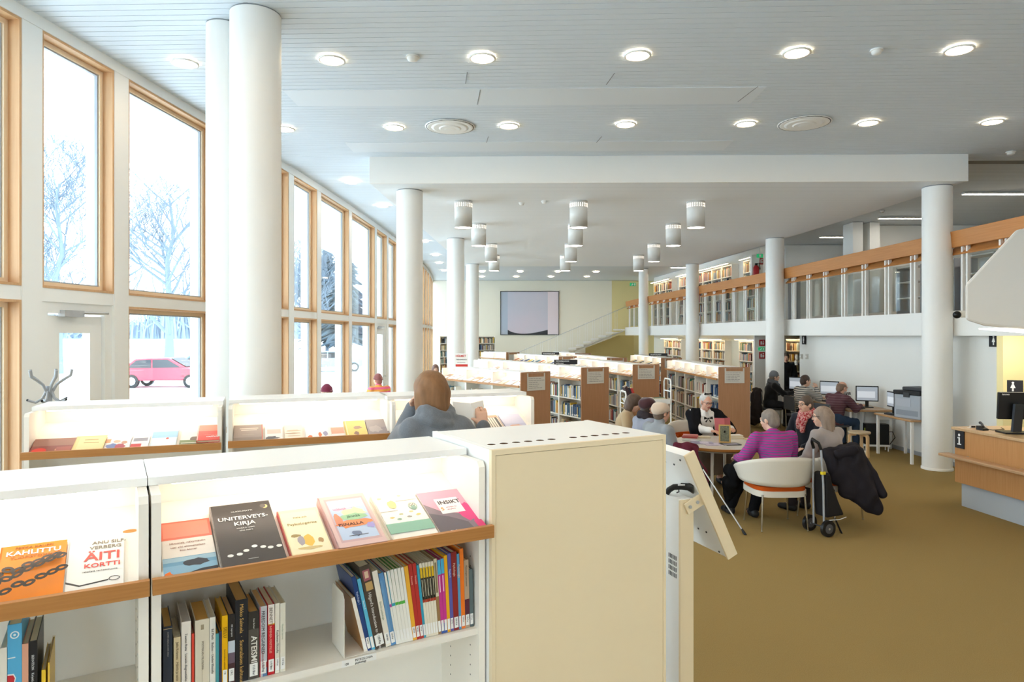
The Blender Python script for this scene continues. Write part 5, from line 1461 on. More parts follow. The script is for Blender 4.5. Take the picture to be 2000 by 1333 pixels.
def hand_prims(w, d, nrm, side, curl=.5, s=1.0):
    """palm, four fingers of unequal length and a thumb; d along the forearm, nrm out of the back of the hand"""
    w, d, nrm = Vector(w), Vector(d).normalized(), Vector(nrm)
    nrm = (nrm - d * nrm.dot(d)).normalized(); sd = d.cross(nrm) * side          # towards the thumb
    out = []
    k0 = w + d * .02; k1 = w + d * .085 * s
    for o in (-.026, -.009, .009, .026):
        out.append(('c', tuple(k0 + sd * o * .8), tuple(k1 + sd * o), .0135, .0115, .012))
    for i, (o, L) in enumerate(((.029, .068), (.010, .078), (-.010, .072), (-.029, .056))):
        p = k1 + sd * o; dd = d.copy(); ang = curl * .55
        seg = L * s
        for j, f in enumerate((.45, .32, .23)):
            dd = (Matrix.Rotation(-ang * (1 + j * .4), 3, sd * 1.0 if True else sd) @ dd) if False else (dd * math.cos(ang) - nrm * math.sin(ang)).normalized()
            q = p + dd * seg * f
            out.append(('c', tuple(p), tuple(q), .0092 - .0008 * j, .0085 - .0008 * j, .003)); p = q
            ang = curl * (.55 + .3 * j)
    t0 = w + d * .03 + sd * .026; t1 = t0 + (d * .6 + sd * .75 - nrm * .2).normalized() * .042; t2 = t1 + (d * .95 + sd * .15 - nrm * .35).normalized() * .03
    out += [('c', tuple(t0), tuple(t1), .0125, .0105, .008), ('c', tuple(t1), tuple(t2), .0105, .009, .003)]
    return out

SKIN = {'fair': mat('skin_fair', 'DDAE94', .55, var=((30, 30, 30), 'E4BCA4', .6)), 'rosy': mat('skin_rosy', 'D89F86', .55, var=((30, 30, 30), 'E2B299', .6))}
EYEW = mat('eye_white', 'EDEAE4', .3); EYEI = mat('eye_iris', '4A4038', .3); LIP = mat('lips', 'B8685E', .5)

def person(label, loc, rz, pose='sit', lean=.12, side_lean=0.0, yaw=0.0, pitch=.0, hl=(-.16, .35, .76), hr=(.16, .35, .76), seat=.46, feet=None,
           top='555A60', bottom='2A2B30', hair='8A8078', hairstyle='short', hat=None, skin='fair', h=.009, topmat=None, sleeve=.97, bulk=1.0, neckline='crew', shoes='1E1E20', skirt=None,
           glasses=False, beard=None, scarf=None, shawl=None, stand_h=None, curl=(.5, .5), palm=((0, 0, 1), (0, 0, 1)), upper_only=False, elbow=None, cowl=False, shw=1.0, bow=False, hoodfold=False, knee_w=.12):
    t = thing('person', label, 'person', loc, rz)
    sk = SKIN[skin]
    if pose == 'sit':
        P = Vector((0, 0, seat + .09))
    else:
        P = Vector((0, 0, stand_h or .93))
    up = (Matrix.Rotation(-lean, 3, 'X') @ Matrix.Rotation(side_lean, 3, 'Y')) @ Vector((0, 0, 1))
    fwd = (Matrix.Rotation(-lean, 3, 'X')) @ Vector((0, 1, 0))
    W1 = P + up * .17; CH = P + up * .33; SHL = P + up * .44; NB = P + up * .475 + fwd * .012
    HR = rotm(yaw, pitch)
    NK = NB + (up * .8 + Vector((0, .25 + pitch * .25, .3))).normalized() * .06
    HC = NK + HR @ Vector((0, .022, .105)) * .95
    sw = .178 * shw * (1 + (bulk - 1) * .5)
    sh = {-1: SHL + Vector((-sw, 0, -.01)), 1: SHL + Vector((sw, 0, -.01))}
    hands = {-1: Vector(hl), 1: Vector(hr)}
    el, wr = {}, {}
    for s in (-1, 1):
        pole = elbow[0 if s < 0 else 1] if elbow else (s * .6, -.35, -.8)
        el[s], wr[s] = ik(sh[s], hands[s], .275, .245, pole)
    hip = {s: P + Vector((s * .085, 0, -.01)) for s in (-1, 1)}
    kn, an = {}, {}
    for s in (-1, 1):
        if pose == 'sit':
            f = Vector(feet[0 if s < 0 else 1]) if feet else Vector((s * .13, .42, .0))
            f.z = .085
            kn[s], an[s] = ik(hip[s], f, .42, .41, (s * knee_w, 1, .9))
        else:
            L = P.z - .09
            an[s] = Vector((s * .10, -.02, .085)); kn[s] = Vector((s * .095, .02, .085 + L * .5))
    B = bulk
    def hp(c):            # a point in the head's frame
        return tuple(HC + HR @ Vector(c))
    HRl = [list(r) for r in HR]
    # the continuous body
    pr = [('e', tuple(HC + HR @ Vector((0, -.008, .022))), (.074, .092, .094), HRl), ('e', hp((0, .030, -.040)), (.056, .060, .072), HRl),
          ('c', hp((0, .055, -.092)), hp((0, .062, -.088)), .022, .02), ('c', hp((0, .088, .012)), hp((0, .104, -.022)), .010, .0135, .012), ('c', hp((-.012, .094, -.026)), hp((.012, .094, -.026)), .008, .008, .008),
          ('c', hp((-.034, .078, .024)), hp((.034, .078, .024)), .016, .016, .02), ('e', hp((-.036, .062, -.028)), (.024, .022, .022), HRl), ('e', hp((.036, .062, -.028)), (.024, .022, .022), HRl),
          ('c', hp((-.018, .084, -.058)), hp((.018, .084, -.058)), .010, .010, .012),
          ('e', hp((-.076, -.006, -.008)), (.010, .020, .032), HRl), ('e', hp((.076, -.006, -.008)), (.010, .020, .032), HRl),
          ('c', tuple(NB - up * .02), tuple(HC + HR @ Vector((0, -.012, -.05))), .056, .052),
          ('c', tuple(P), tuple(W1), .125 * B, .115 * B), ('c', tuple(W1), tuple(CH), .115 * B, .12 * B), ('c', tuple(SHL + Vector((-.10, 0, -.03))), tuple(SHL + Vector((.10, 0, -.03))), .075, .075),
          ('c', tuple(P + Vector((-.06, 0, 0))), tuple(P + Vector((.06, 0, 0))), .115 * B, .115 * B)]
    pr += [('x', hp((-.033, .101, .008)), (.017, .012, .010), HRl), ('x', hp((.033, .101, .008)), (.017, .012, .010), HRl)]
    for s in (-1, 1):
        pr += [('c', tuple(sh[s]), tuple(el[s]), .050, .040), ('c', tuple(el[s]), tuple(wr[s]), .038, .026)]
        pr += hand_prims(wr[s], wr[s] - el[s], palm[0 if s < 0 else 1], -s if False else (1 if s < 0 else -1), curl[0 if s < 0 else 1])
        pr += [('c', tuple(hip[s]), tuple(kn[s]), .085 * B, .058), ('c', tuple(kn[s]), tuple(an[s]), .056, .038), ('c', tuple(an[s]), tuple(an[s] + Vector((0, .13, -.05))), .04, .03)]
    part('body', sdf_mesh('body', pr, min(h, .0075), sk), t)
    # clothes
    tm = topmat or mat('cloth_' + top, top, .9, spec=.1, sheen=.2, var=((60, 60, 60), top, .5))
    g = .014 + .02 * max(B - 1, 0)
    tp = [('c', tuple(P + up * .02), tuple(W1), .135 * B + .006, .125 * B + .006), ('c', tuple(W1), tuple(CH), .125 * B, .128 * B), ('c', tuple(CH + Vector((-.05, 0, 0))), tuple(CH + Vector((.05, 0, 0))), .118 * B, .118 * B),
          ('c', tuple(SHL + Vector((-.11, 0, -.03))), tuple(SHL + Vector((.11, 0, -.03))), .082 + g * .5, .082 + g * .5), ('c', tuple(P + Vector((-.05, 0, -.02))), tuple(P + Vector((.05, 0, -.02))), .132 * B, .132 * B)]
    if neckline in ('crew', 'roll'):
        tp.append(('c', tuple(NB - up * .03), tuple(NB + up * (.055 if neckline == 'roll' else .012)), .074, .066))
    for s in (-1, 1):
        tp += [('c', tuple(sh[s]), tuple(el[s]), .058 + g, .050 + g), ('c', tuple(el[s]), tuple(el[s].lerp(wr[s], sleeve)), .050 + g * .8, .036 + g * .5)]
    if cowl:
        for i in range(14):
            a = 2 * PI * i / 14; a2 = 2 * PI * (i + 1) / 14
            c0 = NB + up * .01
            for (rr, zz, th_) in ((.10, .0, .034), (.088, .045, .028)):
                tp.append(('c', tuple(c0 + Vector((rr * math.cos(a), rr * math.sin(a), zz + .02 * math.sin(a * 2)))), tuple(c0 + Vector((rr * math.cos(a2), rr * math.sin(a2), zz + .02 * math.sin(a2 * 2)))), th_, th_, .008))
    part('top', sdf_mesh('top', tp, h * 1.1, tm, wrinkle=.004, seed=sum(map(ord, label)) % 999, k=.03), t)
    if not upper_only:
        bm_ = mat('cloth_' + bottom, bottom, .9, spec=.1)
        if skirt:
            sp_ = []
            for s in (-1, 1):
                sp_ += [('c', tuple(hip[s]), tuple(kn[s]), .14, .125), ('c', tuple(kn[s] + Vector((0, -.02, 0))), tuple(an[s] + Vector((s * .03, -.02, .06))), .125, .16)]
            sp_ += [('c', tuple((kn[-1] + kn[1]) / 2), tuple((an[-1] + an[1]) / 2 + Vector((0, -.05, .06))), .13, .17)]
            part('skirt', sdf_mesh('skirt', sp_, h * 1.2, mat('cloth_' + skirt, skirt, .9, spec=.1), cuts=[((0, 0, .16), (0, 0, -1)), ((0, 0, P.z + .05), (0, 0, 1))], wrinkle=.012, seed=4, k=.06), t)
        else:
            bp = [('c', tuple(P + Vector((-.055, 0, 0))), tuple(P + Vector((.055, 0, 0))), .128 * B, .128 * B)]
            for s in (-1, 1):
                bp += [('c', tuple(hip[s]), tuple(kn[s]), .098 * B, .074), ('c', tuple(kn[s]), tuple(an[s] + Vector((0, 0, .01))), .072, .058)]
            part('trousers', sdf_mesh('trousers', bp, h * 1.3, bm_, wrinkle=.003, seed=5, k=.03), t)
        for s in (-1, 1):
            a = an[s]
            q = [('c', (a.x, a.y - .035, .045), (a.x, a.y + .06, .045), .042, .045), ('c', (a.x, a.y + .06, .045), (a.x + s * .015, a.y + .16, .036), .045, .034), ('c', (a.x, a.y - .01, .05), (a.x, a.y - .01, .11), .044, .042)]
            part('shoe', sdf_mesh('shoe', q, .011, mat('shoe_' + shoes, shoes, .5), cuts=[((0, 0, .003), (0, 0, -1))], k=.02), t)
    # hair and hats
    hm = mat('hair_' + hair, hair, .5, spec=.3, var=((40, 40, 7), '%02X%02X%02X' % tuple(min(int(int(hair[i:i + 2], 16) * 1.3 + 8), 255) for i in (0, 2, 4)), .8))
    face_cut = [('x', hp((0, .10, -.035)), (.064, .085, .085), HRl)]
    hairp = None
    if hairstyle == 'short':
        hairp = [('e', hp((0, -.014, .030)), (.084, .100, .100), HRl), ('e', hp((0, -.05, -.02)), (.074, .066, .085), HRl)] + face_cut
    elif hairstyle == 'bob':
        hairp = [('e', hp((0, -.016, .034)), (.097, .112, .104), HRl), ('c', hp((-.062, -.02, .0)), hp((-.066, -.012, -.105)), .042, .036), ('c', hp((.062, -.02, .0)), hp((.066, -.012, -.105)), .042, .036), ('c', hp((0, -.06, .0)), hp((0, -.055, -.11)), .072, .055), ('c', hp((-.04, -.05, .0)), hp((-.045, -.045, -.11)), .06, .045), ('c', hp((.04, -.05, .0)), hp((.045, -.045, -.11)), .06, .045)] + face_cut
    elif hairstyle == 'long':
        hairp = [('e', hp((0, -.014, .028)), (.088, .104, .102), HRl), ('c', hp((-.060, -.02, .0)), hp((-.075, -.03, -.21)), .042, .030), ('c', hp((.060, -.02, .0)), hp((.075, -.03, -.21)), .042, .030), ('c', hp((0, -.065, .0)), hp((0, -.085, -.27)), .070, .040), ('c', hp((-.045, -.055, .0)), hp((-.05, -.075, -.25)), .055, .032), ('c', hp((.045, -.055, .0)), hp((.05, -.075, -.25)), .055, .032)] + face_cut
    elif hairstyle == 'updo':
        hairp = [('e', hp((0, -.022, .034)), (.086, .098, .096), HRl), ('e', hp((0, -.06, .07)), (.05, .05, .045), HRl), ('e', hp((0, -.055, -.02)), (.068, .058, .075), HRl), ('x', hp((0, .11, -.03)), (.074, .095, .092), HRl)]
    elif hairstyle == 'fringe':
        hairp = [('e', hp((0, -.022, .016)), (.083, .090, .080), HRl), ('e', hp((0, -.05, -.02)), (.074, .062, .080), HRl), ('x', hp((0, .08, .10)), (.075, .13, .07), HRl)] + face_cut
    if hairp and hat != 'full':
        part('hair', sdf_mesh('hair', hairp, .0075, hm, wrinkle=.003, seed=6, k=.012), t)
    if hat:
        kind, hc = hat
        hmt = mat('hat_' + hc, hc, .95, spec=.05, sheen=.3)
        if kind == 'beanie':
            q = [('e', hp((0, -.016, .045)), (.092, .108, .098), HRl), ('e', hp((0, -.03, .11)), (.05, .055, .04), HRl)]
            cuts = [(hp((0, 0, .018)), tuple(HR @ Vector((0, .18, -1)).normalized()))]
            part('hat', sdf_mesh('hat', q, .0085, hmt, cuts=cuts, wrinkle=.002, seed=8), t)
            b = MB(); ring = [HC + HR @ Vector((.090 * math.cos(a), -.016 + .106 * math.sin(a), .026 + .018 * math.sin(a))) for a in [2 * PI * i / 20 for i in range(21)]]
            b.tube(ring, .012, 6, cap=False); b.build('hat_cuff', hmt, t)
        else:
            q = [('e', hp((0, -.03, .055)), (.110, .122, .078), HRl), ('e', hp((.01, -.06, .03)), (.096, .085, .068), HRl)]
            part('hat', sdf_mesh('hat', q, .0085, hmt, cuts=[(hp((0, 0, .012)), tuple(HR @ Vector((0, .35, -1)).normalized()))], wrinkle=.007, seed=9), t)
            b = MB(); ring = [HC + HR @ Vector((.088 * math.cos(a), -.014 + .100 * math.sin(a), .020 + .03 * math.sin(a))) for a in [2 * PI * i / 20 for i in range(21)]]
            b.tube(ring, .011, 6, cap=False); b.build('hat_cuff', hmt, t)
    for s in (-1, 1):
        b = MB(); b.ball((0, 0, 0), .0118, 7); e = b.build('eye', EYEW, t, hp((s * .033, .0815, .008)))
        b = MB(); b.ball((0, 0, 0), .0062, 6); b.build('iris', EYEI, e, tuple(HR @ Vector((0, .0085, -.001))))
        b = MB(); b.tube([hp((s * .016, .096, .028)), hp((s * .034, .094, .032)), hp((s * .052, .080, .026))], .0038, 5); b.build('eyebrow', hm, t)
    q = [('c', hp((-.021, .0905, -.056)), hp((0, .0955, -.0535)), .0045, .0062), ('c', hp((0, .0955, -.0535)), hp((.021, .0905, -.056)), .0062, .0045), ('c', hp((-.014, .0915, -.062)), hp((.014, .0915, -.062)), .0058, .0058)]
    part('lips', sdf_mesh('lips', q, .003, LIP, k=.004), t)
    if glasses:
        b = MB()
        for s in (-1, 1):
            b.tube([hp((s * .034 + .025 * math.cos(a), .112, .006 + .019 * math.sin(a))) for a in [2 * PI * i / 16 for i in range(17)]], .0024, 5, cap=False)
            b.tube([hp((s * .059, .110, .012)), hp((s * .078, .03, .012)), hp((s * .078, -.01, .004))], .0022, 5)
        b.tube([hp((-.010, .113, .012)), hp((.010, .113, .012))], .0024, 5)
        b.build('glasses', M['black'], t)
    if beard:
        q = [('e', hp((0, .052, -.072)), (.058, .050, .050), HRl), ('c', hp((0, .07, -.1)), hp((0, .07, -.13)), .036, .022), ('x', hp((0, .098, -.030)), (.034, .03, .036), HRl)]
        part('beard', sdf_mesh('beard', q, .0075, mat('beard_' + beard, beard, .9), wrinkle=.003, seed=3), t)
    if scarf:
        q = []
        for lv, (rr, zz) in enumerate(((.092, .0), (.082, .04))):
            for i in range(16):
                a = 2 * PI * i / 16; a2 = 2 * PI * (i + 1) / 16; c0 = NB + up * .015
                q.append(('c', tuple(c0 + Vector((rr * math.cos(a), rr * math.sin(a) + .01, zz - .03 * math.sin(a)))), tuple(c0 + Vector((rr * math.cos(a2), rr * math.sin(a2) + .01, zz - .03 * math.sin(a2)))), .032, .032, .006))
        q += [('c', tuple(NB + Vector((.03, .12, -.03))), tuple(CH + Vector((.05, .15, -.02))), .045, .035), ('c', tuple(NB + Vector((-.04, .11, -.03))), tuple(CH + Vector((-.02, .15, -.05))), .045, .035)]
        part('scarf', sdf_mesh('scarf', q, .0085, scarf if not isinstance(scarf, str) else mat('scarf_' + scarf, scarf, .9, spec=.1), wrinkle=.006, seed=2, k=.01), t)
    if shawl:
        q = [('c', tuple(SHL + Vector((-.12, -.02, -.02))), tuple(SHL + Vector((.12, -.02, -.02))), .10, .10)]
        for s in (-1, 1):
            q += [('c', tuple(sh[s]), tuple(el[s] + Vector((s * .02, 0, -.02))), .088, .098), ('c', tuple(SHL + Vector((s * .12, .03, -.03))), tuple(W1 + Vector((s * .15, .07, .03))), .07, .075), ('c', tuple(SHL + Vector((s * .08, -.06, 0))), tuple(W1 + Vector((s * .06, -.1, 0))), .07, .08)]
        q += [('x', tuple(CH + Vector((0, .16, .06))), (.085, .16, .26), None), ('x', tuple(NB + Vector((0, .06, .07))), (.085, .11, .10), None)]
        part('shawl', sdf_mesh('shawl', q, h, mat('shawl_' + shawl, shawl, .95, spec=.05), wrinkle=.006, seed=11, k=.03), t)
        b = MB()
        for s in (-1, 1):
            b.extrude([tuple(NB + Vector((s * .02, .075, .02))), tuple(NB + Vector((s * .075, .04, .015))), tuple(NB + Vector((s * .085, .095, -.06))), tuple(NB + Vector((s * .03, .115, -.06)))], (0, .008, .004))
        b.build('collar', tm, t)
    if bow:
        c_ = NB + Vector((0, .145, -.085)); b = MB()
        for s in (-1, 1):
            b.extrude([tuple(c_), tuple(c_ + Vector((s * .06, .005, .028))), tuple(c_ + Vector((s * .066, .005, -.012)))], (0, .012, 0))
            b.extrude([tuple(c_ + Vector((0, 0, -.002))), tuple(c_ + Vector((s * .05, .0, -.05))), tuple(c_ + Vector((s * .03, 0, -.058)))], (0, .01, 0))
        b.ball(tuple(c_ + Vector((0, .006, 0))), .012, 6)
        b.build('bow_tie', M['black'], t)
        b = MB(); c_ = HC + HR @ Vector((0, .02, .128))
        for s in (-1, 1):
            b.extrude([tuple(c_), tuple(c_ + HR @ Vector((s * .055, 0, .026))), tuple(c_ + HR @ Vector((s * .06, 0, -.012)))], tuple(HR @ Vector((0, .014, 0))))
        b.ball(tuple(c_), .013, 6); b.build('hair_bow', M['black'], t)
    return t

def facing(dx, dy):
    return math.atan2(-dx, dy)

# ------------------------------------------------------------------ chairs
def make_chair(label, loc, rz):
    t = thing('armchair', label, 'chair', loc, rz, 'white and orange armchairs')
    n, mrows = 28, 7
    vs, fs = [], []
    def shell(i, j, outer):
        a = math.radians(-112 + 224 * i / n)                 # 0 points to the back
        top = .83 - .19 * min(abs(a) / 1.95, 1) ** 2.0; bot = .50 + .02 * (abs(a) / 1.95) ** 2
        v = j / mrows; z = bot + (top - bot) * v
        flare = .05 * v; r = .335 + flare + (.030 if outer else 0)
        ex = 1.0; x = r * math.sin(a) * 1.03; y = -r * math.cos(a) * .92 + .02
        if abs(a) > 1.35:
            y += (abs(a) - 1.35) * .10
        return (x, y, z)
    for o in (0, 1):
        for i in range(n + 1):
            for j in range(mrows + 1): vs.append(shell(i, j, o))
    K = (n + 1) * (mrows + 1)
    for i in range(n):
        for j in range(mrows):
            a = i * (mrows + 1) + j; b = a + 1; c = a + mrows + 2; d = a + mrows + 1
            fs.append((a, d, c, b)); fs.append((K + a, K + b, K + c, K + d))
        a = i * (mrows + 1) + mrows; d = a + mrows + 1; fs.append((a, d, K + d, K + a))
        a = i * (mrows + 1); d = a + mrows + 1; fs.append((a, K + a, K + d, d))
    for i in (0, n):
        for j in range(mrows):
            a = i * (mrows + 1) + j; fs.append((a, a + 1, K + a + 1, K + a))
    mi = []
    b = MB(); b.add(vs, fs, 0, True)
    o = b.build('backrest', mat('chair_leatherette', 'DDD8CC', .45), t)
    seat = [(.30 * math.copysign(abs(math.cos(a)) ** .55, math.cos(a)), .29 * math.copysign(abs(math.sin(a)) ** .55, math.sin(a)) + .03) for a in [2 * PI * i / 28 for i in range(28)]]
    b = MB(); b.prism(seat, .375, .44, 0, True); b.build('seat_pan', mat('chair_leatherette', 'DDD8CC', .45), t, bevel=.012)
    b = MB(); b.prism([(x * .97, y * .97 + .005) for x, y in seat], .44, .485, 0, True); b.build('cushion', mat('orange_wool', 'C4561C', .9, spec=.1), t, bevel=.015)
    q = [((x * .355 * .95, y * .345 * .9 + .02), (x * .345, y * .335)) for x, y in ((0, 0),)]
    b = MB(); b.prism([(.318 * math.sin(a) * 1.03, -.30 * math.cos(a) * .92 + .02) for a in [math.radians(-108 + 216 * i / 20) for i in range(21)]] + [(.30 * math.sin(a) * 1.03, -.285 * math.cos(a) * .92 + .02) for a in [math.radians(108 - 216 * i / 20) for i in range(21)]], .50, .66) ; b.build('back_lining', mat('orange_wool', 'C4561C', .9, spec=.1), t)
    for sx in (-1, 1):
        for sy in (-1, 1):
            b = MB(); b.tube([(sx * .235, sy * .215, .40), (sx * .258, sy * .245, .0)], [.013, .009], 10); lg_ = b.build('leg', M['steel'], t)
            b = MB(); b.lathe([(.012, 0), (.012, .01)], 10, (sx * .258, sy * .245, 0)); b.build('foot_cap', M['steel'], lg_)
    return t
CH0 = make_chair('white armchair with orange cushion under the person in the striped pink jumper', (2.97, 7.70, 0), facing(-.05, 1))
def chair(x, y, dx, dy, label): return dup(CH0, (x, y, 0), facing(dx, dy), label)
chair(2.76, 10.30, .18, -1, 'white armchair with orange lining under the woman reading aloud')
chair(3.74, 8.03, -.5, .87, 'white armchair under the long grey haired person, dark jacket over it')
chair(4.22, 9.62, -.85, -.5, 'white armchair under the person with the red scarf')
chair(1.72, 8.50, .9, .45, 'white armchair under the person in the beige beret')
chair(1.66, 9.22, 1, .1, 'white armchair under the person in the maroon beret')
chair(1.58, 10.10, .95, -.3, 'white armchair under the person in the beige sweater')
chair(-3.1, 11.45, -.5, .8, 'white armchair by the window under the person in the maroon cap')
chair(-2.83, 14.6, -.6, .6, 'white armchair by the window under the person in the plaid shawl')
chair(-2.26, 19.7, .3, -.9, 'white armchair by the far windows under the brown haired person')

# ------------------------------------------------------------------ the people themselves
PINKS = stripes('striped_jumper', 'B0308C', '5C5E86', .028, .62)
GREYS = stripes('striped_sweater', 'C2BDB4', '44464C', .042, .62)
MARO = stripes('striped_shirt', '58363E', '6C5458', .045, .78)
MEL = mat('grey_melange_wool', '64686E', .95, spec=.05, sheen=.3, var=((170, 170, 170), '7C8086', .9))
RED = mat('red_patterned_scarf', '9E1F2C', .9, spec=.1, var=((45, 45, 45), 'D9A8A0', .25))
PLAID = stripes('plaid_shawl', 'E8648A', 'E8A04A', .09, .5)
person('person with brown bob hair in a grey cowl sweater browsing the second row', (-.335, 3.86, 0), facing(-.25, .95), 'stand', lean=.12, side_lean=-.19, shw=.80, yaw=.3, pitch=.22, stand_h=1.195,
       hl=(-.20, .20, 1.72), hr=(.215, .19, 1.60), topmat=MEL, bulk=1.0, hair='6E4E32', hairstyle='bob', h=.0085, cowl=True, curl=(.7, .6), elbow=((-.35, .1, -1), (.45, -.15, -1)))
person('woman with grey hair and a black hair bow reading aloud from a pink book', (2.84, 10.18, 0), facing(.10, -1), lean=.14, yaw=.12, pitch=.22, hl=(-.27, .42, .80), hr=(.06, .48, .79), top='F1EEEA', hair='A9A6A2', hairstyle='updo', shawl='1D1E22', bow=True, glasses=True, skirt='766A60', skin='rosy', h=.0085, bulk=1.15, curl=(.8, .6), palm=((-.3, -.5, .6), (0, 0, 1)), feet=((-.15, .28, 0), (.13, .45, 0)))
person('person in a pink and blue striped jumper seen from behind in the white armchair', (3.0, 7.74, 0), facing(-.12, 1), lean=.18, side_lean=.02, yaw=.55, pitch=.16, hl=(-.30, .36, .70), hr=(.14, .36, .66), topmat=PINKS, hair='6F665E', hairstyle='short', bulk=1.3, h=.0085, feet=((-.32, .50, 0), (-.10, .34, 0)), bottom='17181B')
person('person with glasses, short dark hair and a red patterned scarf looking to one side', (4.16, 9.56, 0), facing(-.85, -.5), lean=.05, yaw=-.15, pitch=.0, hl=(-.14, .30, .62), hr=(.14, .30, .62), top='1F222B', hair='4A3F38', hairstyle='short', glasses=True, scarf=RED, h=.0085, bulk=1.12, feet=((-.12, .52, 0), (.10, .58, 0)), shoes='DADADA', bottom='1C1E24')
person('person with long grey hair in a pale grey sweater beside the shopping trolley', (3.74, 8.05, 0), facing(-.5, .87), lean=.06, yaw=.65, pitch=.08, hl=(-.14, .30, .62), hr=(.14, .30, .62), top='A79E9A', hair='7C6C60', hairstyle='long', glasses=True, h=.0085, bulk=1.12, feet=((-.12, .42, 0), (.10, .40, 0)), bottom='3A3438')
person('person in a beige knitted beret and grey coat at the table', (1.78, 8.50, 0), facing(.9, .45), lean=.10, yaw=-.05, pitch=.10, hl=(-.15, .30, .62), hr=(.15, .30, .62), top='8E9296', hair='5A4C42', hairstyle='short', hat=('beret', 'D2BEAA'), skin='rosy', h=.0085, bulk=1.2, neckline='roll', feet=((-.12, .40, 0), (.12, .40, 0)))
person('person in a dark maroon beret and lilac grey coat at the table', (1.74, 9.15, 0), facing(1, .35), lean=.10, yaw=-.1, pitch=.1, hl=(-.15, .30, .62), hr=(.15, .30, .62), top='8D909E', hair='3A302C', hairstyle='short', hat=('beret', '4A3034'), h=.009, bulk=1.1, scarf='3A3438', feet=((-.12, .40, 0), (.12, .40, 0)))
person('person with dark brown hair in a beige sweater looking down', (1.62, 10.05, 0), facing(.97, -.2), lean=.16, yaw=.0, pitch=.45, hl=(-.14, .30, .66), hr=(.14, .30, .66), top='B39A78', hair='4A3A30', hairstyle='bob', h=.009, bulk=1.12, neckline='roll', feet=((-.12, .40, 0), (.12, .40, 0)))
person('bearded man in a maroon striped shirt typing at the computer', (6.08, 12.95, 0), facing(.95, .32), lean=.30, yaw=-.05, pitch=.28, hl=(-.10, .52, .80), hr=(.14, .54, .80), topmat=MARO, hair='6B5648', hairstyle='fringe', beard='B5AEA6', skin='rosy', bulk=1.3, h=.009, bottom='33445A', feet=((-.15, .40, 0), (.15, .42, 0)))
person('person with dark hair in a grey and black striped sweater at a computer', (6.14, 14.55, 0), facing(.98, .15), lean=.14, yaw=-.1, pitch=.1, hl=(-.12, .50, .80), hr=(.12, .30, 1.02), topmat=GREYS, hair='3A2C26', hairstyle='short', bulk=1.15, h=.009, feet=((-.15, .40, 0), (.15, .42, 0)))
person('person in a grey beanie and black coat at the far computer', (6.02, 15.9, 0), facing(1, -.05), lean=.08, yaw=-.05, pitch=.05, hl=(-.12, .46, .82), hr=(.12, .46, .82), top='1D1E21', hair='5A5048', hairstyle='short', hat=('beanie', '6A6D72'), scarf='5A5D62', bulk=1.15, h=.010, feet=((-.15, .40, 0), (.15, .42, 0)))
person('person in a long black coat standing in the passage beside the column', (7.30, 18.2, 0), facing(-.3, -1), 'stand', lean=.02, pitch=.1, stand_h=.92, hl=(-.22, .10, .82), hr=(.22, .10, .82), top='18191C', hair='4A4038', hairstyle='short', h=.011, bulk=1.15)
person('person in a maroon cap sitting by the middle windows', (-3.08, 11.5, 0), facing(-.5, .8), pitch=.15, yaw=.3, top='8A7A80', hair='B8A898', hairstyle='short', hat=('beanie', '7E3348'), h=.010)
person('person in a pink and orange plaid shawl sitting by the windows', (-2.82, 14.65, 0), facing(-.6, .6), pitch=.05, topmat=PLAID, hair='8A5A52', hairstyle='updo', hat=('beanie', '8E5A58'), h=.010, bulk=1.25, neckline='roll')
person('person with brown hair sitting by the far windows', (-2.24, 19.75, 0), facing(.3, -.9), pitch=.1, top='D9D2CC', hair='6A5048', hairstyle='bob', h=.011)
# ------------------------------------------------------------------ the reading table and what lies on it
TX, TY, TR, TZ = 2.74, 9.05, .60, .73
tb = thing('round_table', 'round reading table with grey laminate top and orange brown edge', 'table', (TX, TY, 0))
b = MB(); b.lathe([(TR - .02, TZ - .04), (TR, TZ - .03), (TR, TZ - .002), (.001, TZ - .002)], 56, m=0, smooth=False); b.build('tabletop', mat('table_edge_oak', 'B07636', .45), tb)
b = MB(); b.lathe([(TR - .012, TZ - .0018), (TR - .012, TZ), (.001, TZ)], 56, smooth=False); b.build('laminate', mat('grey_laminate', 'CFCBC4', .25), tb)
for k in range(4):
    a = PI / 4 + k * PI / 2 + .3
    b = MB(); b.tube([(.40 * math.cos(a), .40 * math.sin(a), TZ - .04), (.44 * math.cos(a), .44 * math.sin(a), 0)], [.022, .018], 12); lg_ = b.build('leg', M['white'], tb)
b = MB(); b.lathe([(.42, TZ - .08), (.43, TZ - .08), (.43, TZ - .04), (.42, TZ - .04)], 40); b.build('apron_ring', M['white'], tb)

def flat_book(x, y, z, w, d, th, rz, cover, label, name='book', cat='book', group='books on the reading table', mag=False):
    t = thing(name, label, cat, (x, y, z), rz, group)
    b = MB()
    if mag:
        b.box(-w / 2, -d / 2, 0, w / 2, d / 2, th); b.build('cover', cover_mat(cover), t)
        b = MB(); b.box(-w * .4, -d * .3, th, w * .4, d * .1, th + .0004); b.build('cover_print', cover_mat('C8C4D8'), t)
        return t
    b.box(-w / 2, -d / 2, 0, w / 2, d / 2, .002); b.box(-w / 2, -d / 2, th - .002, w / 2, d / 2, th); b.box(-w / 2 - .001, -d / 2, 0, -w / 2 + .002, d / 2, th)
    b.build('cover', cover_mat(cover), t)
    b = MB(); b.box(-w / 2 + .002, -d / 2 + .004, .002, w / 2 - .004, d / 2 - .004, th - .002); b.build('pages', M['paper'], t)
    return t
Z0 = TZ + .0008
flat_book(2.47, 9.46, Z0, .15, .21, .022, 1.2, 'B0524E', 'red hardback at the bottom of the pile before the reading woman')
flat_book(2.475, 9.455, Z0 + .0225, .14, .20, .016, 1.35, 'C77A74', 'rose book lying on the red hardback')
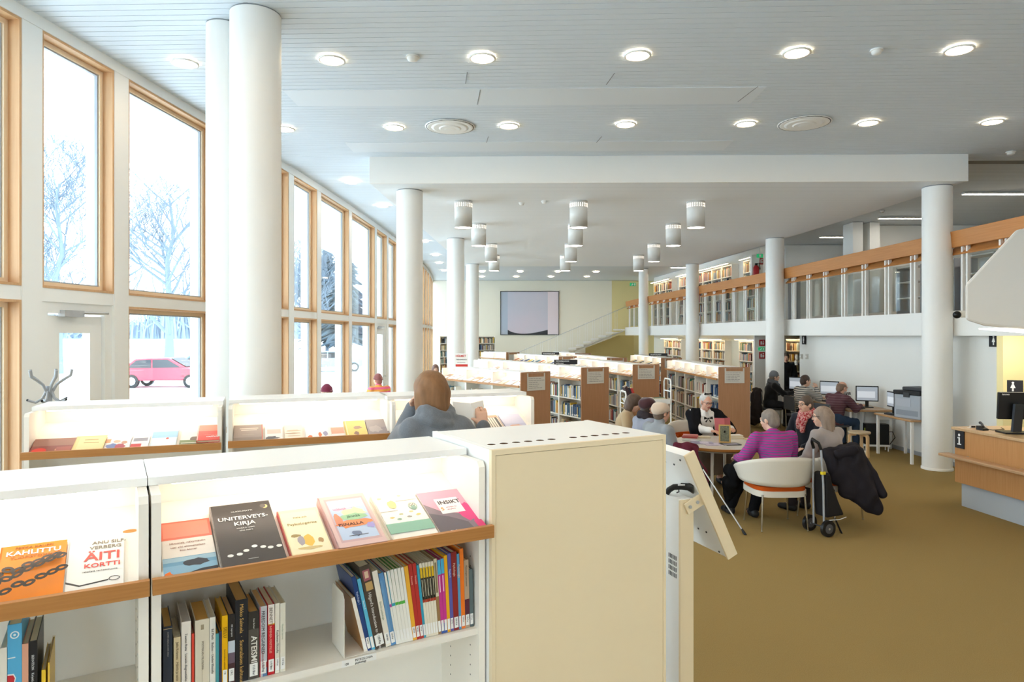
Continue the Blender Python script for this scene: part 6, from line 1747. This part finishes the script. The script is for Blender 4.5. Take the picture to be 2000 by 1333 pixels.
flat_book(2.64, 9.44, Z0, .13, .19, .018, 1.5, 'CDBEA0', 'beige book right of the red pile')
flat_book(2.42, 9.20, Z0, .15, .21, .004, 1.0, 'A9C0BC', 'pale green magazine on the near side of the table', 'magazine', 'magazine', mag=True)
flat_book(2.50, 8.98, Z0, .21, .28, .005, 1.4, '8C88A8', 'purple magazine at the table edge nearest the cabinet', 'magazine', 'magazine', mag=True)
flat_book(2.62, 8.86, Z0, .20, .26, .004, 1.7, 'B5ACC4', 'lilac magazine beside the purple one', 'magazine', 'magazine', mag=True)
flat_book(2.83, 8.86, Z0, .24, .17, .007, .1, '33343A', 'black tablet lying before the picture stand', 'tablet', 'tablet', mag=True)
flat_book(2.70, 8.78 + .0, Z0, .10, .06, .003, .3, 'E9E9EA', 'white note slip before the picture stand', 'paper_slip', 'paper', mag=True)
flat_book(3.06, 9.36, Z0, .22, .15, .026, -.1, 'E6DDCB', 'cream book at the bottom of the right hand pile')
flat_book(3.05, 9.365, Z0 + .0265, .20, .145, .024, .05, 'EFE9DC', 'white book on top of the right hand pile')
flat_book(3.20, 9.24, Z0, .09, .14, .018, .2, 'C9B083', 'small tan book at the right table edge')
pf = thing('picture_stand', 'small gilt framed picture leaning on a stand on the table', 'picture', (2.80, 8.98, Z0), -.25)
b = bars(-.075, .075, 0, .24, .018, -.008, .008); b.build('frame', mat('gilt', 'B8965A', .35, metal=.5), pf, rot=(-.25, 0, 0))
b = MB(); b.box(-.058, -.003, .018, .058, .004, .222); b.build('picture_print', mat('dark_ornament', '4E5548', .6, var=((60, 60, 60), '8A8A70', .5)), pf, rot=(-.25, 0, 0))
b = MB(); b.extrude([(-.01, .005, .16), (.01, .005, .16), (.01, .13, 0), (-.01, .13, 0)], (0, .005, .003)); b.build('strut', M['black'], pf)
cu = thing('tea_light', 'small white tea light at the right edge of the table', 'candle', (3.24, 9.08, Z0))
b = MB(); b.lathe([(.02, 0), (.024, .003), (.024, .03), (.02, .03), (.02, .02), (.001, .02)], 16); b.build('cup', M['white'], cu)
b = MB(); b.tube([(0, 0, .02), (0, 0, .034)], .0015, 5); b.build('wick', M['black'], cu)
rc = thing('red_cloth', 'crumpled red cloth on the table edge beside the striped jumper', 'cloth', (3.14, 8.80, TZ))
part('cloth', sdf_mesh('cloth', [('c', (-.05, -.02, .035), (.05, .02, .035), .035, .04), ('c', (.0, .0, .06), (.04, -.03, .05), .035, .03), ('c', (-.07, .03, .03), (-.02, .05, .03), .03, .03)], .008, mat('red_wool', 'A51F2B', .9), cuts=[((0, 0, .002), (0, 0, -1))], wrinkle=.012, seed=5), rc)
# open book held by the reading woman
ob = thing('open_book', 'pink open book held up by the reading woman', 'book', (3.03, 9.70, .775), .25)
for s in (-1, 1):
    b = MB(); b.extrude([(0, 0, 0), (s * .125, .055, 0), (s * .125, .085, .19), (0, .03, .19)], (0, -.003, .001)); b.build('cover', cover_mat('C4676C'), ob)
    b = MB(); b.extrude([(0, .002, .004), (s * .121, .058, .004), (s * .121, .088, .186), (0, .032, .186)], (-s * .004, .018, -.002)); b.build('pages', M['paper'], ob)

# ------------------------------------------------------------------ draped clothes, trolley, cane
def drape(name, label, cat, prims, col, group=None, h=.011, wr=.010, seed=1, floor=True, extra=()):
    t = thing(name, label, cat, (prims[0][1][0], prims[0][1][1], 0), 0, group)
    o = Vector((prims[0][1][0], prims[0][1][1], 0))
    pr = [('c', tuple(Vector(p[1]) - o), tuple(Vector(p[2]) - o), p[3], p[4]) for p in prims]
    part('cloth', sdf_mesh('cloth', pr, h, mat('cloth_' + col, col, .85, spec=.15), cuts=[((0, 0, .02), (0, 0, -1))], wrinkle=wr, seed=seed, k=.04), t)
    for nm, ex in extra:
        pr = [('c', tuple(Vector(p[1]) - o), tuple(Vector(p[2]) - o), p[3], p[4]) for p in ex]
        part(nm, sdf_mesh(nm, pr, h, mat('cloth_' + col, col, .85, spec=.15), wrinkle=wr * .7, seed=seed + 1, k=.03), t)
    return t
drape('jacket', 'dark charcoal winter jacket hanging over the chair of the long haired person', 'jacket',
      [('c', (3.50, 7.60, .84), (3.86, 7.70, .89), .05, .055), ('c', (3.52, 7.56, .80), (3.58, 7.52, .56), .06, .06), ('c', (3.68, 7.58, .84), (3.66, 7.48, .44), .07, .08), ('c', (3.80, 7.60, .84), (3.86, 7.46, .34), .08, .08), ('c', (3.86, 7.64, .84), (3.99, 7.48, .26), .075, .07), ('c', (3.66, 7.49, .46), (3.96, 7.47, .24), .07, .06), ('c', (3.76, 7.54, .7), (3.90, 7.47, .4), .08, .09), ('c', (3.62, 7.52, .62), (3.80, 7.48, .45), .07, .08)], '26242A', seed=3, wr=.005,
      extra=[('sleeve', [('c', (3.88, 7.66, .82), (3.99, 7.58, .60), .065, .06), ('c', (3.99, 7.58, .60), (4.07, 7.50, .40), .06, .05)]), ('hood', [('c', (3.60, 7.54, .83), (3.78, 7.56, .87), .055, .06)])])
drape('quilted_jacket', 'quilted maroon jacket over the chair of the person in the beige beret', 'jacket',
      [('c', (1.98, 8.20, .80), (2.16, 8.14, .80), .06, .055), ('c', (2.10, 8.14, .78), (2.24, 8.12, .5), .075, .07), ('c', (2.24, 8.12, .5), (2.30, 8.14, .25), .07, .06)], '5E2434', seed=6,
      extra=[('quilted_roll', [('c', (1.94 + .055 * i, 8.13 - .012 * i, .80), (1.96 + .055 * i, 8.08 - .012 * i, .62), .036, .036) for i in range(5)])])
drape('black_coat', 'black coat bundled over the knees of the person in the striped jumper', 'coat',
      [('c', (2.66, 7.98, .60), (2.60, 8.12, .38), .085, .09), ('c', (2.72, 7.86, .66), (2.58, 8.05, .55), .07, .07), ('c', (2.60, 8.12, .38), (2.62, 8.22, .16), .09, .06)], '17181B', seed=8)
drape('brown_coat', 'dark brown coat hanging on the chair of the person in the grey beanie', 'coat',
      [('c', (5.72, 15.78, .86), (5.72, 16.06, .86), .06, .06), ('c', (5.70, 15.80, .80), (5.62, 15.74, .22), .08, .14), ('c', (5.70, 15.98, .80), (5.66, 15.98, .16), .08, .12)], '2E2828', seed=9)
tr = thing('shopping_trolley', 'black two wheeled shopping trolley standing beside the white armchair', 'trolley', (3.33, 7.36, 0), .35)
for y in (-.10, .16):
    b = MB(); b.tube([(0, y - .018, .088), (0, y + .018, .088)], .088, 24); wh = b.build('wheel', M['black'], tr)
    b = MB(); b.lathe([(.028, 0), (.028, .006)], 14); 
    b = MB(); b.tube([(0, y - .021, .088), (0, y + .021, .088)], .052, 18); b.build('hub', mat('hub_grey', '55565A', .5), wh)
    b = MB(); b.tube([(0, y - .024, .088), (0, y + .024, .088)], .012, 12); b.build('axle_cap', M['alu'], wh)
for y in (-.045, .10):
    b = MB(); b.tube([(.0, y, .10), (-.01, y, .55), (-.02, y + (.02 if y < 0 else -.02), .92)], .011, 8); b.build('pole', M['greymetal'], tr)
b = MB(); b.tube([(-.02, -.025, .92), (-.05, -.02, .99), (-.09, .03, 1.03), (-.05, .075, .99), (-.02, .08, .92)], .017, 10); b.build('handle', M['black'], tr)
b = MB(); b.box(-.035, -.06, .655, .01, -.03, .685); b.build('clip', mat('yellow_plastic', 'E8D22A', .5), tr)
b = MB(); b.extrude([(.012, -.06, .66), (.075, -.06, .67), (.11, -.06, .55), (.19, -.06, .36), (.275, -.06, .195), (.03, -.06, .185), (.012, -.06, .40)], (0, .18, 0)); b.build('bag', mat('bag_nylon', '19191C', .7), tr, bevel=.022)
b = MB(); b.tube([(.02, -.1, .175), (.14, -.115, .175), (.262, -.09, .185)], .004, 6); b.build('piping', M['white'], tr)
b = MB(); b.tube([(.02, -.04, .12), (.16, -.04, .16), (.24, -.05, .0)], .010, 7); b.build('stand_foot', M['black'], tr)
b = MB(); b.tube([(0, -.12, .088), (0, .18, .088)], .008, 8); b.build('axle', M['dark'], tr)
wc = thing('walking_stick', 'thin white walking stick leaning from the floor against the chair', 'walking stick', (2.51, 7.33, 0))
d_ = Vector((2.19, 7.82, .61)) - Vector((2.51, 7.33, 0)); u_ = d_.normalized()
b = MB(); b.tube([u_ * .07, d_], .008, 8); b.build('shaft', M['alu'], wc)
b = MB(); b.tube([(0, 0, 0.004), u_ * .035, u_ * .075], [.014, .016, .010], 10); b.build('ferrule', M['black'], wc)
b = MB(); b.tube([d_, d_ + u_ * .1], .014, 10); b.build('grip', M['black'], wc)

# ------------------------------------------------------------------ self service kiosk beside the cabinet
kz = math.radians(19)
kk = thing('self_service_kiosk', 'white self service kiosk with a tilted screen box on a post beside the cabinet', 'kiosk', (.92, 2.90, 0), kz)
side = [(0, 1.193), (-.216, 1.647), (-.169, 1.669), (.047, 1.215)]
b = MB(); b.extrude([(x, 0, z) for x, z in side], (0, .012, 0)); b.build('side_cheek', M['cabinet'], kk, bevel=.002)
b = MB(); b.extrude([(x, .44, z) for x, z in side], (0, .012, 0)); b.build('side_cheek', M['cabinet'], kk, bevel=.002)
inn = [(.004, 1.199), (-.208, 1.645), (-.172, 1.662), (.040, 1.216)]
b = MB(); b.extrude([(x, .012, z) for x, z in inn], (0, .428, 0)); b.build('screen_box', M['casetop'], kk)
b = MB(); b.extrude([(.042, .04, 1.245), (-.158, .04, 1.655), (-.155, .04, 1.656), (.045, .04, 1.246)], (0, .37, 0)); b.build('screen', mat('kiosk_screen', '20242A', .15), kk)
b = MB(); b.box(-.217, .03, 0, -.153, .042, 1.455); b.build('post_front', M['cabinet'], kk)
b = MB(); b.box(-.217, .042, 0, -.153, .22, 1.455); b.build('post', M['casetop'], kk)
b = MB(); b.box(-.219, .042, 1.455, -.152, .222, 1.459); b.build('post_cap', M['casetop'], kk)
b = MB()
for i in range(4):
    for j in range(6): b.box(-.218, .060 + j * .011, 1.12 + i * .025, -.2165, .065 + j * .011, 1.138 + i * .025)
b.build('vent_slots', M['dark'], kk)['kind'] = 'stuff'
b = MB(); b.obox((-.152, .0235, 1.440), (.095, .010, .050), Matrix.Rotation(-.45, 3, 'Y')); hg = b.build('hinge_plate', M['cabinet'], kk, bevel=.002)
for x, z in ((-.178, 1.430), (-.142, 1.447)):
    b = MB(); b.tube([(x, .0185, z), (x, .013, z)], .007, 12); b.build('screw', M['alu'], hg)
for i, (u, y) in enumerate(((.12, .12), (.12, .19), (.3, .08), (.78, .09), (.78, .15), (.78, .21), (.05, .05), (.95, .05))):
    p = Vector((-.212 + .216 * u - .003, y, 1.645 - .452 * u)); n_ = Vector((-.9, 0, -.43)).normalized()
    b = MB(); b.tube([p, p + n_ * .003], .0045, 8); b.build('screw', M['dark'], kk)
scn = thing('barcode_scanner', 'black handheld barcode scanner resting on top of the kiosk post', 'scanner', kk.location + Matrix.Rotation(kz, 3, 'Z') @ Vector((-.195, .115, 1.460)), kz - .75)
b = MB(); b.tube([(-.03, 0, .004), (-.02, 0, .02), (.0, 0, .034), (.045, 0, .040)], [.012, .013, .013, .013], 10); b.build('grip', M['black'], scn)
b = MB(); b.tube([(.03, 0, .040), (.06, 0, .040), (.085, 0, .038)], [.015, .016, .026], 12); b.build('head', M['black'], scn)
b = MB(); b.tube([(.02, 0, .028), (.022, 0, .016), (.012, 0, .010)], .003, 6); b.build('trigger', M['dark'], scn)
b = MB(); b.tube([(.02, -.012, .047), (.05, -.012, .049)], .004, 6); b.build('highlight_strip', M['alu'], scn)

# ------------------------------------------------------------------ coat stand by the windows
cs = thing('coat_stand', 'grey tubular coat stand with curved hooks by the garden door', 'coat stand', (-3.73, 5.50, 0), .4)
b = MB(); b.tube([(0, 0, .05), (0, 0, 1.74)], .022, 12); b.build('pole', M['greymetal'], cs)
for k in range(5):
    a = 2 * PI * k / 5 + .2; c_, s_ = math.cos(a), math.sin(a)
    b = MB(); b.tube([(c_ * r, s_ * r, z) for r, z in ((.02, 1.69), (.05, 1.75), (.10, 1.79), (.145, 1.82), (.155, 1.87))], [.011] * 5, 8); b.build('coat_hook', M['greymetal'], cs)
    a += .6; c_, s_ = math.cos(a), math.sin(a)
    b = MB(); b.tube([(c_ * r, s_ * r, z) for r, z in ((.02, 1.70), (.045, 1.64), (.09, 1.61), (.14, 1.63))], [.010] * 4, 8); hk = b.build('hat_hook', M['greymetal'], cs)
    b = MB(); b.ball((c_ * .142, s_ * .142, 1.632), .010, 6); b.build('hook_tip', M['black'], hk)
for k in range(4):
    a = PI / 2 * k; c_, s_ = math.cos(a), math.sin(a)
    b = MB(); b.tube([(c_ * .02, s_ * .02, .12), (c_ * .15, s_ * .15, .08), (c_ * .26, s_ * .26, .012)], .012, 8); b.build('leg', M['greymetal'], cs)

# ------------------------------------------------------------------ book cart
ct = thing('book_cart', 'white tubular book cart standing before the third oak end panel', 'cart', (2.22, 11.35, 0), .12)
for z in (.22, .62, 1.04):
    b = MB(); b.extrude([(-.36, -.17, z + .04), (-.36, 0, z), (-.36, .17, z + .04), (-.36, .17, z + .055), (-.36, 0, z + .015), (-.36, -.17, z + .055)], (.72, 0, 0)); sh_ = b.build('tray', M['casetop'], ct)
    b = MB(); b.box(-.36, -.178, z - .02, .36, -.17, z + .06); b.build('tray_lip', M['casetop'], sh_)
for sx, top_ in ((-.38, 1.22), (.38, 1.42)):
    b = MB(); b.tube([(sx, -.16, .10), (sx, -.16, top_ - .05), (sx, -.12, top_), (sx, .12, top_), (sx, .16, top_ - .05), (sx, .16, .10)], .013, 8); b.build('end_frame', M['white'], ct)
    b = MB(); b.tube([(sx, -.16, top_ - .2), (sx, .16, top_ - .2)], .011, 8); b.build('cross_bar', M['white'], ct)
    for y in (-.16, .16):
        b = MB(); b.tube([(sx, y - .012, .05), (sx, y + .012, .05)], .05, 14); b.build('caster', M['dark'], ct)
def cart_p(x, y, z): return ct.location + Matrix.Rotation(.12, 3, 'Z') @ Vector((x, y, z))
for i, (x, w, h, col, nm) in enumerate(((-.30, .024, .22, '3A2A30', 'dark plum'), (-.27, .02, .24, '4A3036', 'brown purple'), (-.245, .028, .21, '2E2C34', 'charcoal'), (-.21, .02, .20, 'A83038', 'dark red'), (-.185, .018, .20, 'C8442E', 'bright red'))):
    t = thing('book', '%s book leaning on the top tray of the white book cart' % nm, 'book', cart_p(x, -.06, 1.082), 0, 'books on the cart', rot=(0, -.35, .12))
    b = MB(); b.box(0, 0, 0, w, .15, h); b.build('cover', cover_mat(col), t)
    b = MB(); b.box(.003, .004, h, w - .003, .146, h + .0008); b.build('pages', M['paper'], t)
flat_book(*cart_p(.05, -.02, 1.088), .2, .14, .02, .2, 'E4D8CC', 'pale book lying flat on the book cart', group='books on the cart')
flat_book(*cart_p(.22, -.02, 1.088), .2, .14, .02, .1, '3E7A5C', 'green book lying flat on the book cart', group='books on the cart')

# ------------------------------------------------------------------ the computer tables along the wall
def worktable(x0, y0, x1, y1, label, z=.735):
    t = thing('computer_table', label, 'table', (x0, y0, 0), 0, 'computer tables')
    b = MB(); b.box(0, 0, z - .03, x1 - x0, y1 - y0, z); b.build('tabletop', mat('table_birch_edge', 'B58A5E', .4, var=((30, 30, 3), 'C49A6E', .5)), t, bevel=.004)
    b = MB(); b.box(.015, .015, z, x1 - x0 - .01, y1 - y0 - .015, z + .0015); b.build('laminate', mat('table_laminate', 'BFA283', .35), t)
    for x in (.03, x1 - x0 - .07):
        for y in (.03, y1 - y0 - .07):
            b = MB(); b.box(x, y, 0, x + .04, y + .04, z - .03); b.build('leg', M['white'], t)
    b = MB(); b.box(.05, y1 - y0 - .062, z - .12, x1 - x0 - .05, y1 - y0 - .045, z - .05); b.build('rail', M['white'], t)
    return t
worktable(6.60, 11.30, 7.20, 12.45, 'computer table by the round column carrying the big grey printer')
worktable(6.34, 12.85, 7.20, 14.05, 'computer table where the bearded man types')
worktable(6.46, 14.15, 7.20, 15.35, 'computer table where the striped sweater person sits')
worktable(6.50, 15.45, 7.20, 16.52, 'farthest computer table with the turquoise cup')
TT = .7368
def screen(x, y, dx, dy, label, w=.40, hh=.30, on=True):
    t = thing('monitor', label, 'monitor', (x, y, TT), facing(-dx, -dy), 'computer monitors')
    b = MB(); b.box(-w / 2, 0, .12, w / 2, .035, .12 + hh); b.build('housing', M['black'], t, bevel=.006)
    b = MB(); b.box(-w / 2 + .018, -.002, .14, w / 2 - .018, 0.0, .10 + hh); b.build('display', mat('lit_display', '9AA2AC', .3, emit=('B4BCC6', .16)), t)
    b = MB(); b.box(-.03, .02, .0, .03, .04, .2); b.build('neck', M['black'], t)
    b = MB(); b.box(-.11, -.05, 0, .11, .1, .012); b.build('foot', M['black'], t, bevel=.004)
    b = MB(); b.box(-w / 2 + .03, -.0024, .16 + hh * .1, w / 2 - .06, -.0018, .10 + hh * .72); b.build('window_print', mat('display_page', 'B8BEC6', .3, emit=('D8DEE4', .2)), t)
    return t
screen(6.93, 13.32, -.35, -.94, 'lit monitor the bearded man is looking at')
screen(6.84, 14.72, -.7, -.7, 'monitor half hidden by the bearded man')
screen(6.74, 16.15, -.75, -.66, 'monitor of the farthest table before the standing person')
screen(6.80, 12.22, -.96, .1, 'monitor seen edge on beside the printer', .40, .28)
def keyboard(x, y, rz, label):
    t = thing('keyboard', label, 'keyboard', (x, y, TT), rz, 'keyboards')
    b = MB(); b.box(-.21, -.07, 0, .21, .07, .016); b.build('case', M['black'], t, bevel=.004)
    b = MB()
    for r in range(4):
        for c_ in range(12): b.box(-.195 + .0325 * c_, -.058 + .029 * r, .016, -.168 + .0325 * c_, -.034 + .029 * r, .020)
    b.build('keys', M['dark'], t)['kind'] = 'stuff'
keyboard(6.62, 13.24, -1.1, 'black keyboard under the hands of the bearded man')
keyboard(6.68, 14.62, -1.4, 'black keyboard of the striped sweater person')
keyboard(6.60, 15.82, -1.5, 'black keyboard at the farthest table')
keyboard(6.76, 11.72 + .3, -1.4, 'black keyboard lying left of the printer')
pr = thing('printer', 'large grey and black printer on the table by the round column', 'printer', (6.90, 11.62, TT), -1.3)
b = MB(); b.box(-.27, -.22, 0, .27, .22, .40); b.build('housing', mat('printer_grey', 'A9B0BA', .4), pr, bevel=.015)
b = MB(); b.box(-.285, -.23, .40, .27, .22, .47); b.build('scanner_lid', M['black'], pr, bevel=.012)
b = MB(); b.box(-.16, -.16, .47, .24, .2, .53); b.build('paper_feeder', M['dark'], pr, bevel=.015)
b = MB(); b.box(-.30, -.20, .02, -.272, .18, .42); b.build('control_side', M['black'], pr, bevel=.006)
b = MB(); b.box(-.22, -.224, .05, .22, -.221, .14); b.build('tray_front', mat('printer_grey_dark', '8E959F', .4), pr)
b = MB(); b.box(-.22, -.224, .20, .08, -.221, .33); b.build('front_door', mat('printer_grey_light', 'B2B8C2', .4), pr)
b = MB(); b.box(-.06, -.235, .36, .06, -.2, .44); b.build('panel_display', M['dark'], pr)
tw = thing('computer_tower', 'black computer tower hanging under the table by the stool', 'computer', (6.78, 12.72, 0), -.2)
b = MB(); b.box(-.2, -.09, .12, .2, .09, .50); b.build('case', M['black'], tw, bevel=.006)
b = MB(); b.box(-.207, -.06, .34, -.2005, -.03, .42); b.build('status_sticker', mat('yellow_green_sticker', 'B8CC3A', .5), tw)
b = MB(); b.box(-.22, -.1, .085, .22, .1, .12); b.build('cradle', M['white'], tw)
for x in (-.19, .19):
    b = MB(); b.tube([(x, -.08, 0), (x, -.08, .085)], .012, 8); b.tube([(x, .08, 0), (x, .08, .085)], .012, 8); b.build('cradle_leg', M['white'], tw)
b = MB(); b.tube([(.2, 0, .35), (.28, -.02, .36), (.33, 0, .25), (.24, .03, .10)], .007, 6); b.build('cable', M['black'], tw)
lf = thing('leaflet_stand', 'white leaflet stand with black print behind the bearded man', 'leaflet', (6.74, 13.72, TT), .1)
b = MB(); b.box(-.10, 0, 0, .11, .005, .30); o = b.build('sheet', M['sheet'], lf, rot=(-.15, 0, 0))
b = MB()
for r in range(3):
    for c_ in range(5): b.box(-.085 + .037 * c_, -.0012, .04 + .085 * r, -.058 + .037 * c_, 0, .095 + .085 * r)
b.build('black_print', M['ink'], o)
b = MB(); b.box(.03, -.0016, .13, .085, -.0012, .18); b.build('red_print', M['inkred'], o)
b = MB(); b.box(-.10, 0, 0, .11, .1, .004); b.build('foot', M['sheet'], lf)
cp_ = thing('cup', 'turquoise cup on the farthest computer table', 'cup', (6.56, 16.22, TT))
b = MB(); b.lathe([(.001, 0), (.032, 0), (.04, .09), (.036, .09), (.03, .008), (.001, .008)], 18); b.build('bowl', mat('turquoise_glaze', '3AA6B8', .3), cp_)
b = MB(); b.tube([(.036, 0, .075), (.062, 0, .06), (.06, 0, .03), (.034, 0, .025)], .006, 6); b.build('handle', MATS['turquoise_glaze'], cp_)
sl_ = thing('stool', 'round birch stool with bent legs before the computer tower', 'stool', (6.17, 12.12, 0), .4)
b = MB(); b.lathe([(.001, .405), (.175, .405), (.18, .41), (.18, .435), (.175, .44), (.001, .44)], 36, smooth=False); b.build('seat', mat('stool_seat', 'CBB594', .4), sl_)
for k in range(3):
    a = 2 * PI * k / 3 + .5
    b = MB()
    pts_ = [(.06, .398), (.14, .398), (.168, .39), (.184, .37), (.187, .34), (.187, 0)]
    R_ = Matrix.Rotation(a, 4, 'Z')
    poly = [(x, 0, z) for x, z in pts_] + [(x, 0, z) for x, z in ((.157, 0), (.157, .33), (.152, .352), (.138, .364), (.06, .368))]
    b.extrude([tuple(R_ @ Vector((x, -.025, z))) for x, _, z in poly], R_.to_3x3() @ Vector((0, .05, 0)))
    b.build('leg', M['birch'], sl_)
def task_chair(x, y, rz, label):
    t = thing('task_chair', label, 'chair', (x, y, 0), rz, 'chairs at the computer tables')
    b = MB(); b.box(-.22, -.21, .42, .22, .22, .465); b.build('seat', M['dark'], t, bevel=.02)
    b = MB(); b.box(-.2, -.25, .56, .2, -.215, .86); b.build('backrest', M['dark'], t, bevel=.015)
    for sx in (-.19, .19):
        b = MB(); b.tube([(sx, -.19, 0), (sx, -.20, .45), (sx, -.235, .84)], .012, 8); b.build('rear_leg', M['steel'], t)
        b = MB(); b.tube([(sx, .19, 0), (sx, .18, .43)], .012, 8); b.build('front_leg', M['steel'], t)
task_chair(6.06, 12.93, facing(.95, .32), 'dark task chair under the bearded man')
task_chair(6.12, 14.53, facing(.98, .15), 'dark task chair under the striped sweater person')
task_chair(6.00, 15.9, facing(1, -.05), 'dark task chair under the person in the grey beanie')
for k, (pts_, lab) in enumerate((([(7.1, 11.55, .7), (7.16, 11.5, .35), (7.05, 11.48, .12), (7.12, 11.4, .01)], 'black cable hanging down behind the printer table'), ([(6.7, 12.95, .7), (6.64, 12.9, .4), (6.7, 12.86, .12), (6.5, 12.6, .008), (6.4, 12.4, .008)], 'thin pale cable trailing to the floor by the stool'))):
    t = thing('cable', lab, 'cable', (pts_[0][0], pts_[0][1], 0))
    b = MB(); b.tube([(p[0] - pts_[0][0], p[1] - pts_[0][1], p[2]) for p in pts_], .006, 6); b.build('cord', M['black'] if k == 0 else M['greymetal'], t)
# magazine held by the browsing person
mg = thing('magazine', 'white open magazine held by the person in the grey sweater', 'magazine', (-.225, 4.09, 1.575), math.radians(25), None)
for s in (-1, 1):
    b = MB(); b.extrude([(0, 0, 0), (s * .10, .05, .01), (s * .10, .11, .17), (0, .06, .16)], (0, -.003, .001)); b.build('page', M['sheet'], mg)
